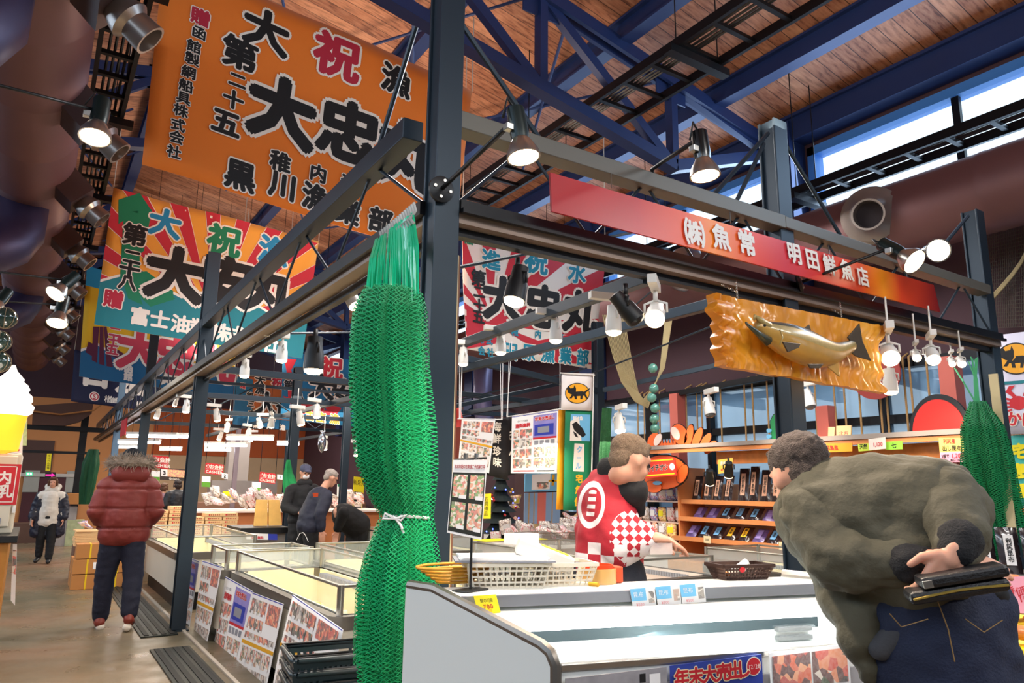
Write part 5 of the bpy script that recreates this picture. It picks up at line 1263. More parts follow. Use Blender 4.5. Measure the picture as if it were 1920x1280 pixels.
ordn = ['second', 'third', 'fourth', 'fifth', 'sixth', 'seventh', 'eighth', 'ninth', 'tenth', 'eleventh', 'twelfth', 'thirteenth', 'fourteenth', 'fifteenth', 'sixteenth', 'seventeenth', 'eighteenth', 'nineteenth', 'twentieth', 'twenty-first', 'twenty-second', 'twenty-third', 'twenty-fourth', 'twenty-fifth', 'twenty-sixth']
for i, y in enumerate(ys):
    if y < 2.8: break
    sc_ = (1, 1, 1) if i < 3 else (1, 1, 1.28+.08*math.sin(i*2.1)); dup(pr, label='tall dark kelp pack on the top shelf, %s from the left' % ordn[i], loc=(XS-.08+random.uniform(-.02, .02), y, zs[0]), rotz=random.uniform(-.12, .12), scale=sc_)
def rowof(zrow, xoff, n, y0, dy, spec_, gname, phrase):
    protos = []
    for i in range(n):
        s = spec_[i % len(spec_)]; y = y0-dy*i
        if y < 2.75: break
        key = i % len(spec_); lb = '%s, %s from the left' % (phrase, (['first']+ordn)[i]) if i < 26 else phrase
        if len(protos) <= key: protos.append(pack('kelp_pack', lb, (XS-.12-xoff, y, zrow), *s, gname, lean=.75)); 
        else: dup(protos[key], label=lb, loc=(XS-.12-xoff, y, zrow), rotz=random.uniform(-.1, .1))
S1 = [(.17, .19, .04, FILM2, mat('lilac_label', '#8f80c4', .5, var=.3, vs=50), ''), (.17, .19, .04, FILM2, mat('lilac_label', '#8f80c4', .5, var=.3, vs=50), ''), (.18, .2, .05, FILM, LBLB, '海藻'), (.18, .2, .05, FILM, LBLB, 'わかめ'), (.18, .2, .05, FILM, LBLB, '海藻')]
rowof(zs[1], 0, 20, 7.15, .23, S1, 'kelp packs on the middle shelf', 'dark seaweed pack leaning on the middle shelf')
S2 = [(.18, .2, .05, FILM2, mat('lilac_label', '#8f80c4', .5, var=.3, vs=50), ''), (.18, .21, .05, FILM, LBLB, '昆布'), (.18, .21, .05, FILM, LBLB, 'のり'), (.17, .22, .05, FILM, LBLY, '珍味'), (.17, .22, .05, FILM, LBLY, '鮭とば')]
rowof(zs[2], .1, 20, 7.2, .22, S2, 'kelp packs on the lowest shelf', 'seaweed pack standing on the lowest shelf')
for i, y in enumerate((6.75, 5.6, 4.6, 3.6)):
    p = Panel('price_card', mat('cream_card', '#f0dcb0', .7, var=.03), (XS-.385, y+.06, zs[2]+.04), (XS-.385, y-.06, zs[2]+.04), (XS-.385, y-.06, zs[2]-.05), (XS-.385, y+.06, zs[2]-.05), thick=.002, label='small cream price card on the lowest kelp shelf edge, %s from the left' % tn[i], cat='price card', group='cream price cards on the shelf'); p.text(INK, '380', .5, .5, .45, layer=3); p.done(step=.0006)
# colourful snack bags left of the shelf, and other heaps
def bagproto(name, w, h, d, m1, m2, label, grp, loc):
    t = thing(name, label, 'snack bag', loc, grp); mb = MB(); vs = []; N = 5; loc = V(loc)
    for s in (-1, 1):
        for j in range(N+1):
            for i in range(N+1): u = i/N*2-1; v = j/N*2-1; b = (1-u**4)*(1-v**4); vs.append(loc+V((s*d/2*b, u*w/2, h/2+v*h/2)))
    K_ = (N+1)**2; fs = []
    for j in range(N):
        for i in range(N): a = j*(N+1)+i; fs += [(a, a+N+1, a+N+2, a+1), (a+K_, a+K_+1, a+K_+N+2, a+K_+N+1)]
    mb.add(vs, fs); mb.build('bag', m1, t, smooth=True)
    m = MB(); m.box(loc+V((-d/2-.003, 0, h*.55)), (.003, w*.55, h*.4)); m.build('printed_label', m2, t); return t
def speck(name, cols, scale=70): 
    m = m_food(name, cols, scale); NT(m).b.inputs['Roughness'].default_value = .3; return m
SN = [speck('bright_snack_film', ['#d8342a', '#f4d8c8', '#e8e0e0', '#e89a2a']), speck('pink_snack_film', ['#e6a0a8', '#f4e4e0', '#c84838', '#f0ece8']), speck('gold_snack_film', ['#f0c020', '#f8e890', '#c86a1c']), speck('blue_snack_film', ['#3a48b0', '#d8dcf0', '#c83a48', '#7a86d0']), speck('clear_squid_film', ['#e8ddd0', '#d8c4b0', '#a08a78', '#f4f0ea', '#7a5a50'])]
LW = [PAPER, BLUSH, YEL, PAPER, PAPER]
protos = [bagproto('snack_bag', .16, .2, .06, SN[i], LW[i], 'colourful snack bag in the tiered racks left of the kelp shelf', 'snack bags left of the kelp shelf', (XS-.1, 7.6+.18*i, 1.0)) for i in range(5)]
rack = thing('snack_rack', 'white tiered rack of colourful snack bags, left of the kelp shelf', 'rack', (XS, 8.6, 0))
tiers = [(XS-.05, P(1240, 965, X=XS-.1).z-.09), (XS-.2, P(1240, 990, X=XS-.2).z-.12), (XS-.35, P(1240, 1012, X=XS-.35).z-.12), (XS-.02, P(1240, 925, X=XS).z-.1)]
for x, z in tiers: MB().bx(x-.12, x+.3, 7.42, 9.9, z-.02, z).build('tier', mat('pinkish_white_board', '#e6cbbd', .5, var=.04), rack)
MB().bx(XS-.4, XS+.3, 7.42, 9.9, 0, .5).build('base', WHITEP, rack)
gn = 0
for ti, (x, z) in enumerate(tiers):
    y = 7.55
    while y < 9.8:
        s = random.randrange(5); i = s
        if gn < 5: protos[gn].location = (x, y, z); protos[gn]['label'] = 'colourful snack bag in the tiered racks left of the kelp shelf'
        else: dup(protos[i], loc=(x+random.uniform(-.02, .02), y, z), rotz=random.uniform(-.4, .4), label='colourful snack bag in the tiered racks left of the kelp shelf')
        gn += 1; y += .17
def heap(pl, n, x0, x1, y0, y1, z, label, grp, sc_=1, lay=.12):
    for k in range(n):
        o = dup(protos[pl[k % len(pl)]], loc=(random.uniform(x0, x1), random.uniform(y0, y1), z+random.uniform(0, lay)), label=label, group=grp, scale=random.uniform(.8, 1.2)*sc_); o.rotation_euler = (random.uniform(-.3, .3), random.uniform(-1.3, -.3), random.uniform(-1.5, 1.5))
# wire-basket goods table behind (910..1060, 985..1030)
gt = thing('goods_table', 'low table with wire baskets of dried seafood, under the courier flag', 'table', (6.2, 9.3, 0))
MB().bx(5.5, 7.2, 8.2, 9.4, .0, .62).build('table_body', mat('pink_grey_table', '#b9a29a', .6, var=.1), gt); MB().bx(5.45, 7.25, 8.15, 9.45, .62, .66).build('table_top', WHITEP, gt)
heap([1, 4, 4], 46, 5.65, 7.1, 8.3, 9.3, .67, 'clear pink and silver bag of dried squid heaped under the courier flag', 'dried squid bags on the goods table')
for i, (x, y) in enumerate(((5.75, 8.35), (6.2, 8.35), (6.65, 8.35), (7.05, 8.35))): crate('wire_basket', 'chrome wire goods basket on the low table, %s of four from the left' % tn[i], (x, y, .665), .4, .3, .16, 0, CHROME, 'basket', .03, grp='wire goods baskets', nh=16)
heap([0, 2, 0, 1], 26, 6.6, 8.0, 10.2, 10.8, .7, 'orange and red snack carton under the courier flag poles', 'red snack packs below the flag', 1.1, .5)
MB_ = MB().bx(6.5, 8.1, 10.1, 10.9, 0, .7); tag(MB_.build('display_plinth', WHITEP), 'white plinth with red snack packs behind the squid table', 'plinth')
# cashier area goods
for (x0, x1, y0, y1, z, n, pl, lb, grp) in ((2.7, 4.2, 13.6, 14.6, .95, 40, [4, 1], 'clear pink seafood bag heaped left of the first cashier', 'seafood bags by the cashiers'), (4.4, 5.6, 13.8, 14.6, .95, 22, [0, 4, 1], 'orange and white packet heaped between the cashiers', 'packets between the cashiers'), (.75, .95, 12.75, 13.05, .74, 4, [1, 3], 'pink packet on the cardboard stack left of the red-coated man', 'packets on the cardboard stack')):
    heap(pl, n, x0, x1, y0, y1, z, lb, grp, 1.1 if n > 10 else .6, .25 if n > 10 else .04)
cb = thing('cashier_counter', 'long cashier counter with wood-orange front, behind the gift box stacks', 'counter', (4, 14.2, 0)); MB().bx(2.4, 5.9, 13.6, 14.8, 0, .93).build('counter_body', mat('orange_counter', '#c87a48', .6, var=.1), cb); MB().bx(2.35, 5.95, 13.5, 14.9, .93, .96).build('counter_top', BLUSH, cb)
yc_ = mat('bright_yellow_card', '#f4e018', .5, var=.02)
for i, (px, py) in enumerate(((425, 925), (438, 930))): a = PD(px, py, 13.6); o = MB().box(a, (.14, .01, .09)).build('price_card', yc_); tag(o, 'small yellow card above the seafood bags, %s of two' % ['left', 'right'][i], 'price card')
# bank of wooden boards and black tray
wb2 = [P(x, y, Y=11.4) for x, y in ((475, 986), (530, 986))]
for i in range(2):
    x0 = wb2[0].x+i*.5*(wb2[1].x-wb2[0].x)+.01; x1 = wb2[0].x+(i+1)*.5*(wb2[1].x-wb2[0].x)-.01; z0 = wb2[0].z; z1 = P(490, 937, Y=11.4).z; cx_ = (wb2[0].x+wb2[1].x)/2
    f = lambda x: x+(cx_-x)*.18
    o = MB().prism([(x0, 11.4, z0), (x1, 11.4, z0), (f(x1), 11.5, z1), (f(x0), 11.5, z1)], (0, .05, 0)).build('pine_board', mat('yellow_pine', '#d9a855', .5, var=.2, vs=10), bevel=.004); tag(o, 'pale pine panel standing on the black tray, %s one' % ['left', 'right'][i], 'board')
a, b = P(448, 992, Y=11.1), P(542, 996, Y=11.1); t = thing('display_stand', 'grey stand with a black tray top holding the two pine panels', 'stand', (cx_, 11.4, 0)); MB().bx(a.x, b.x, 11.0, 11.9, z0-.09, z0-.005).build('black_tray', BLACK, t); MB().bx(a.x+.05, b.x-.05, 11.1, 11.8, 0, z0-.09).build('stand_body', mat('grey_white_panel', '#bcb4ae', .5, var=.05), t)
p = Panel('small_sign', PAPER, *[P(x, y, Y=10.98) for x, y in ((462, 999), (520, 1001), (520, 1012), (462, 1011))], thick=.005, label='small white and red sale sign on the stand under the pine panels', cat='sign'); p.rect(BLUEP, .7, 0, 1, 1, 1); p.text(RED, '送料無料', .35, .35, .5, bold=.04, layer=3); p.done(step=.0008)
# flat gift boxes in stacks
GB = CARDL; proto = None
GP_ = mat('gift_box_marks', '#a84a34', .6, var=0)
tb = thing('box_table', 'low table carrying the stacks of pale gift boxes', 'table', (2.2, 12.6, 0)); 
YBX = 12.35
zb_ = P(380, 1009, Y=YBX).z; MB().bx(P(262, 1000, Y=YBX).x, P(450, 1000, Y=YBX).x, YBX-.02, YBX+.5, 0, zb_).build('table_body', BODYW, tb)
cols = [(269, 283, 950), (283, 315, 951), (316, 350, 944), (352, 383, 963), (384, 417, 960), (417, 447, 957)]
cn = ['first', 'second', 'third', 'fourth', 'fifth', 'sixth']
for ci, (xa, xb, yt) in enumerate(cols):
    X0 = P(xa, 980, Y=YBX).x; X1 = P(xb, 980, Y=YBX).x-.012; zt_ = P(xa, yt, Y=YBX).z; bh = .054; n = int((zt_-zb_)/bh)
    for k in range(n):
        lb = 'pale flat gift box, number %d from the bottom of the %s stack from the left' % (k+1, cn[ci])
        if ci == 0: W0 = X1-X0
        if k == 0:
            t = thing('gift_box', lb, 'box', ((X0+X1)/2, YBX+.15, zb_), 'pale gift boxes in stacks'); MB().bx(X0, X1, YBX, YBX+.3, zb_+.001, zb_+bh-.004).build('carton', GB, t)
            m = MB()
            for q in range(5): xx = X0+(X1-X0)*(.3+.12*q); m.bx(xx, xx+.016, YBX-.002, YBX, zb_+.018, zb_+.034)
            m.build('printed_marks', GP_, t); m = MB(); xx = X0+(X1-X0)*.18; m.bx(xx, xx+.02, YBX-.003, YBX, zb_+.014, zb_+.038); m.build('red_seal', RED, t); base = t
        else: dup(base, (random.uniform(-.008, .008), random.uniform(-.01, .01), bh*k), lb)
# cardboard boxes on the floor
cbx = [(.76, 11.9, 0, .34, .3), (.76, 11.9, .2, .34, .3), (.78, 11.9, .4, .34, .3), (1.12, 11.9, 0, .34, .3), (1.13, 11.9, .2, .34, .3), (1.13, 11.9, .4, .34, .3), (1.12, 11.9, .6, .34, .3), (.76, 12.3, 0, .34, .3), (.76, 12.3, .2, .34, .3)]
YT = mat('yellow_strap', '#e8c21c', .4, var=0)
for i, (x, y, z, w_, d_b) in enumerate(cbx):
    t = thing('cardboard_box', 'brown carton in the floor stack behind the red-coated man, %s piled' % tn[i] if i < 10 else '', 'box', (x, y, z), 'brown cartons stacked on the floor')
    MB().bx(x-w_/2, x+w_/2, y-.15, y+.15, z+.002, z+.19).build('carton', CARD, t, bevel=.003)
    MB().bx(x-.01, x+.01, y-.153, y+.153, z+.002, z+.192).build('strap', YT, t)
    if i in (4, 6, 1): MB().bx(x+.07, x+.14, y-.156, y-.15, z+.06, z+.15).build('address_label', PAPER, t)
t = thing('cardboard_stack_flat', 'bundle of folded kraft bags on a stand left of the red-coated man', 'bundle', (.9, 12.9, 0)); MB().bx(.62, 1.25, 12.6, 13.2, .0, .5).build('stand', mat('brown_stand', '#6a4a3a', .7, var=.1), t)
m = MB(); [m.box((.93+.004*random.uniform(-1, 1), 12.9, .51+.02*k), (.62, .5, .017), random.uniform(-.05, .05)) for k in range(11)]; m.build('folded_sheets', CARDL, t)
# ================= CASHIER SIGNS =================
def board(name, m, q, Y, label, cat='sign', X=None, thick=.02, grp=None):
    T = [P(*c, Y=Y) if X is None else P(*c, X=X) for c in q]; return Panel(name, m, *T, thick=thick, label=label, cat=cat, group=grp)
for n_, q, nq in (('3', ((286, 853), (317, 856), (316, 879), (285, 876)), ((302, 879), (314, 880), (314, 893), (302, 892))), ('2', ((386, 867), (420, 871), (418, 891), (384, 887)), ((416, 886), (427, 888), (427, 898), (416, 896))), ('1', ((488, 884), (517, 888), (516, 907), (486, 903)), ((520, 889), (530, 890), (530, 899), (520, 898)))):
    p = board('cashier_sign', RED, q, 15.5, 'hanging red cashier sign, %s' % {'3': 'leftmost, half behind the fur hood', '2': 'the middle one, right of the aisle post', '1': 'rightmost, left of the capped person'}[n_], grp='red cashier signs'); p.text(INKW, 'お会計', .6, .7, .42, bold=.03, layer=3); p.disc(INKW, .14, .7, .1, 3, n=16); p.char(RED, '¥', .14, .68, .4, 1, .03, 6); p.rect(INKW, .03, .44, .97, .47, 3); p.text(INKW, 'CASHIER', .5, .22, .36, bold=.03, layer=3); p.done(step=.002)
    a = P(q[0][0], q[0][1], Y=15.5); b = P(q[1][0], q[1][1], Y=15.5); m = MB(); [m.tube([c, V((c.x, c.y, 2.75))], .006, 5) for c in (a, b)]; m.build('cord', STEELB, p.o)
    p = board('number_sign', PAPER, nq, 15.4, 'white number card reading %s beside its cashier sign' % {'3': 'three', '2': 'two', '1': 'one'}[n_]); p.text(INK, n_, .5, .5, .8, bold=.05, layer=3); p.done(step=.002)
for i, (x, y) in enumerate(((379, 892), (473, 903), (284, 882))):
    p = board('notice_card', PAPER, ((x, y), (x+16, y+1), (x+15, y+21), (x-1, y+20)), 15.0, 'white and green notice hanging beside the %s cashier sign' % ['middle', 'rightmost', 'leftmost'][i]); p.rect(mat('leaf_green', '#5aa02c', .6, var=.05), 0, 0, 1, .45, 1); p.done(step=.002)
p = board('menu_board', mat('dark_menu_board', '#2a1d18', .6, var=.05), ((300, 876), (352, 880), (352, 902), (300, 899)), 20.0, 'dark menu board with orange food photo behind cashier three'); p.rect(m_food('fried_food_print', ['#d8661c', '#f0a030', '#8c2c10'], 60), .1, .3, .9, .9, 2); p.text(INKW, 'Gelato', .5, .15, .25, layer=3); p.done(step=.002)
SGW = mat('silver_counter', '#a8a4a4', .35, .6, var=.08)
o = MB().bx(P(398, 905, Y=21).x, P(520, 905, Y=21).x, 21, 21.6, P(400, 925, Y=21).z, P(400, 900, Y=21).z).build('kitchen_hood', SGW); tag(o, 'silver horizontal hood behind the cashiers', 'kitchen hood')
o = MB().bx(2.0, 8.1, 20.2, 20.9, 0, .95).build('back_counter', mat('brown_counter', '#7a5644', .6, var=.1)); tag(o, 'brown back counter behind the cashiers', 'counter')
o = MB().bx(P(432, 830, Y=23).x, P(470, 830, Y=23).x, 23, 23.4, 0, 2.9).build('grey_pillar', mat('grey_wall_pillar', '#b8aca4', .6, var=.06)); tag(o, 'pale grey wall pillar behind the cashiers', 'pillar')
t = thing('inflatable_fish', 'silver fish-shaped balloon hanging between the far posts', 'balloon', PD(604, 828, 12.5)); c = PD(604, 828, 12.5); MB().lathe([(.005, -.19), (.05, -.13), (.07, -.05), (.065, .06), (.03, .15), (.05, .19)], c, 12, (0, 0, 1)).build('balloon_body', mat('silver_foil', '#c4ccd8', .15, .9, var=.3, vs=20), t, smooth=True)
MB().tube([c+V((0, 0, .18)), c+V((0, 0, .6))], .004, 4).build('cord', STEELB, t)
# left wall details at the far end
p = board('hanging_sign', YEL, ((88, 850), (97, 850), (94, 882), (85, 882)), 20.0, 'narrow yellow vertical sign above the pink arrow sign', thick=.01); p.text(INK, 'てっぺん市場', .5, .5, .15, vert=True, layer=3, gap=.95); p.done(step=.002)
p = board('arrow_sign', BLACK, ((85, 885), (105, 885), (104, 896), (84, 896)), 20.0, 'black sign with a pink arrow pointing right'); mg = mat('magenta_arrow', '#e8249a', .5, emit=.6, var=0); p.poly(mg, [(.05, .35), (.6, .35), (.6, .15), (.95, .5), (.6, .85), (.6, .65), (.05, .65)], 2); p.done(step=.002)
p = board('exit_sign', mat('exit_green', '#1fc77a', .5, emit=1.2, var=0), ((49, 885), (61, 885), (61, 891), (49, 891)), 24.0, 'small glowing green emergency exit sign over the red doors'); p.rect(mat('exit_white', '#e8fff0', .5, emit=1.5, var=0), .15, .2, .45, .8, 2); p.rect(bpy.data.materials['exit_white'], .6, .2, .85, .8, 2); p.done(step=.002)
o = MB().box(P(232, 800, X=1.3), (.02, .9, .32)).build('small_red_sign', RED); tag(o, 'small orange-red sign fixed on the far aisle beam', 'sign')
# yellow and black vertical poster, white notice, brown box behind grey-haired man
p = board('tall_poster', YEL, ((664, 893), (684, 895), (678, 965), (660, 963)), 16.0, 'tall yellow and black poster behind the bending shopper in black'); p.rect(INK, .1, .05, .9, .6, 1); p.text(INK, '新発売', .5, .85, .16, wf=.7, layer=3); p.done(step=.002)
p = board('notice_card', PAPER, ((633, 907), (650, 909), (648, 943), (632, 941)), 14.0, 'white notice card with green heading by the grey-haired man'); p.rect(GREENP, 0, .85, 1, 1, 1); [p.rect(GREYP, .15, .7-.1*k, .85, .73-.1*k, 1) for k in range(6)]; p.done(step=.002)
# ================= LEFT EDGE: ICE CREAM STAND =================
ic = PD(14, 765, 5.2); t = thing('ice_cream_lamp', 'glowing white soft-serve shaped shop lamp at the left edge', 'lamp', ic)
m = MB(); prof = []; GW = mat('glowing_cream', '#fff8f0', .5, emit=2.2, var=0, ecol='#fff0e0')
for (z, r) in ((.0, .10), (.03, .145), (.075, .155), (.1, .13), (.12, .14), (.15, .135), (.18, .105), (.2, .115), (.23, .1), (.255, .07), (.27, .075), (.3, .05), (.33, .025), (.37, .01)): prof.append((r*1.05, z))
m.lathe(prof, ic+V((0, 0, -.06)), 28, (0, 0, 1)); m.build('swirl', GW, t, smooth=True); MB().lathe([(.02, -.32), (.10, -.3), (.125, -.06), (.13, -.05)], ic, 24).build('cone', mat('glowing_cone', '#f0a020', .5, emit=1.0, var=.1), t, smooth='a')
light('ice_cream_lamp', 'POINT', ic+V((0, -.25, .1)), 6, (1, .9, .8), .1)
fr_c = PD(-8, 850, 5.4)
t = thing('drinks_fridge', 'cream upright fridge with a big red milk sign at the left edge', 'fridge', (fr_c.x, fr_c.y, .7)); fx1 = P(42, 855, Y=fr_c.y).x; zt_ = P(42, 850, Y=fr_c.y).z; ztab = P(20, 1000, Y=fr_c.y).z
MB().bx(fx1-.75, fx1, fr_c.y, fr_c.y+.55, ztab, zt_).build('cabinet', CREAM, t, bevel=.012)
MB().bx(fx1-.7, fx1-.025, fr_c.y-.03, fr_c.y, ztab+.05, zt_-.02).build('door', CREAM, t, bevel=.008)
for z in (.3, .75): MB().box((fx1-.005, fr_c.y-.02, ztab+(zt_-ztab)*z), (.02, .03, .05)).build('hinge', WHITEP, t)
m = MB(); [m.box((fx1-.2+.02*k, fr_c.y-.034, ztab+.09), (.008, .004, .05)) for k in range(7)]; m.build('vent_slots', GREYP, t)
q = fr_c.y-.036; s0, s1 = P(-60, 868, Y=q), P(30, 946, Y=q); p = Panel('door_sign', RED, s0, V((s1.x, q, s0.z)), s1, V((s0.x, q, s1.z)), thick=.004, parent=t)
p.rect(INKW, .1, .06, .93, .08, 1); p.rect(INKW, .91, .06, .93, .95, 1); p.rect(INKW, .06, .93, .93, .95, 1); p.text(INKW, '稚内', .55, .66, .34, bold=.03, layer=3, rot=.06); p.text(INKW, '牛乳', .6, .33, .34, bold=.03, layer=3, rot=.06); p.done(step=.0006)
p = board('standing_card', PAPER, ((18, 768), (44, 770), (42, 850), (14, 848)), fr_c.y-.05, 'white card with red lettering for Wakkanai milk, on the fridge top', thick=.004); p.text(RED, '稚内牛乳', .5, .38, .17, vert=True, bold=.05, layer=3); p.rect(RED, .3, .76, .7, .95, 1); p.done(step=.0006)
p = board('standing_card', ORNG, ((-20, 760), (17, 757), (14, 850), (-20, 850)), fr_c.y-.02, 'orange and white poster card behind the milk card', thick=.004); p.rect(PAPER, 0, .4, 1, 1, 1); p.text(INK, '国立公園指定', .35, .75, .1, vert=True, layer=3); p.text(ORNG, '利尻礼文', .75, .7, .12, vert=True, layer=3); p.done(step=.0006)
p = board('standing_card', mat('flowery_card', '#b8c890', .6, var=.5, vs=40), ((30, 745), (52, 747), (50, 835), (30, 835)), fr_c.y+.06, 'card printed with a green map and orange top, behind the milk card', thick=.004); p.rect(ORNG, 0, .88, 1, 1, 1); p.done()
tp = P(34, 1004, Y=fr_c.y-.25); t = thing('wooden_counter', 'wooden counter with a dark top carrying the cream fridge', 'counter', (tp.x-.5, tp.y, 0)); MB().bx(tp.x-1.2, tp.x, tp.y, tp.y+1.2, tp.z-.05, ztab).build('dark_top', BLACK, t, bevel=.005); MB().bx(tp.x-1.2, tp.x-.05, tp.y+.04, tp.y+1.1, 0, tp.z-.05).build('plank_front', mat('honey_planks', '#b8782c', .5, var=.25, vs=10), t)
p = board('hanging_flyer', PAPER, ((24, 1020), (32, 1020), (28, 1135), (20, 1125)), tp.y+.3, 'magazine flyer hanging on the side of the wooden counter', thick=.004); p.rect(FOOD[0], .1, .5, .9, .9, 2); p.done()
m = MB(); 
for i, (px, py) in enumerate(((14, 596), (3, 640), (2, 678))):
    c = PD(px-4, py, 5.4); t = thing('glass_float', 'dark netted glass float hanging at the left edge, %s of three' % ['top', 'middle', 'bottom'][i], 'float', c); MB().ell(c, .075, 10).build('ball', mat('dark_glass', '#20302c', .1, var=.2, coat=.5), t, smooth=True)
    r = MB()
    for a in range(4): r.tube([c+V((.079*math.cos(k*PI/8)*math.cos(a*PI/4), .079*math.cos(k*PI/8)*math.sin(a*PI/4), .079*math.sin(k*PI/8))) for k in range(17)], .003, 4, False)
    r.build('rope_net', mat('old_rope', '#6a5a44', .8, var=.1), t)
# ================= RIGHT WALL DECORATION =================
ROPE = mat('tan_rope', '#b08a58', .8, var=.3, vs=60)
rx = XW-.12; k = 0
rn = []
for px in (1196, 1208, 1237, 1287, 1307, 1316, 1352, 1397, 1412, 1440, 1530, 1566, 1585, 1613, 1652, 1664, 1700, 1712, 1745):
    a = P(px, 760, X=rx); o = MB().tube([(XW-.004, a.y, 2.99), (rx, a.y, 2.93), (rx-.01, a.y, 2.0)], .012, 6).build('hanging_rope', ROPE); tag(o, 'straight tan rope hung vertically inside the low windows', 'rope', 'ropes hung in the windows')
SALM = mat('salmon_paint', '#cf6a5c', .6, var=.05)
for i, (px, z0, z1) in enumerate(((1262, 2.05, 2.85), (1541, 1.95, 2.45), (1783, 2.2, 2.85))): a = P(px, 800, X=XW-.3); o = MB().bx(XW-.28, XW-.1, a.y-.08, a.y+.08, 0, z1).build('window_pillar', SALM); tag(o, 'salmon pink pillar in front of the low windows, %s of three' % ['left', 'middle', 'right'][i], 'pillar')
# draped net and glass floats
NETC = mat('cream_net_cord', '#b0a078', .85, var=.2); t = thing('draped_net', 'cream fishing net draped below the duct on the right wall', 'net', (7.9, 7.5, 2.9)); m = MB()
for k in range(14): 
    a = PD(1130+k*3, 590, 9); b = PD(1165+k*2.4, 715+k*1.5, 9); c = PD(1215, 765-k*2, 9); d = PD(1238+k*.6, 690, 9); e = PD(1248+k, 590, 9); m.tube([a.lerp(b, i/5)+V((0, 0, -.05*math.sin(i/5*PI))) for i in range(6)]+[b.lerp(c, .5)+V((0, 0, -.08)), c, d, e], .007, 4)
m.build('net_strands', NETC, t, smooth=True)
for i, (px, py) in enumerate(((1224, 690), (1226, 728), (1222, 745), (1228, 765), (1227, 785), (1228, 803))):
    c = PD(px, py, 8.3); o = MB().ell(c, .055, 8).build('glass_float', mat('teal_glass_float', '#5f9a8c', .15, .1, var=.4, vs=30, coat=.5), smooth=True); tag(o, 'small teal glass float in the string beside the draped net, %s from the top' % tn[i], 'float', 'glass floats in a string')
# grey wire net panel top right
t = thing('net_curtain', 'dark fine net hung above the crab flag at the right edge', 'net', P(1900, 540, X=8.1)); a = [P(x, y, X=8.1) for x, y in ((1850, 420), (1990, 380), (1990, 610), (1850, 615))]; m = MB()
for i in range(36): f = i/35; m.tube([a[0].lerp(a[1], f), a[3].lerp(a[2], f)], .004, 4)
for i in range(30): f = i/29; m.tube([a[0].lerp(a[3], f), a[1].lerp(a[2], f)], .004, 4)
m.build('net_grid', mat('grey_net', '#4c443c', .8, var=.1), t); m = MB()
for k in range(3): p0 = P(1862, 560-k*4, X=8.0); p1 = P(1925, 400, X=8.0); m.tube([p0.lerp(p1, i/8)+V((0, -.15*math.sin(i/8*PI), 0)) for i in range(9)], .012, 5)
m.build('hanging_cord', NETC, t, smooth=True)
# red half disc
q0 = P(1758, 822, X=7.55); rr = .5
t = thing('red_disc_sign', 'large red half-round cutout with black rim standing on the eave', 'sign', q0); yy = q0.y; zz = 2.015; ry = (P(1700, 815, X=7.55)-P(1817, 815, X=7.55)).length/2; rh = P(1758, 737, X=7.55).z-zz
m = MB(); m.prism([(7.6, yy+ry*math.cos(a*PI/20), zz+rh*math.sin(a*PI/20)) for a in range(21)], (.03, 0, 0)); m.build('black_board', BLACK, t)
m = MB(); m.prism([(7.585, yy+ry*.86*math.cos(a*PI/20), zz+rh*.86*math.sin(a*PI/20)) for a in range(21)], (.015, 0, 0)); m.build('red_face', mat('bright_red_board', '#e0281c', .45, var=.05), t)
o = MB().lathe([(.3, 0), (.3, .02)], P(1640, 700, X=8.0), 30, (1, 0, 0)).build('round_sign_back', mat('dull_red_disc', '#9c3a34', .6, var=.1)); tag(o, 'dull red round board hanging behind the corner of the carved board', 'sign')
# crab cutouts
CRB = mat('crab_orange', '#ee6a2c', .5, var=.08); CRW = mat('crab_white', '#f2ddd0', .5, var=.03); 
def cut(parent, m, pts, X, th=.02, nm='board'):
    mb = MB(); mb.prism([P(a, b, X=X) for a, b in pts], (th, 0, 0)); return mb.build(nm, m, parent)
def outlined(t, m, pts, X, nm):
    cx = sum(a for a, b in pts)/len(pts); cy = sum(b for a, b in pts)/len(pts)
    cut(t, BLACK, [(cx+(a-cx)*1.07, cy+(b-cy)*1.07) for a, b in pts], X+.012, .02, 'black_outline'); cut(t, m, pts, X, .012, nm)
def ellp(cx, cy, rx_, ry_, a0=0, a1=360, n=18, rot=0):
    out = []
    for k in range(n+1):
        a = math.radians(a0+(a1-a0)*k/n); x = rx_*math.cos(a); y = ry_*math.sin(a); r_ = math.radians(rot); out.append((cx+x*math.cos(r_)-y*math.sin(r_), cy+x*math.sin(r_)+y*math.cos(r_)))
    return out[:-1] if a1-a0 == 360 else out
XC = 7.42
t = thing('crab_cutout', 'orange cut-out crab with raised white claws standing on the eave behind the staff member', 'sign', P(1270, 850, X=XC))
outlined(t, CRB, ellp(1252, 846, 32, 16, 180, 360), XC, 'shell'); outlined(t, CRB, ellp(1226, 828, 12, 17, rot=15), XC, 'claw'); cut(t, CRW, ellp(1233, 824, 6, 12, rot=25), XC-.01, .012, 'claw_white')
outlined(t, CRB, ellp(1274, 814, 14, 20, rot=-20), XC, 'claw'); cut(t, CRW, ellp(1266, 812, 7, 13, rot=-25), XC-.01, .012, 'claw_white')
for i, (cx, cy, rot) in enumerate(((1291, 819, 12), (1307, 821, 22), (1322, 828, 30), (1332, 838, 42))): outlined(t, CRB, ellp(cx, cy, 7, 24-3*i, rot=rot), XC-.002*i, 'leg')
for k in range(5): outlined(t, CRB, [(1238+k*6, 834), (1241+k*6, 824), (1243+k*6, 835)], XC-.006, 'spine')
cut(t, mat('grey_button', '#7a8a7a', .5, var=.2), ellp(1253, 842, 5, 5), XC-.02, .02, 'button')
t = thing('crab_cutout', 'lower orange cut-out crab body hanging under the eave with a red banner across', 'sign', P(1240, 900, X=7.3))
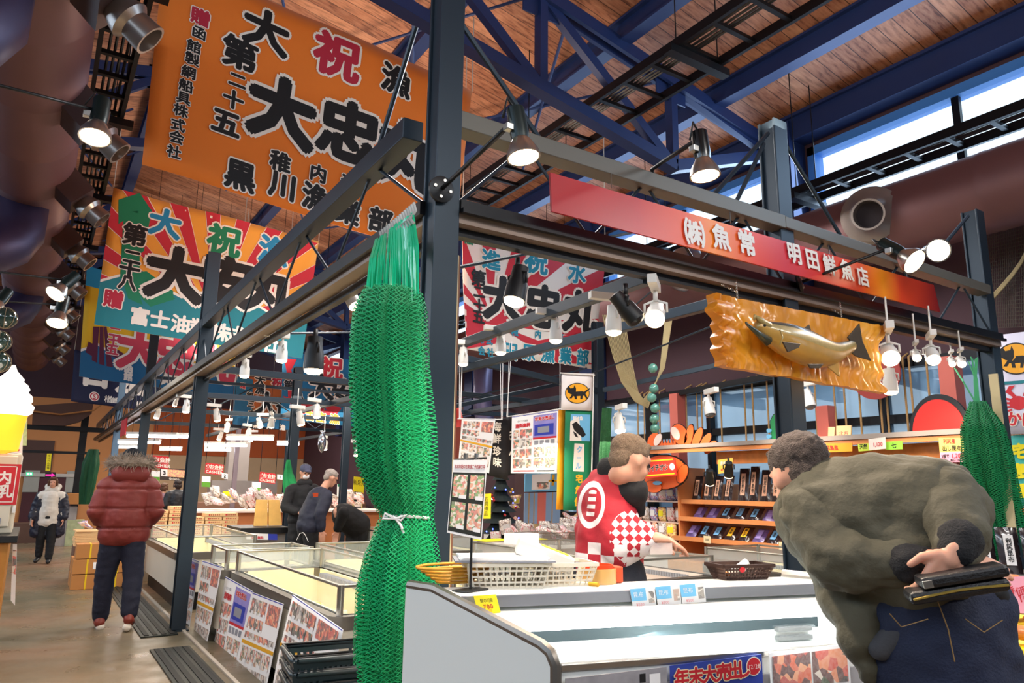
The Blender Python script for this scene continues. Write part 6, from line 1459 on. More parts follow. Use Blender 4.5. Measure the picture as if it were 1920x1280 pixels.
outlined(t, CRB, ellp(1243, 885, 44, 32), 7.34, 'shell'); outlined(t, CRB, ellp(1224, 912, 16, 11, rot=10), 7.32, 'claw'); cut(t, SKYP, ellp(1232, 905, 8, 4), 7.305, .01, 'eye_blue'); outlined(t, CRB, ellp(1279, 888, 9, 18, rot=20), 7.32, 'leg')
p = board('red_banner_board', mat('poppy_red_board', '#e03a28', .5, var=.06), ((1200, 862), (1264, 857), (1268, 891), (1196, 897)), None, 'red board with brush lettering for local favourites, over the lower crab', X=7.2)
for v_ in (.08, .86): p.rect(YEL, .02, v_, .96, v_+.07, 1)
p.text(INK, '地元イチオシ', .46, .5, .4, wf=.85, bold=.03, out=INKW, ob=.03, layer=3); p.disc(INKW, .92, .5, .07, 2, n=16); p.done(step=.0012)
# price boards under the eave
def pcard(q, lines, m, label, X=7.2, cat='price board', thick=.006):
    p = board('price_board', m, q, None, label, X=X, cat=cat, thick=thick)
    for (txt, mm, u, v, h, wf) in lines: p.text(mm, txt, u, v, h, wf=wf, bold=.02, layer=3)
    p.done(step=.0012); return p
PKC = mat('pink_card', '#f0a8c0', .6, var=.02); YC2 = mat('butter_card', '#f6dc70', .6, var=.02)
pcard(((1760, 821), (1816, 821), (1819, 846), (1762, 848)), [('利尻産', RED, .35, .78, .36, .8), ('出し昆布', INK, .42, .28, .42, .8)], YC2, 'butter-yellow price board for kelp left of the right green net', 7.2)
pcard(((1762, 848), (1820, 845), (1820, 865), (1764, 867)), [('3袋で', INK, .18, .6, .42, .7), ('1,200円', RED, .66, .62, .62, .75), ('税込1,296', INK, .5, .18, .26, .8)], PKC, 'pink price strip reading 1,200 under the butter-yellow kelp board', 7.19)
pcard(((1887, 812), (1935, 810), (1938, 845), (1890, 847)), [('利尻産', RED, .45, .8, .34, .8), ('早煮', INK, .5, .3, .5, .9)], YC2, 'butter-yellow price board at the right picture edge', 7.0)
pcard(((1890, 847), (1938, 845), (1938, 866), (1892, 868)), [('1袋で', INK, .3, .6, .42, .7)], PKC, 'pink price strip at the right picture edge', 6.99)
pcard(((1628, 823), (1660, 819), (1661, 841), (1630, 844)), [('1,120', RED, .55, .45, .5, .8)], BLUSH, 'small pinkish price card reading 1,120 behind the big man', 7.18)
pcard(((1608, 832), (1650, 829), (1650, 843), (1610, 846)), [('天然', INK, .25, .6, .7, .8)], mat('lime_card', '#c8e048', .6, var=.03), 'lime card partly behind the small pink price card', 7.22)
pcard(((1660, 828), (1692, 826), (1692, 842), (1661, 843)), [('七', INK, .5, .5, .7, 1)], mat('green_card', '#8fd040', .6, var=.03), 'green card right of the small pink price card', 7.22)
pcard(((1530, 832), (1598, 830), (1598, 846), (1540, 848)), [('利尻島産', RED, .35, .5, .6, .8)], mat('orange_card', '#f2a01c', .6, var=.03), 'orange price strip just above the big man\'s head', 7.22)
pcard(((1346, 862), (1374, 858), (1374, 884), (1347, 888)), [('昆布', PAPER, .35, .7, .3, .8), ('¥3,200', RED, .4, .25, .24, .8)], mat('honey_card', '#e9b84a', .6, var=.04), 'honey-coloured price board under the eave above the kelp packs', 7.3)
for i, (q, m_, lb) in enumerate((((( 1553, 800), (1565, 800), (1564, 823), (1552, 823)), CARDL, 'small standing pale cardboard sheet on the eave, left one'), (((1568, 798), (1596, 797), (1595, 822), (1568, 823)), CARDL, 'cardboard sheet with red marks on the eave, right one'), (((1447, 790), (1462, 788), (1462, 835), (1446, 835)), CARD, 'brown cardboard edge beside the middle post'))):
    p = board('cardboard_sheet', m_, q, None, lb, X=7.45, cat='cardboard'); 
    if i == 1: p.text(RED, '北方', .5, .4, .4, layer=3)
    p.done()
t = thing('green_cutout', 'green cut-out with a row of blue dots beside the middle post', 'sign', P(1455, 810, X=7.4)); outlined(t, mat('leaf_board', '#2a8a50', .6, var=.08), [(1448, 832), (1444, 790), (1450, 778), (1462, 774), (1470, 780), (1466, 832)], 7.42, 'leaf'); [cut(t, SKYP, ellp(1441, 807+k*11, 4, 4), 7.38, .02, 'blue_dot') for k in range(3)]
# octopus-like black and red cut-outs by the net
t = thing('octopus_cutout', 'red and black octopus-tentacle cut-out seen through the gap right of the big man', 'sign', P(1850, 950, X=7.8)); outlined(t, mat('bright_red_board', '#e0281c', .45, var=.05), ellp(1856, 965, 11, 28, rot=5), 7.8, 'tentacle'); outlined(t, mat('bright_red_board', '#e0281c', .45, var=.05), ellp(1815, 880, 12, 22, rot=15), 7.8, 'tentacle'); [cut(t, BLUSH, ellp(1850+8*k, 958, 3, 3), 7.78, .02, 'sucker') for k in range(2)]
# ================= FLAGS =================
CATY = mat('courier_yellow', '#f0a81c', .6, var=.02)
def catmark(p, cx, cy, s, mir=1):
    u, v, k = uvof(p, cx, cy)
    f = lambda x, y: uvof(p, cx+x*s*mir, cy+y*s)[:2]
    p.poly(INK, [f(31*math.cos(a*PI/18), 26*math.sin(a*PI/18)) for a in range(36)], 2, 'mark'); p.poly(CATY, [f(29*math.cos(a*PI/18), 24*math.sin(a*PI/18)) for a in range(36)], 3, 'mark')
    for pl in ([(-26, -10), (-22, -19), (-17, -12), (-9, -14), (-7, -21), (-3, -12), (-3, -3), (-8, 2), (-16, 3), (-24, -2)], [(-14, 0), (-2, -4), (12, -5), (20, -2), (20, 6), (6, 7), (-8, 8), (-14, 6)], [(-14, 4), (-8, 4), (-14, 13), (-20, 13)], [(-8, 5), (-2, 5), (0, 15), (-6, 15)], [(8, 4), (14, 4), (12, 15), (7, 15)], [(15, 2), (20, 2), (26, 13), (21, 14)], [(16, -3), (24, -9), (31, -13), (31, -10), (25, -5), (19, 1)]): p.poly(INK, [f(a, b) for a, b in pl], 4, 'mark')
LIL = mat('white_flag_cloth', '#eee6e4', .7, var=.03, vs=3); GF = mat('flag_green', '#0a7a50', .7, var=.05)
p = bannerpx('flag', LIL, ((1053, 699), (1112, 700), (1110, 770), (1052, 768)), 6.9, 'white top flag with a black cat on a yellow oval', amp=.006, nu=4, nv=4, group='courier flags', cat='flag'); catmark(p, 1082, 737, .75); p.done(step=.0012)
p = bannerpx('flag', GF, ((1060, 769), (1112, 770), (1110, 955), (1056, 957)), 6.92, 'long green courier flag with parcel lettering under the cat flag', amp=.006, nu=4, nv=8, group='courier flags', cat='flag')
fp = lambda *q: pp(p, *q)
p.poly(SKYP, fp((1070, 776), (1107, 777), (1106, 827), (1068, 826)), 2); p.poly(INKW, fp((1069, 790), (1085, 780), (1090, 826), (1068, 826)), 3); p.poly(INK, fp((1072, 795), (1080, 790), (1092, 803), (1098, 815), (1092, 820), (1082, 812), (1076, 806)), 5); p.poly(INK, fp((1074, 808), (1080, 812), (1084, 820), (1078, 818)), 5)
put(p, [('鮮', 1077, 784, 9, PAPER, None), ('魚', 1089, 784, 9, PAPER, None)], layer=5); p.poly(INKW, fp((1077, 831), (1095, 832), (1094, 884), (1074, 883)), 2); p.poly(GF, fp((1078.5, 885), (1093, 885), (1091, 950), (1076, 950)), 3)
p.poly(BLUSH, fp((1078, 833), (1094, 833), (1092.5, 882), (1076, 882)), 3)
put(p, [('ク', 1086, 842, 14, SKYP, None), ('ー', 1085, 858, 12, SKYP, None), ('ル', 1084, 873, 14, SKYP, None), ('宅', 1085, 897, 17, CATY, None), ('急', 1084, 918, 17, CATY, None), ('便', 1083, 940, 17, CATY, None)], layer=6, bold=.04)
u_, v_ = uvof(p, 1085, 858)[:2]; p.done(step=.0012)
p = bannerpx('flag', mat('amber_flag_cloth', '#f0a010', .7, var=.04), ((1047, 768), (1061, 769), (1058, 955), (1043, 955)), 7.0, 'amber yellow vertical flag edge left of the green courier flag', amp=.01, nu=2, nv=6, group='courier flags', cat='flag'); p.done()
o = MB().tube([P(1050, 699, Y=6.88), P(1115, 703, Y=6.88)], .008, 6).tube([P(1113, 700, Y=6.88), P(1108, 960, Y=6.88)], .008, 6).build('flag_pole', WHITEP); tag(o, 'thin pole frame holding the courier flags', 'pole')
LF = mat('lilac_white_flag', '#d9d8ec', .7, var=.03)
p = bannerpx('flag', LF, ((1872, 628), (1950, 618), (1952, 812), (1876, 815)), None, 'right-edge flag with a black cat oval and a red crab', amp=.006, nu=4, nv=6, group='courier flags', X=6.9, cat='flag')
catmark(p, 1905, 672, 1.15); p.poly(TEAL, fp((1874, 716), (1952, 710), (1952, 716), (1874, 722)), 2)
def fp(*q): return pp(p, *q)
p.poly(RED, fp(*ellp(1910, 755, 17, 13)), 3); 
for k in range(4): p.poly(RED, fp((1898, 748+k*6), (1882, 744+k*9), (1880, 748+k*9), (1898, 752+k*6)), 3)
p.poly(RED, fp((1900, 745), (1886, 735), (1892, 724), (1904, 722), (1896, 732), (1906, 742)), 3); p.poly(RED, fp((1918, 742), (1924, 725), (1916, 722), (1934, 728), (1930, 744)), 3); put(p, [('か', 1902, 785, 30, RED, INKW), ('に', 1932, 786, 30, RED, INKW)]); p.done(step=.0012)
p = bannerpx('flag', mat('turquoise_flag', '#46b8b0', .7, var=.03), ((1876, 818), (1952, 812), (1955, 945), (1880, 948)), None, 'turquoise flag with yellow lettering below the crab flag', amp=.006, nu=4, nv=6, group='courier flags', X=6.95, cat='flag')
put(p, [('宅', 1912, 845, 30, YEL, None), ('急', 1914, 882, 30, YEL, None), ('便', 1916, 920, 30, YEL, None)], bold=.05); p.done(step=.0012)
# ================= HANGING FLYERS, NOREN, TREE =================
YH = 6.5
hq_ = lambda *q: [P(a, b, Y=YH) for a, b in q]
flyer('flyer', hq_((866, 785), (929, 786), (917, 887), (860, 862)), 'flyer hanging on strings above the poster stand, left of the two hung ones', 'B', 'flyers hung on strings')
flyer('flyer', hq_((960, 781), (1047, 768), (1044, 887), (958, 887)), 'wide flyer hanging on strings left of the courier flags', 'A', 'flyers hung on strings')
m = MB()
for px, y0, x1, y1 in ((862, 640, 861, 785), (868, 640, 862, 785), (868, 640, 864, 785), (937, 640, 940, 786), (943, 640, 942, 786), (955, 640, 952, 780), (960, 640, 950, 780), (1050, 640, 1050, 768)): m.tube([P(px, y0, Y=YH), P(x1, y1, Y=YH)], .003, 4)
m.tube([P(858, 785, Y=YH), P(942, 786, Y=YH)], .005, 5); m.tube([P(950, 781, Y=YH), P(1052, 766, Y=YH)], .005, 5)
o = m.build('hanging_strings', PAPER); tag(o, 'white strings and rods holding the two hung flyers', 'strings')
NOR = mat('black_curtain_cloth', '#17141a', .85, var=.05)
p = bannerpx('shop_curtain', NOR, ((918, 786), (958, 783), (952, 900), (912, 890)), 7.6, 'black curtain with white brush characters between the hung flyers', amp=.02, nu=4, nv=6, group=None, cat='curtain'); put(p, [(c, 931, y, 20, INKW, None) for c, y in zip('海鮮珍味', (800, 822, 845, 866))], bold=.03); p.done()
p = bannerpx('shop_curtain', NOR, ((948, 781), (1052, 768), (1050, 870), (950, 892)), 7.7, 'black curtain behind the wide hung flyer', amp=.02, nu=4, nv=6, group=None, cat='curtain'); put(p, [('お', 956, 815, 22, INKW, None), ('い', 956, 845, 22, INKW, None)], bold=.03); p.done()
random.seed(9)
tc = P(938, 990, Y=10.3); t = thing('christmas_tree', 'dark Christmas tree with small blue and white lights behind the poster stand', 'tree', (tc.x, tc.y, 0)); TRM = mat('dark_fir', '#0b1a14', .8, var=.4, vs=30)
m = MB(); 
for k in range(9): z = .35+k*.17; r = .42*(1-k/10.5); m.lathe([(r, z), (r*.55, z+.1), (r*.25, z+.28)], (tc.x, tc.y, 0), 14)
m.build('branches', TRM, t); MB().tube([(tc.x, tc.y, 0), (tc.x, tc.y, .5)], .03, 8).build('trunk', CARD, t)
for nm_, mm, n in (('blue_lights', mat('blue_fairy_light', '#4050ff', .5, emit=8, var=0), 16), ('white_lights', mat('white_fairy_light', '#e0e8ff', .5, emit=8, var=0), 10), ('red_baubles', mat('red_bauble', '#b83028', .2, .3, var=0), 9), ('gold_stars', mat('gold_star', '#d8a850', .3, .5, var=0), 5)):
    m = MB()
    for k in range(n): z = random.uniform(.4, 1.8); r = .44*(1-(z-.35)/1.9); a = random.uniform(PI, 2*PI); m.ell((tc.x+r*math.cos(a), tc.y+r*math.sin(a), z), .012 if 'light' in nm_ else .025, 4)
    m.build(nm_, mm, t)
o = MB().bx(P(958, 890, X=7.9).x, 8.1, P(990, 900, X=7.9).y, P(965, 900, X=7.9).y, 0, 2.9).build('brown_pillar', mat('brown_plum_pillar', '#4c2f34', .6, var=.08)); tag(o, 'dark brown pillar right of the Christmas tree', 'pillar')
tc = P(1004, 1005, Y=9.6); t = thing('gold_cone_tree', 'small pale gold cone tree beside the brown pillar', 'tree', (tc.x, tc.y, .66)); MB().lathe([(.16, .0), (.13, .1), (.1, .25), (.06, .42), (.015, .6)], (tc.x, tc.y, .67), 16).build('cone', mat('tan_sequin', '#b89a6a', .4, .3, var=.6, vs=70, bump=.6), t, smooth=True)
# posters behind
p = board('wall_poster', PAPER, ((824, 895), (850, 893), (846, 960), (822, 955)), 8.6, 'white hand-drawn map poster left of the poster stand'); [p.rect(GREYP, .1+.15*(k % 5), .1+.11*k, .3+.12*(k % 5), .13+.11*k, 1) for k in range(7)]; p.done()
p = board('wall_poster', mat('brown_plank_wall', '#7a3426', .6, var=.3, vs=8), ((824, 805), (866, 800), (862, 890), (824, 893)), 9.0, 'red-brown plank panel behind the hung flyers', cat='panel'); p.done()
p = board('paper_sign', PAPER, ((829, 835), (849, 832), (852, 878), (832, 880)), 8.4, 'tilted white sign with a small drawing left of the hung flyer'); p.rect(FOOD[2], .3, .3, .7, .8, 1); p.done()
p = board('yellow_notice', YEL, ((905, 926), (921, 925), (920, 972), (903, 972)), 7.2, 'yellow handwritten vertical notice right of the poster stand'); p.text(INK, 'お買得品', .45, .5, .2, vert=True, layer=3); p.done()
p = board('picture_board', SKYP, ((985, 888), (1048, 885), (1045, 920), (984, 922)), 8.8, 'blue picture board with a gold ribbon photo under the wide hung flyer'); p.rect(PAPER, .2, .1, .75, .95, 1); p.rect(FOOD[0], .35, .15, .7, .5, 2); p.rect(GOLD, .7, .5, 1, .6, 2); p.rect(GOLD, .8, .3, .88, .9, 2); p.done()
p = board('striped_panel', mat('blue_grey_panel', '#7f9ab8', .6, var=.03), ((984, 924), (1052, 922), (1050, 980), (983, 982)), 9.2, 'blue-grey panel with a salmon stripe and ropes, right of the pillar', cat='panel'); p.rect(SALM, .35, 0, .58, 1, 1); p.rect(ROPE, .1, 0, .13, 1, 1); p.rect(ROPE, .24, 0, .27, 1, 1); p.rect(ROPE, .75, 0, .78, 1, 1); p.done()
c = P(842, 790, Y=9.2); t = thing('life_ring', 'red life ring hanging on the dark wall behind the post', 'life ring', c); m = MB(); rg_ = [c+V((.17*math.cos(a*PI/12), 0, .24*math.sin(a*PI/12))) for a in range(25)]; m.tube(rg_, .05, 10, False); m.build('ring', mat('faded_red', '#b8342c', .6, var=.1), t, smooth=True)
# yellow price sheets & box on the middle freezer
for i, (a_, b_) in enumerate((((890, 1012), (942, 1016)), ((942, 1008), (1010, 1018)))): c = P((a_[0]+b_[0])/2, 1010, Y=7.3); o = MB().box((c.x, 7.2, .84), (.42, .3, .004), .1, ).build('yellow_sheet', YEL); tag(o, 'yellow price sheet lying on the freezer behind the poster stand, %s one' % ['left', 'right'][i], 'sheet')
c = P(978, 1010, Y=6.9); o = MB().box((c.x, 6.9, .87), (.34, .2, .11), .1).build('white_box', PAPER, bevel=.004); tag(o, 'small white box on the freezer rail behind the yellow sheets', 'box')
# salted fish heap on a yellow tray, right edge
fx = P(1900, 1120, X=3.6); t = thing('fish_tray', 'yellow tray of orange dried fish at the right edge beside the big man', 'tray', (3.6, fx.y, .8)); zt_ = P(1880, 1210, X=3.5).z
MB().box((3.9, 1.55, zt_), (1.0, .9, .03), .1).build('tray', YEL, t); MB().bx(3.4, 4.5, 1.1, 2.1, 0, zt_-.02).build('stand', mat('dark_stand', '#33302c', .6, var=.1), t)
random.seed(21); FO = mat('dried_salmon', '#c9743c', .4, var=.5, vs=25, coat=.3)
for i in range(26):
    x = random.uniform(3.5, 4.3); y = random.uniform(1.25, 2.0); z = zt_+.04+.03*(i//5)+random.uniform(0, .04); o = MB().ell((x, y, z), (.15, .045, .03), 8, Matrix.Rotation(random.uniform(-.7, .7), 3, 'Z') @ Matrix.Rotation(random.uniform(-.3, .3), 3, 'Y')).build('dried_fish', FO, smooth=True); tag(o, 'orange dried fish piece heaped on the yellow tray at the right edge', 'dried fish', 'dried fish pieces on the yellow tray')
p = Panel('price_card', PKC, P(1888, 1082, X=3.45), P(1945, 1078, X=3.45), P(1945, 1150, X=3.45), P(1884, 1148, X=3.45), thick=.004, label='pink handwritten price card stuck in the dried fish at the right edge', cat='price card'); p.text(RED, '特価', .3, .6, .3, layer=3, rot=.3); p.text(RED, '100', .7, .4, .3, layer=3, rot=.3); p.done()
t = thing('kelp_bag_stand', 'stand of black kelp bags with white labels right of the big man', 'stand', P(1860, 1050, X=5.6)); c = P(1862, 1040, X=5.4); MB().bx(c.x-.1, c.x+.5, c.y-.3, c.y+.3, 0, c.z-.12).build('stand_body', SGW, t)
for i in range(4): pk = pack('kelp_pack', 'black kelp bag with white label right of the big man, %s of four' % tn[i], (c.x+.05*i, c.y+.2-.13*i, c.z-.12), .13, .3, .04, FILM, PAPER, '利尻昆布', 'black kelp bags by the right post', lean=.15, rz=.7)
# soffit clutter: boxes beyond far left
for i, (px, py, w_, h_, m_, lb) in enumerate(((128, 960, .35, .5, SGW, 'grey crate stack behind the woman, left one'), (142, 985, .35, .45, mat('green_white_boxes', '#a8b088', .6, var=.4, vs=10), 'stack of printed boxes behind the cardboard cartons'), (150, 935, .5, .3, CARD, 'brown carton on top of the far crates'))):
    c = PD(px, py, 16.5); o = MB().bx(c.x-w_/2, c.x+w_/2, c.y, c.y+.4, 0 if i < 2 else c.z-.12, c.z+.12).build(['grey_crate', 'printed_box', 'cardboard_box'][i], m_, bevel=.005); tag(o, lb, 'box')
o = MB().bx(-.6, .25, 21, 21.6, 0, .45).build('low_bench', mat('brown_bench', '#5c4034', .6, var=.1)); tag(o, 'low brown bench near the far red doors', 'bench')
# far wall diner signs on the left back
o = MB().tube([(-.3, 21.2, 3.1), (.4, 21.2, 3.05), (1.1, 21.2, 3.2), (1.4, 21.2, 3.5)], .02, 6).build('curved_awning_edge', CARD); tag(o, 'thin curved edge of the brown awning at the far left', 'awning')
o = MB().prism([P(a, b, Y=21.3) for a, b in ((62, 760), (176, 752), (172, 775), (150, 790), (120, 798), (60, 796))], (0, .3, 0)).build('awning', mat('brown_awning', '#5a3c30', .7, var=.1)); tag(o, 'dark brown curved awning over the far left corner', 'awning')
# ================= PEOPLE =================
SKIN = mat('skin', '#d39a80', .5, var=.08, vs=20); SKIN.node_tree.nodes['Principled BSDF'].inputs['Subsurface Weight'].default_value = .08
def fuse(name, prims, m, parent, voxel=.012, smooth=3, wrinkle=0, wscale=.12, join=None):
    mb = MB()
    for p in prims:
        if p[0] == 'c':
            _, a, b, r1, r2 = p; a, b = V(a), V(b); L = (b-a).length; n = max(2, int(L/(min(r1, r2)*.35))+1)
            if L < 1e-5: mb.ell(a, r1, 8); continue
            d = (b-a)/L; prof = []
            for k in range(5): t_ = PI/2*k/4; prof.append((r1*math.sin(t_)+1e-4, -r1*math.cos(t_)))
            for k in range(5): t_ = PI/2*k/4; prof.append((r2*math.cos(t_)+1e-4, L+r2*math.sin(t_)))
            mb.lathe(prof, a, 20, d)
        else: _, c, r, M = p; mb.ell(c, r, 12, M)
    me = bpy.data.meshes.new('tmp'); me.from_pydata(mb.v, [], mb.f); o = bpy.data.objects.new('tmp', me); sc.collection.objects.link(o)
    r_ = o.modifiers.new('r', 'REMESH'); r_.mode = 'VOXEL'; r_.voxel_size = voxel; r_.use_smooth_shade = True
    s_ = o.modifiers.new('s', 'SMOOTH'); s_.iterations = smooth; s_.factor = .6
    bpy.context.view_layer.update(); out = bpy.data.meshes.new_from_object(o.evaluated_get(bpy.context.evaluated_depsgraph_get())); bpy.data.objects.remove(o)
    if wrinkle:
        bm = bmesh.new(); bm.from_mesh(out); bm.normal_update()
        for v in bm.verts:
            q = v.co/wscale; n_ = mnoise.noise(V((q.x, q.y, q.z*1.6)))+.5*mnoise.noise(V((q.x*2.3+5, q.y*2.3, q.z*3.2))); v.co += v.normal*wrinkle*n_
        bm.to_mesh(out); bm.free()
    out.polygons.foreach_set('use_smooth', [True]*len(out.polygons))
    if join:
        bm = bmesh.new(); bm.from_mesh(out)
        for j in join: bm.from_mesh(j)
        bm.to_mesh(out); bm.free(); out.polygons.foreach_set('use_smooth', [True]*len(out.polygons))
    out.materials.clear(); out.materials.append(m); out.name = name
    ob = bpy.data.objects.new(name, out)
    if parent is None: sc.collection.objects.link(ob)
    else: place_child(ob, parent)
    return ob
def raw(prims, voxel, smooth=2):
    o = fuse('tmp', prims, SKIN, None, voxel, smooth); me = o.data; bpy.data.objects.remove(o); return me
def hand(wrist, fwd, palm_n, curl=.6, side=1, s=1.0, thumb=.6):
    """prims of a hand: fwd = toward the fingers, palm_n = out of the palm, side = +1 if the thumb lies on fwd x palm_n"""
    w, f, n = V(wrist), V(fwd).normalized(), V(palm_n); n = (n-f*n.dot(f)).normalized(); x = f.cross(n)*side; pr = []
    pc = w+f*.05*s
    pr += [('c', w, w+f*.03*s, .022*s, .024*s)]
    for k in range(4): pr.append(('c', w+f*.03*s+x*(.022-.014*k)*s, w+f*.085*s+x*(.03-.02*k)*s, .015*s, .0115*s))
    for k, L in enumerate((.9, 1.0, .93, .74)):
        b = w+f*.088*s+x*(.031-.0205*k)*s; a = curl*(.55+.08*k); p = b; d = f
        for j, l in enumerate((.042, .027, .021)):
            ang_ = a*(j+1)*.75; d = (f*math.cos(ang_)+n*math.sin(ang_)).normalized(); q = p+d*l*L*s; pr.append(('c', p, q, (.0095-.0008*j)*s, (.0088-.001*j)*s)); p = q
    b = w+f*.03*s+x*.026*s; d = (f*.6+x*.75+n*.25*thumb*2).normalized(); q = b+d*.038*s; pr.append(('c', b, q, .014*s, .011*s)); d2 = (f*.85+x*.3+n*.5*thumb*2).normalized(); pr.append(('c', q, q+d2*.032*s, .0105*s, .0088*s)); return pr
def headprims(c, fwd, up, s=1.0):
    """head centred at c; s=1 for a 23 cm head"""
    f = V(fwd).normalized(); u = V(up); u = (u-f*u.dot(f)).normalized(); x = f.cross(u); M = Matrix((x, f, u)).transposed(); q = lambda a, b, d: c+M @ (V((a, b, d))*s)
    pr = [('e', q(0, -.012, .03), (.074*s, .094*s, .082*s), M), ('e', q(0, .018, -.025), (.058*s, .068*s, .075*s), M), ('c', q(-.018, .055, -.085), q(.018, .055, -.085), .022*s, .022*s)]
    pr += [('c', q(0, .084, .012), q(0, .102, -.022), .009*s, .014*s)]                  # nose
    for k in (-1, 1): pr += [('e', q(k*.076, -.008, -.005), (.009*s, .02*s, .032*s), M), ('c', q(k*.012, .082, .032), q(k*.045, .072, .034), .011*s, .009*s), ('e', q(k*.035, .062, -.03), (.02*s, .018*s, .018*s), M)]
    pr += [('c', q(-.02, .078, -.052), q(.02, .078, -.052), .008*s, .008*s)]             # lips
    return pr, q, M
EYE = mat('eye_dark', '#1a1210', .2, var=0); LIP = mat('lip', '#a8584c', .5, var=0)
def facebits(q, body, s=1.0, eyes=True):
    for k in (-1, 1): MB().ell(q(k*.03, .077, .012), .0095*s, 6).build('eye', EYE, body, smooth=True)
    MB().tube([q(-.022, .084, -.052), q(0, .088, -.053), q(.022, .084, -.052)], .0035*s, 6).build('mouth', LIP, body, smooth=True)
def hairobj(body, q, M, m, s=1.0, style='short', dens=.9):
    pr = [('e', q(0, -.022, .052), (.077*s, .096*s, .074*s), M)]
    if style == 'short': pr += [('e', q(0, -.066, .0), (.06*s, .042*s, .06*s), M), ('c', q(-.045, .04, .088), q(.045, .04, .088), .015*s, .015*s)]
    if style == 'bob': pr += [('e', q(0, -.05, -.02), (.085*s, .06*s, .085*s), M)]+[('c', q(k*.075, .03, .04), q(k*.08, .02, -.05), .02*s, .018*s) for k in (-1, 1)]+[('c', q(-.045, .06, .09), q(.045, .06, .09), .026*s, .024*s)]
    return fuse('hair', pr, m, body, .008*s, 1, .006*s, .018)
def m_cloth(name, col, rough=.8, var=.18, vs=10, bump=.25, bs=120):
    return mat(name, col, rough, var=var, vs=vs, bump=bump, bs=bs)

# ---- big man at the right, bending over the case, back to the camera ----
def px(a, b, d): return PD(a, b, d)
def r(p_, d): return p_*d/F
fwd = (px(1385, 960, 2.5)-px(1500, 880, 2.1)).normalized(); upv = (px(1470, 760, 2.12)-px(1500, 880, 2.05))
HC = px(1500, 897, 2.1); hp, q, M = headprims(HC, fwd, upv, 1.02)
bx, by = 1.98, 1.10
hips = px(1750, 1165, 1.86); hL = px(1712, 1190, 1.9); hR = px(1800, 1180, 1.84)
footL = V((hL.x-.05, hL.y+.05, .05)); footR = V((hR.x+.03, hR.y-.02, .05)); kneeL = V((hL.x-.04, hL.y+.0, .5)); kneeR = V((hR.x+.02, hR.y-.05, .5))
shL = px(1530, 960, 2.02); shR = px(1775, 925, 1.85); elL = px(1580, 1068, 1.95); elR = px(1812, 1010, 1.72); wL = px(1735, 1060, 1.74); wR = px(1785, 1048, 1.7)
neck = px(1585, 915, 1.98)
prims = hp+[('c', q(0, -.03, -.06), neck, .055, .06), ('c', neck, px(1690, 1050, 1.9), .05, .12), ('c', px(1690, 1050, 1.9), hips, .12, .13), ('c', shL, shR, .07, .07), ('c', shL, elL, .05, .042), ('c', elL, wL, .042, .028), ('c', shR, elR, .05, .042), ('c', elR, wR, .042, .028),
    ('c', hL, kneeL, .085, .055), ('c', hR, kneeR, .085, .055), ('c', kneeL, footL, .052, .035), ('c', kneeR, footR, .052, .035)]
hands = raw(hand(px(1745, 1046, 1.71), px(1805, 1054, 1.68)-px(1745, 1046, 1.71), V((.3, .5, -.8)), .5, 1, .95), .0042), raw(hand(px(1790, 1028, 1.66), px(1772, 1064, 1.66)-px(1790, 1028, 1.66), V((.5, .8, -.1)), 1.1, -1, .95, .3), .0042)
big = fuse('person', prims, SKIN, None, .012, 2, join=hands); tag(big, 'big man in an olive jacket and jeans bending over the display case, back to us', 'person')
facebits(q, big)
OLV = m_cloth('olive_jacket', '#4d4939', .8, .22, 5, .35, 55); RIB = m_cloth('black_rib_knit', '#17171a', .9, .1, 10, .4, 200); JEAN = m_cloth('dark_denim', '#111b36', .8, .35, 6, .3, 160)
jk = [('c', px(1568, 968, 2.02), px(1735, 962, 1.9), r(112, 1.98), r(112, 1.88)), ('c', px(1600, 985, 1.99), px(1720, 1060, 1.86), r(118, 1.99), r(108, 1.84)), ('c', px(1640, 1030, 1.95), px(1760, 1090, 1.84), r(100, 1.95), r(56, 1.82)),
      ('c', px(1545, 975, 2.02), px(1600, 1075, 2.0), r(82, 2), r(70, 2)), ('c', px(1590, 1080, 1.98), px(1615, 1190, 1.86), r(66, 2), r(44, 1.9)), ('c', px(1615, 1190, 1.86), px(1626, 1262, 1.84), r(40, 1.9), r(20, 1.9)), ('c', px(1690, 1130, 1.86), px(1620, 1250, 1.83), r(26, 1.9), r(16, 1.9)),
      ('c', px(1575, 925, 2.02), px(1600, 940, 2.0), r(72, 2), r(80, 2)), ('c', px(1690, 925, 1.93), px(1745, 935, 1.9), r(78, 1.9), r(66, 1.88))]
o = fuse('jacket', jk, OLV, big, .011, 3, .014, .1)
fuse('sleeve', [('c', px(1520, 955, 1.99), px(1575, 1050, 1.86), r(60, 1.99), r(58, 1.86)), ('c', px(1575, 1050, 1.86), px(1695, 1056, 1.77), r(58, 1.86), r(40, 1.76))], OLV, big, .011, 2, .013, .075)
fuse('sleeve', [('c', px(1770, 940, 1.84), px(1798, 1000, 1.73), r(66, 1.85), r(52, 1.74)), ('c', px(1798, 995, 1.73), px(1795, 1022, 1.70), r(52, 1.74), r(44, 1.7))], OLV, big, .011, 2, .01, .08)
fuse('cuff', [('c', px(1706, 1056, 1.745), px(1730, 1054, 1.73), r(38, 1.76), r(31, 1.74))], RIB, big, .008, 1, .003, .02); fuse('cuff', [('c', px(1800, 1012, 1.69), px(1793, 1030, 1.675), r(40, 1.7), r(33, 1.7))], RIB, big, .008, 1, .003, .02)
fuse('collar', [('c', px(1555, 905, 2.05), px(1600, 905, 1.98), r(40, 2), r(44, 2))], RIB, big, .01, 2)
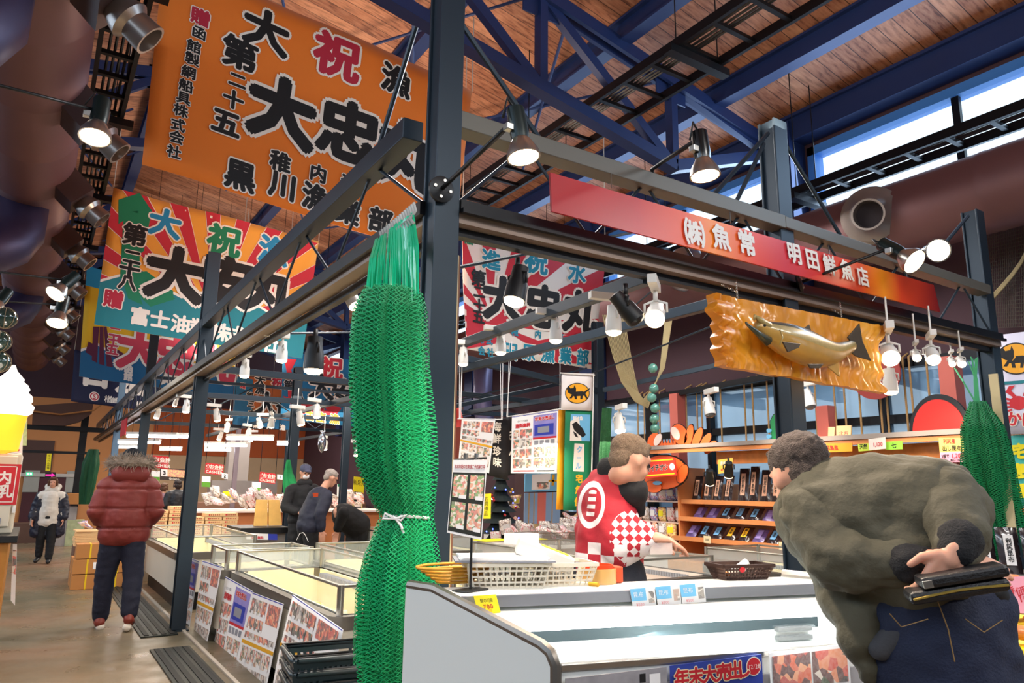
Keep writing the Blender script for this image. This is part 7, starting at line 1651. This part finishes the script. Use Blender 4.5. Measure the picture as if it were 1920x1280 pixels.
fuse('jacket_lining', [('c', px(1650, 1215, 1.80), px(1765, 1118, 1.78), r(22, 1.9), r(26, 1.83))], m_cloth('grey_lining', '#3c3d42'), big, .009, 2)
je = [('c', px(1700, 1150, 1.9), px(1810, 1140, 1.83), r(92, 1.9), r(84, 1.83)), ('c', hips, hips+V((0, 0, -.12)), .17, .17), ('c', hL, kneeL, .125, .09), ('c', hR, kneeR, .125, .09), ('c', kneeL, footL+V((0, 0, .06)), .09, .075), ('c', kneeR, footR+V((0, 0, .06)), .09, .075), ('c', hL+V((0, 0, -.05)), hR+V((0, 0, -.05)), .13, .13)]
fuse('jeans', je, JEAN, big, .013, 3, .008, .07)
GST = mat('tan_stitching', '#8a6c40', .7, var=0)
for pts in (((1668, 1150), (1690, 1175), (1740, 1160)), ((1810, 1160), (1845, 1185), (1880, 1162)), ((1752, 1110), (1778, 1180), (1790, 1240))): 
    MB().tube([px(a, b, 1.66) for a, b in pts], .0014, 4).build('stitching', GST, big)
for ft_ in (footL, footR): fuse('shoe', [('c', ft_+V((-.02, -.06, 0)), ft_+V((.06, .15, 0)), .048, .045)], BLACK, big, .012, 1)
HAIRD = mat('grey_brown_hair', '#4a3d36', .75, var=.6, vs=120, bump=.8, bs=260)
hairobj(big, q, M, HAIRD, 1.04)
# wallet, pouch, bag
wq = px(1800, 1078, 1.62); dx = (px(1880, 1062, 1.6)-px(1745, 1084, 1.64)); ux = dx.normalized(); uy = V((0, 0, 1)).cross(ux).normalized(); M2 = Matrix((ux, uy, ux.cross(uy))).transposed()
t = thing('wallet', 'black leather wallet held behind the big man\'s back', 'wallet', wq); MB().box(wq, (.175, .09, .026), M=M2).build('case', mat('black_leather', '#0e0e12', .4, var=.1, bump=.2, bs=200), t, bevel=.008); MB().box(wq+M2 @ V((-.075, -.046, -.002)), (.02, .004, .016), M=M2).build('metal_clasp', CHROME, t, bevel=.001)
wq2 = px(1790, 1104, 1.63); t = thing('pouch', 'black flat pouch with yellow zip under the wallet', 'pouch', wq2); MB().box(wq2, (.2, .1, .028), M=M2).build('case', mat('black_leather', '#0e0e12', .4, var=.1, bump=.2, bs=200), t, bevel=.01); MB().tube([wq2+M2 @ V((x, -.052, .004*math.cos(x*20))) for x in (-.095, -.05, 0, .05, .095)], .003, 6).build('zip', mat('brass_zip', '#b8a050', .3, .6, var=.1), t)
t = thing('shoulder_bag', 'black shoulder bag at the big man\'s right hip', 'bag', px(1872, 1130, 1.78)); fuse('bag_body', [('c', px(1858, 1110, 1.78), px(1866, 1165, 1.78), .038, .032)], mat('black_nylon', '#0b0b0e', .6, var=.1), t, .008, 2, .004, .05)

# ---- staff member in a red happi coat ----
HC = px(1183, 866, 3.15); f_ = (px(1215, 890, 3.05)-px(1165, 858, 3.2)); f_ = (_v := (V((f_.x, f_.y, f_.z)))).normalized()
hp, q, M = headprims(HC, V((.93, -.1, -.35)), V((.25, 0, 1)), .93)
k_ = 3.2; sh_ = px(1140, 935, k_); hip = px(1140, 1075, k_); el = px(1165, 1015, k_-.12); wr = px(1213, 1006, k_-.2); sh2 = px(1130, 930, k_+.28); el2 = px(1180, 1010, k_+.2); wr2 = px(1225, 1010, k_-.02)
neck = px(1155, 905, k_+.05)
ftp = V((hip.x, hip.y, 0))
prims = hp+[('c', q(0, -.03, -.06), neck, .05, .055), ('c', neck, hip, .09, .12), ('c', sh_, sh2, .06, .06), ('c', sh_, el, .045, .038), ('c', el, wr, .038, .027), ('c', sh2, el2, .045, .038), ('c', el2, wr2, .038, .027)]
for s_ in (-1, 1): a = hip+V((.0, s_*.09, -.03)); kn = V((a.x-.02, a.y, .5)); prims += [('c', a, kn, .085, .055), ('c', kn, V((a.x-.03, a.y, .06)), .052, .038)]
hm = (raw(hand(wr, V((.95, -.1, -.05)), V((0, .3, -1)), .7, 1, 1.0), .0055), raw(hand(wr2, V((.9, -.4, -.15)), V((-.1, .4, -1)), .7, -1, 1.0), .0055))
st_ = fuse('person', prims, SKIN, None, .013, 2, join=hm); tag(st_, 'staff member in a red happi coat with white checks, working behind the display case', 'person'); facebits(q, st_)
def m_happi():
    m = bpy.data.materials.new('red_happi_print'); m.use_nodes = True; t = NT(m); g = t.add('ShaderNodeNewGeometry').outputs['Position']; x, y, z = t.sep(g)
    def chk(a, b, s): 
        A = t.math('FLOOR', t.math('DIVIDE', a, s)); B = t.math('FLOOR', t.math('DIVIDE', b, s)); return t.math('GREATER_THAN', t.math('PINGPONG', t.math('ADD', A, B), 1), .5)
    along = t.math('ADD', t.math('MULTIPLY', x, .8), t.math('MULTIPLY', y, -.6))
    z0 = px(1140, 1056, k_).z; hem = t.math('MULTIPLY', t.math('LESS_THAN', z, z0+.098), t.math('GREATER_THAN', z, z0-.005)); 
    A = t.math('FLOOR', t.math('DIVIDE', along, .052)); B = t.math('FLOOR', t.math('DIVIDE', t.math('SUBTRACT', z, z0), .049)); hemc = t.math('MULTIPLY', hem, t.math('GREATER_THAN', t.math('PINGPONG', t.math('ADD', A, B), 1), .5))
    # sleeve diamonds
    sx = px(1188, 1008, k_-.15); dd = t.add('ShaderNodeVectorMath', operation='DISTANCE'); t.link(g, dd.inputs[0]); dd.inputs[1].default_value = sx; near = t.math('LESS_THAN', dd.outputs['Value'], .115)
    near = t.math('MULTIPLY', near, t.math('GREATER_THAN', z, sx.z-.12)); dg = chk(t.math('ADD', along, z), t.math('SUBTRACT', along, z), .036)
    slv = t.math('MULTIPLY', near, dg)
    # back ring
    c = px(1108, 945, k_); ey = t.math('DIVIDE', t.math('SUBTRACT', z, c.z), .1); ex = t.math('DIVIDE', t.math('SUBTRACT', t.math('SUBTRACT', along, c.x*.8-c.y*.6), t.math('MULTIPLY', t.math('SUBTRACT', z, c.z), .12)), .055)
    rr_ = t.math('SQRT', t.math('ADD', t.math('MULTIPLY', ex, ex), t.math('MULTIPLY', ey, ey))); rg_ = t.math('MULTIPLY', t.math('LESS_THAN', rr_, 1.0), t.math('GREATER_THAN', rr_, .74))
    inn = t.math('MULTIPLY', t.math('LESS_THAN', rr_, .62), t.math('MULTIPLY', t.math('GREATER_THAN', t.math('FRACT', t.math('MULTIPLY', ey, 3.2)), .45), t.math('LESS_THAN', t.math('ABSOLUTE', ex), .28)))
    left = t.math('LESS_THAN', t.math('SUBTRACT', along, c.x*.8-c.y*.6), .1); rg_ = t.math('MULTIPLY', t.math('MAXIMUM', rg_, inn), left)
    w_ = t.math('MAXIMUM', t.math('MAXIMUM', hemc, slv), rg_)
    t.link(t.mix(w_, srgb('#ae1c2c'), srgb('#f0e4e4')), t.b.inputs['Base Color']); t.b.inputs['Roughness'].default_value = .75; t.bump(t.noise(60, 3), .15); return m
hap = [('c', px(1130, 935, k_+.12), px(1148, 1020, k_), r(52, k_), r(58, k_)), ('c', px(1145, 1000, k_), px(1143, 1058, k_), r(62, k_), r(64, k_)), ('c', px(1128, 905, k_+.12), px(1160, 915, k_), r(30, k_), r(36, k_)), ('c', sh_, el, r(42, k_), r(44, k_)), ('c', el, px(1196, 1010, k_-.16), r(44, k_), r(34, k_)), ('c', sh2, el2, r(36, k_), r(36, k_)), ('c', el2, px(1205, 1012, k_+.05), r(34, k_), r(28, k_)), ('c', px(1100, 990, k_+.08), px(1112, 1055, k_+.05), r(24, k_), r(30, k_))]
hp_ = m_happi(); fuse('happi_coat', hap, hp_, st_, .01, 3, .007, .09)
fuse('neck_warmer', [('c', px(1150, 890, k_+.05), px(1186, 920, k_-.05), r(30, k_), r(30, k_)), ('c', px(1140, 878, k_+.05), px(1165, 890, k_), r(22, k_), r(28, k_)), ('c', px(1195, 925, k_-.05), px(1200, 960, k_-.05), r(16, k_), r(10, k_))], m_cloth('black_fleece', '#0c0c10'), st_, .01, 2, .003, .03)
tr = []
for s_ in (-1, 1): a = hip+V((.0, s_*.09, -.02)); kn = V((a.x-.02, a.y, .5)); tr += [('c', a, kn, .11, .08), ('c', kn, V((a.x-.03, a.y, .1)), .08, .06)]
fuse('trousers', tr+[('c', hip+V((0, -.07, 0)), hip+V((0, .07, 0)), .12, .12)], m_cloth('dark_work_trousers', '#20222c'), st_, .015, 2, .005, .08)
for s_ in (-1, 1): a = V((hip.x-.03, hip.y+s_*.09, .05)); fuse('shoe', [('c', a+V((-.05, 0, 0)), a+V((.13, 0, 0)), .045, .04)], BLACK, st_, .014, 1)
hairobj(st_, q, M, mat('grey_tan_hair', '#7a6450', .75, var=.6, vs=120, bump=.8, bs=260), .96)
o = MB().box(px(1238, 1028, k_-.2), (.1, .02, .045), -.3).build('plastic_bag', mat('thin_clear_bag', '#e8dcd8', .2, var=.2, vs=30, alpha=.55)); tag(o, 'thin clear plastic bag held in the staff member\'s hands', 'plastic bag')

# ---- generic standing figures ----
def figure(label, loc, yaw, Hh, torso, legs, shoes, hair, style='short', lw=1.0, arms=None, lean=0, stance=.1, stride=0, coat_len=.86, puff=1.0, head_tilt=0, cap=None, hood=None, name='person', skin=SKIN, face=True, coatname='coat', armset='down', seams=0, headyaw=0, hairm=None, vox=.016):
    s = Hh/1.75; R = Matrix.Rotation(yaw, 3, 'Z'); loc = V(loc)
    def W(x, y, z):
        y2 = y+(math.sin(lean)*max(0, z-.95)); z2 = z if z < .95 else .95+(z-.95)*math.cos(lean); return loc+R @ (V((x, y2, z2))*s)
    hf = R @ Matrix.Rotation(headyaw, 3, 'Z') @ V((0, math.cos(head_tilt), -math.sin(head_tilt)))
    HC = W(0, .03+.05*math.sin(lean), 1.63); hp, q, M = headprims(HC, hf, R @ V((0, math.sin(head_tilt)+.001, 1)), s)
    aL = {'down': ((-.25, -.02, 1.13), (-.27, .07, .9)), 'front': ((-.26, .02, 1.12), (-.14, .26, 1.05)), 'pocket': ((-.26, -.03, 1.13), (-.2, .12, .98))}
    A = armset if isinstance(armset, (tuple, list)) else (armset, armset)
    l_el, l_wr = aL[A[0]]; r_el, r_wr = aL[A[1]]; r_el = (-r_el[0], *r_el[1:]); r_wr = (-r_wr[0], *r_wr[1:])
    pr = hp+[('c', q(0, -.02, -.06), W(0, -.01, 1.45), .05*s, .055*s), ('c', W(0, 0, 1.35), W(0, 0, .98), .11*s, .12*s), ('c', W(-.15, 0, 1.4), W(.15, 0, 1.4), .06*s, .06*s)]
    for sg, e_, w_ in ((-1, l_el, l_wr), (1, r_el, r_wr)):
        pr += [('c', W(sg*.18, 0, 1.4), W(*e_), .048*s, .04*s), ('c', W(*e_), W(*w_), .04*s, .026*s)]
    yl = (stride, -stride)
    for k, sg in enumerate((-1, 1)): pr += [('c', W(sg*.09, 0, .93), W(sg*stance, yl[k]*.5+.02, .5), .085*s, .055*s), ('c', W(sg*stance, yl[k]*.5+.02, .5), W(sg*stance, yl[k], .07+(.05 if yl[k] < 0 and stride else 0)), .052*s, .035*s)]
    hs = []
    for sg, e_, w_ in ((-1, l_el, l_wr), (1, r_el, r_wr)): d = (W(*w_)-W(*e_)).normalized(); hs.append(raw(hand(W(*w_), d, R @ V((-sg, .2, 0)), .5, sg, s), .007*s, 1))
    b = fuse(name, pr, skin, None, vox, 2, join=hs); tag(b, label, 'person')
    if face: facebits(q, b, s)
    cl = coat_len
    ct = [('c', W(0, 0, 1.33), W(0, 0, 1.05), .165*s*puff, .17*s*puff), ('c', W(-.06, 0, 1.05), W(-.06, 0, cl+.1), .14*s*puff, .13*s*puff), ('c', W(.06, 0, 1.05), W(.06, 0, cl+.1), .14*s*puff, .13*s*puff), ('c', W(-.09, 0, cl+.08), W(.09, 0, cl+.08), .12*s*puff, .12*s*puff), ('c', W(0, .03, cl+.1), W(0, -.04, cl+.1), .12*s*puff, .12*s*puff), ('c', W(-.15, 0, 1.38), W(.15, 0, 1.38), .09*s*puff, .09*s*puff)]
    for sg, e_, w_ in ((-1, l_el, l_wr), (1, r_el, r_wr)): ct += [('c', W(sg*.19, 0, 1.37), W(*e_), .082*s*puff, .075*s*puff), ('c', W(*e_), W(*e_).lerp(W(*w_), .85), .075*s*puff, .055*s*puff)]
    co = fuse(coatname, ct, torso, b, .014, 2, .006 if not seams else .004, .08)
    if seams:
        bm = bmesh.new(); bm.from_mesh(co.data); bm.normal_update(); pz = .19*s
        for v in bm.verts:
            zz = v.co.z-loc.z+(co.matrix_parent_inverse.to_translation().z if 0 else 0); f = abs(math.sin((zz/s-.02)*PI/seams)); v.co -= v.normal*.022*s*(1-min(1, f*4.0))
        bm.to_mesh(co.data); bm.free()
    lg = [('c', W(0, 0, .95), W(0, 0, .9), .14*s*lw, .14*s)]
    for k, sg in enumerate((-1, 1)): lg += [('c', W(sg*.085, 0, .92), W(sg*stance, yl[k]*.5+.02, .5), .11*s*lw, .085*s*lw), ('c', W(sg*stance, yl[k]*.5+.02, .5), W(sg*stance, yl[k], .12+(.05 if yl[k] < 0 and stride else 0)), .085*s*lw, .07*s*lw)]
    fuse('trousers', lg, legs, b, .016, 2, .006, .08)
    for k, sg in enumerate((-1, 1)):
        up_ = .05 if (yl[k] < 0 and stride) else 0
        fuse('shoe', [('c', W(sg*stance, yl[k]-.05, .06+up_), W(sg*stance+sg*.02, yl[k]+.15, .048+up_*.2), .048*s, .042*s), ('c', W(sg*stance, yl[k]-.03, .09+up_), W(sg*stance, yl[k], .1+up_), .05*s, .05*s)], shoes, b, .011, 1)
    if hair: hairobj(b, q, M, hair, s*1.02, style)
    return b, W, q, M, s
PUFF = m_cloth('brick_red_padded_nylon', '#7a2a24', .6, .1, 3, .15, 40); FUR = mat('grey_brown_fur', '#a89888', .9, var=.6, vs=90, bump=1, bs=200); NAVYP = m_cloth('navy_trousers', '#10142a')
BRN = mat('red_brown_leather', '#7a2c1c', .5, var=.2, vs=20); SOLE = mat('pale_sole', '#d8d0c4', .6, var=.05)
vdir = lambda a: -math.atan2(a.x, a.y)
mp = P(212, 1180, Z=0); yawm = vdir(mp)-.0
b, W, q, M, s = figure('man in a brick-red padded coat with fur hood walking away down the aisle', mp, yawm, 1.76, PUFF, NAVYP, BRN, None, armset=('pocket', 'pocket'), stance=.125, stride=.12, lw=1.1, coat_len=.83, puff=1.22, face=False, seams=.19, coatname='padded_coat', headyaw=-.5, vox=.014)
for k, sg in enumerate((-1, 1)): yy = (.12, -.12)[k]; fuse('sole', [('c', W(sg*.115, yy-.06, .022+(.02 if yy < 0 else 0)), W(sg*.13, yy+.15, .02), .04*s, .036*s)], SOLE, b, .01, 1)
fuse('hood', [('c', W(-.08, -.1, 1.5), W(.08, -.1, 1.5), .095*s, .095*s), ('c', W(-.1, -.02, 1.54), W(.1, -.02, 1.54), .09*s, .09*s)], PUFF, b, .013, 2)
random.seed(31); m = MB(); base = [W(.16*math.cos(a*PI/12), -.03+.12*math.sin(a*PI/12), 1.60-.02*math.sin(a*PI/12)) for a in range(25)]; m.tube(base, .05*s, 8, False)
for i in range(1100):
    f = random.uniform(0, 24); a = base[int(f)].lerp(base[min(24, int(f)+1)], f-int(f)); d = V((random.gauss(0, 1), random.gauss(0, 1), random.gauss(0, 1)+.3)).normalized(); m.tube([a+d*.03, a+d*random.uniform(.08, .125)+V((0, 0, -.008))], [.005, .0015], 3, False)
m.build('fur_trim', FUR, b)
fuse('cap', [('e', q(0, -.01, .05), (.088*s, .104*s, .085*s), M)], m_cloth('dark_knit_cap', '#16181f'), b, .01, 1)
# woman far in the aisle
wp = P(80, 1056, Z=0); b, W, q, M, s = figure('smiling woman in a long navy padded coat and white hoodie walking toward us', wp, PI+vdir(wp)-.15, 1.50, m_cloth('white_hoodie', '#dcd6cc'), m_cloth('black_trousers', '#0e0f14'), BLACK, mat('brown_hair', '#5c3a24', .6, var=.4, vs=60, bump=.5, bs=150), 'bob', armset=('down', 'down'), stance=.1, stride=.06, coat_len=.75, puff=1.0, vox=.018, coatname='hoodie')
NC = m_cloth('navy_padded_nylon', '#12162c', .5, .1, 3)
for sg in (-1, 1): fuse('coat_side', [('c', W(sg*.15, -.03, 1.36), W(sg*.2, -.03, .62), .1*s, .12*s), ('c', W(sg*.2, -.02, 1.36), W(sg*.27, -.02, 1.1), .095*s, .09*s), ('c', W(sg*.27, -.02, 1.1), W(sg*.29, .07, .92), .088*s, .07*s)], NC, b, .018, 2, .012, .06)
fuse('coat_back', [('c', W(0, -.12, 1.3), W(0, -.1, .62), .14*s, .16*s)], NC, b, .018, 2, .01, .06)
fuse('hood', [('c', W(-.08, .02, 1.48), W(.08, .02, 1.48), .06*s, .06*s), ('c', W(-.09, -.06, 1.55), W(.09, -.06, 1.55), .07*s, .07*s)], m_cloth('white_hoodie', '#dcd6cc'), b, .014, 1)
m = MB().box(W(.3, .1, .84), (.02, .07, .12)); o = m.build('mobile_phone', mat('phone_back', '#9a9a98', .3, .3, var=0), bevel=.004); tag(o, 'grey phone in the walking woman\'s hand', 'phone')
# grey haired man, navy jacket
gp = PD(574, 1050, 9.3); gp = V((gp.x, gp.y, 0)); gh = PD(620, 897, 9.3).z+.16
dirr = vdir(gp)-1.15
b, W, q, M, s = figure('grey-haired man in glasses and a navy jacket looking down into the freezer', gp, dirr, gh, m_cloth('navy_jacket', '#14182e', .7), m_cloth('black_trousers', '#0e0f14'), BLACK, mat('silver_hair', '#9c928a', .7, var=.3, vs=80, bump=.5, bs=200), 'short', armset=('down', 'down'), lean=.36, head_tilt=.45, puff=1.05, coatname='jacket', vox=.014)
m = MB(); 
for k in (-1, 1): m.tube([q(k*.03+.02*math.cos(a*PI/5)*1, .096, .01+.016*math.sin(a*PI/5)) for a in range(11)], .0015, 5, False); m.tube([q(k*.05, .094, .014), q(k*.078, .0, .01)], .0018, 5)
m.build('glasses', BLACK, b)
p0 = PD(592, 925, 9.0); o = Panel('sleeve_mark', mat('orange_embroidery', '#c8481c', .7, var=0), *[PD(591+a, 928+c_, 9.0) for a, c_ in ((-5, -4), (6, -4), (5, 3), (-3, 4))], thick=.003, parent=b)
hd = PD(568, 998, 9.1); o = MB().tube([PD(556, 1012, 9.1), PD(562, 1000, 9.1), hd, PD(572, 1002, 9.1), PD(578, 1015, 9.1)], .004, 6).build('bag_handles', PAPER); tag(o, 'white carrier bag handles held by the grey-haired man', 'bag handle')
# capped man with a mask
cpn = PD(560, 1050, 10.5); cpn = V((cpn.x, cpn.y, 0)); chh = PD(567, 872, 10.5).z+.02
b, W, q, M, s = figure('person in a grey cap and white face mask with black clothes holding a paper', cpn, PI+vdir(cpn)+.35, chh, m_cloth('black_jacket', '#101014'), m_cloth('black_trousers', '#0e0f14'), BLACK, mat('dark_hair', '#221c1a', .6, var=.3, vs=60), 'short', armset=('front', 'front'), head_tilt=.35, coatname='jacket', vox=.016, face=True)
fuse('cap', [('e', q(0, -.01, .055), (.085*s, .1*s, .072*s), M), ('c', q(-.04, .1, .05), q(.04, .1, .05), .014*s, .014*s)], m_cloth('slate_cap', '#4c5068'), b, .01, 1)
fuse('face_mask', [('e', q(0, .058, -.04), (.05*s, .045*s, .045*s), M)], mat('mask_white', '#ece8ea', .7, var=.02), b, .009, 1)
fuse('neck_scarf', [('c', W(-.05, .03, 1.47), W(.05, .03, 1.47), .07*s, .07*s)], m_cloth('black_jacket', '#101014'), b, .014, 1)
o = MB().box(W(-.05, .34, 1.06), (.16, .004, .1), .3).build('paper_slip', PAPER); tag(o, 'white paper slip held by the person in the cap', 'paper')
# seated-looking back figure at cashier three
bp = PD(325, 1000, 15.0); bp = V((bp.x, bp.y, 0)); b, W, q, M, s = figure('dark-haired person in a black puffer jacket, back to us, by cashier three', bp, vdir(bp)+.3, PD(328, 899, 15).z, m_cloth('black_puffer', '#15171c', .5), m_cloth('black_trousers', '#0e0f14'), BLACK, mat('dark_brown_hair', '#2c211c', .6, var=.3, vs=60), 'bob', puff=1.25, face=False, coatname='padded_jacket', vox=.02)
bp2 = PD(298, 1000, 15.4); bp2 = V((bp2.x, bp2.y, 0)); b, W, q, M, s = figure('person with brown hair and patterned scarf at cashier three, mostly hidden', bp2, vdir(bp2)-.4, 1.42, m_cloth('patterned_pink_grey', '#7a5a64', .8, .7, 40), m_cloth('black_trousers', '#0e0f14'), BLACK, mat('brown_hair', '#5c3a24', .6, var=.4, vs=60, bump=.5, bs=150), 'bob', face=False, vox=.022)
# shopper in black bending in the distance
np_ = PD(655, 1000, 10.2); base_ = V((np_.x, np_.y, 0)); top = PD(655, 945, 10.2)
hp, q, M = headprims(PD(638, 962, 10.0), V((-.5, -.2, -.8)), V((-.5, 0, .6)), .95)
hb = PD(672, 985, 10.3); pr = hp+[('c', PD(643, 960, 10.1), hb, .1, .13), ('c', PD(645, 958, 9.9), PD(632, 995, 9.9), .045, .03), ('c', PD(648, 958, 10.3), PD(636, 995, 10.2), .045, .03)]
for dy in (-.09, .09): pr += [('c', hb+V((0, dy, 0)), V((hb.x+.02, hb.y+dy, .5)), .085, .055), ('c', V((hb.x+.02, hb.y+dy, .5)), V((hb.x+.05, hb.y+dy, .07)), .05, .04)]
hs = [raw(hand(PD(632, 995, 9.9), V((-.2, 0, -1)), V((0, -1, 0)), .4, 1), .008, 1), raw(hand(PD(636, 995, 10.2), V((-.2, 0, -1)), V((0, 1, 0)), .4, -1), .008, 1)]
nb2 = fuse('person', pr, SKIN, None, .018, 2, join=hs); tag(nb2, 'shopper all in black bending over a far freezer, right of the grey-haired man', 'person')
BK = m_cloth('black_hooded_coat', '#0c0c10')
fuse('coat', [('c', PD(645, 966, 10.1), PD(668, 984, 10.25), .17, .2), ('c', PD(645, 960, 9.9), PD(633, 990, 9.9), .08, .06), ('c', PD(648, 960, 10.3), PD(637, 990, 10.2), .08, .06), ('e', PD(640, 960, 10.02), (.11, .11, .12), None)]+[('c', hb, hb+V((0, 0, -.25)), .17, .17)], BK, nb2, .018, 2, .006, .08)
fuse('trousers', [x for dy in (-.09, .09) for x in (('c', hb+V((0, dy, 0)), V((hb.x+.02, hb.y+dy, .5)), .11, .085), ('c', V((hb.x+.02, hb.y+dy, .5)), V((hb.x+.05, hb.y+dy, .1)), .08, .07))], BK, nb2, .018, 2)
for dy in (-.09, .09): fuse('shoe', [('c', V((hb.x-.08, hb.y+dy, .05)), V((hb.x+.1, hb.y+dy, .05)), .045, .045)], BLACK, nb2, .014, 1)
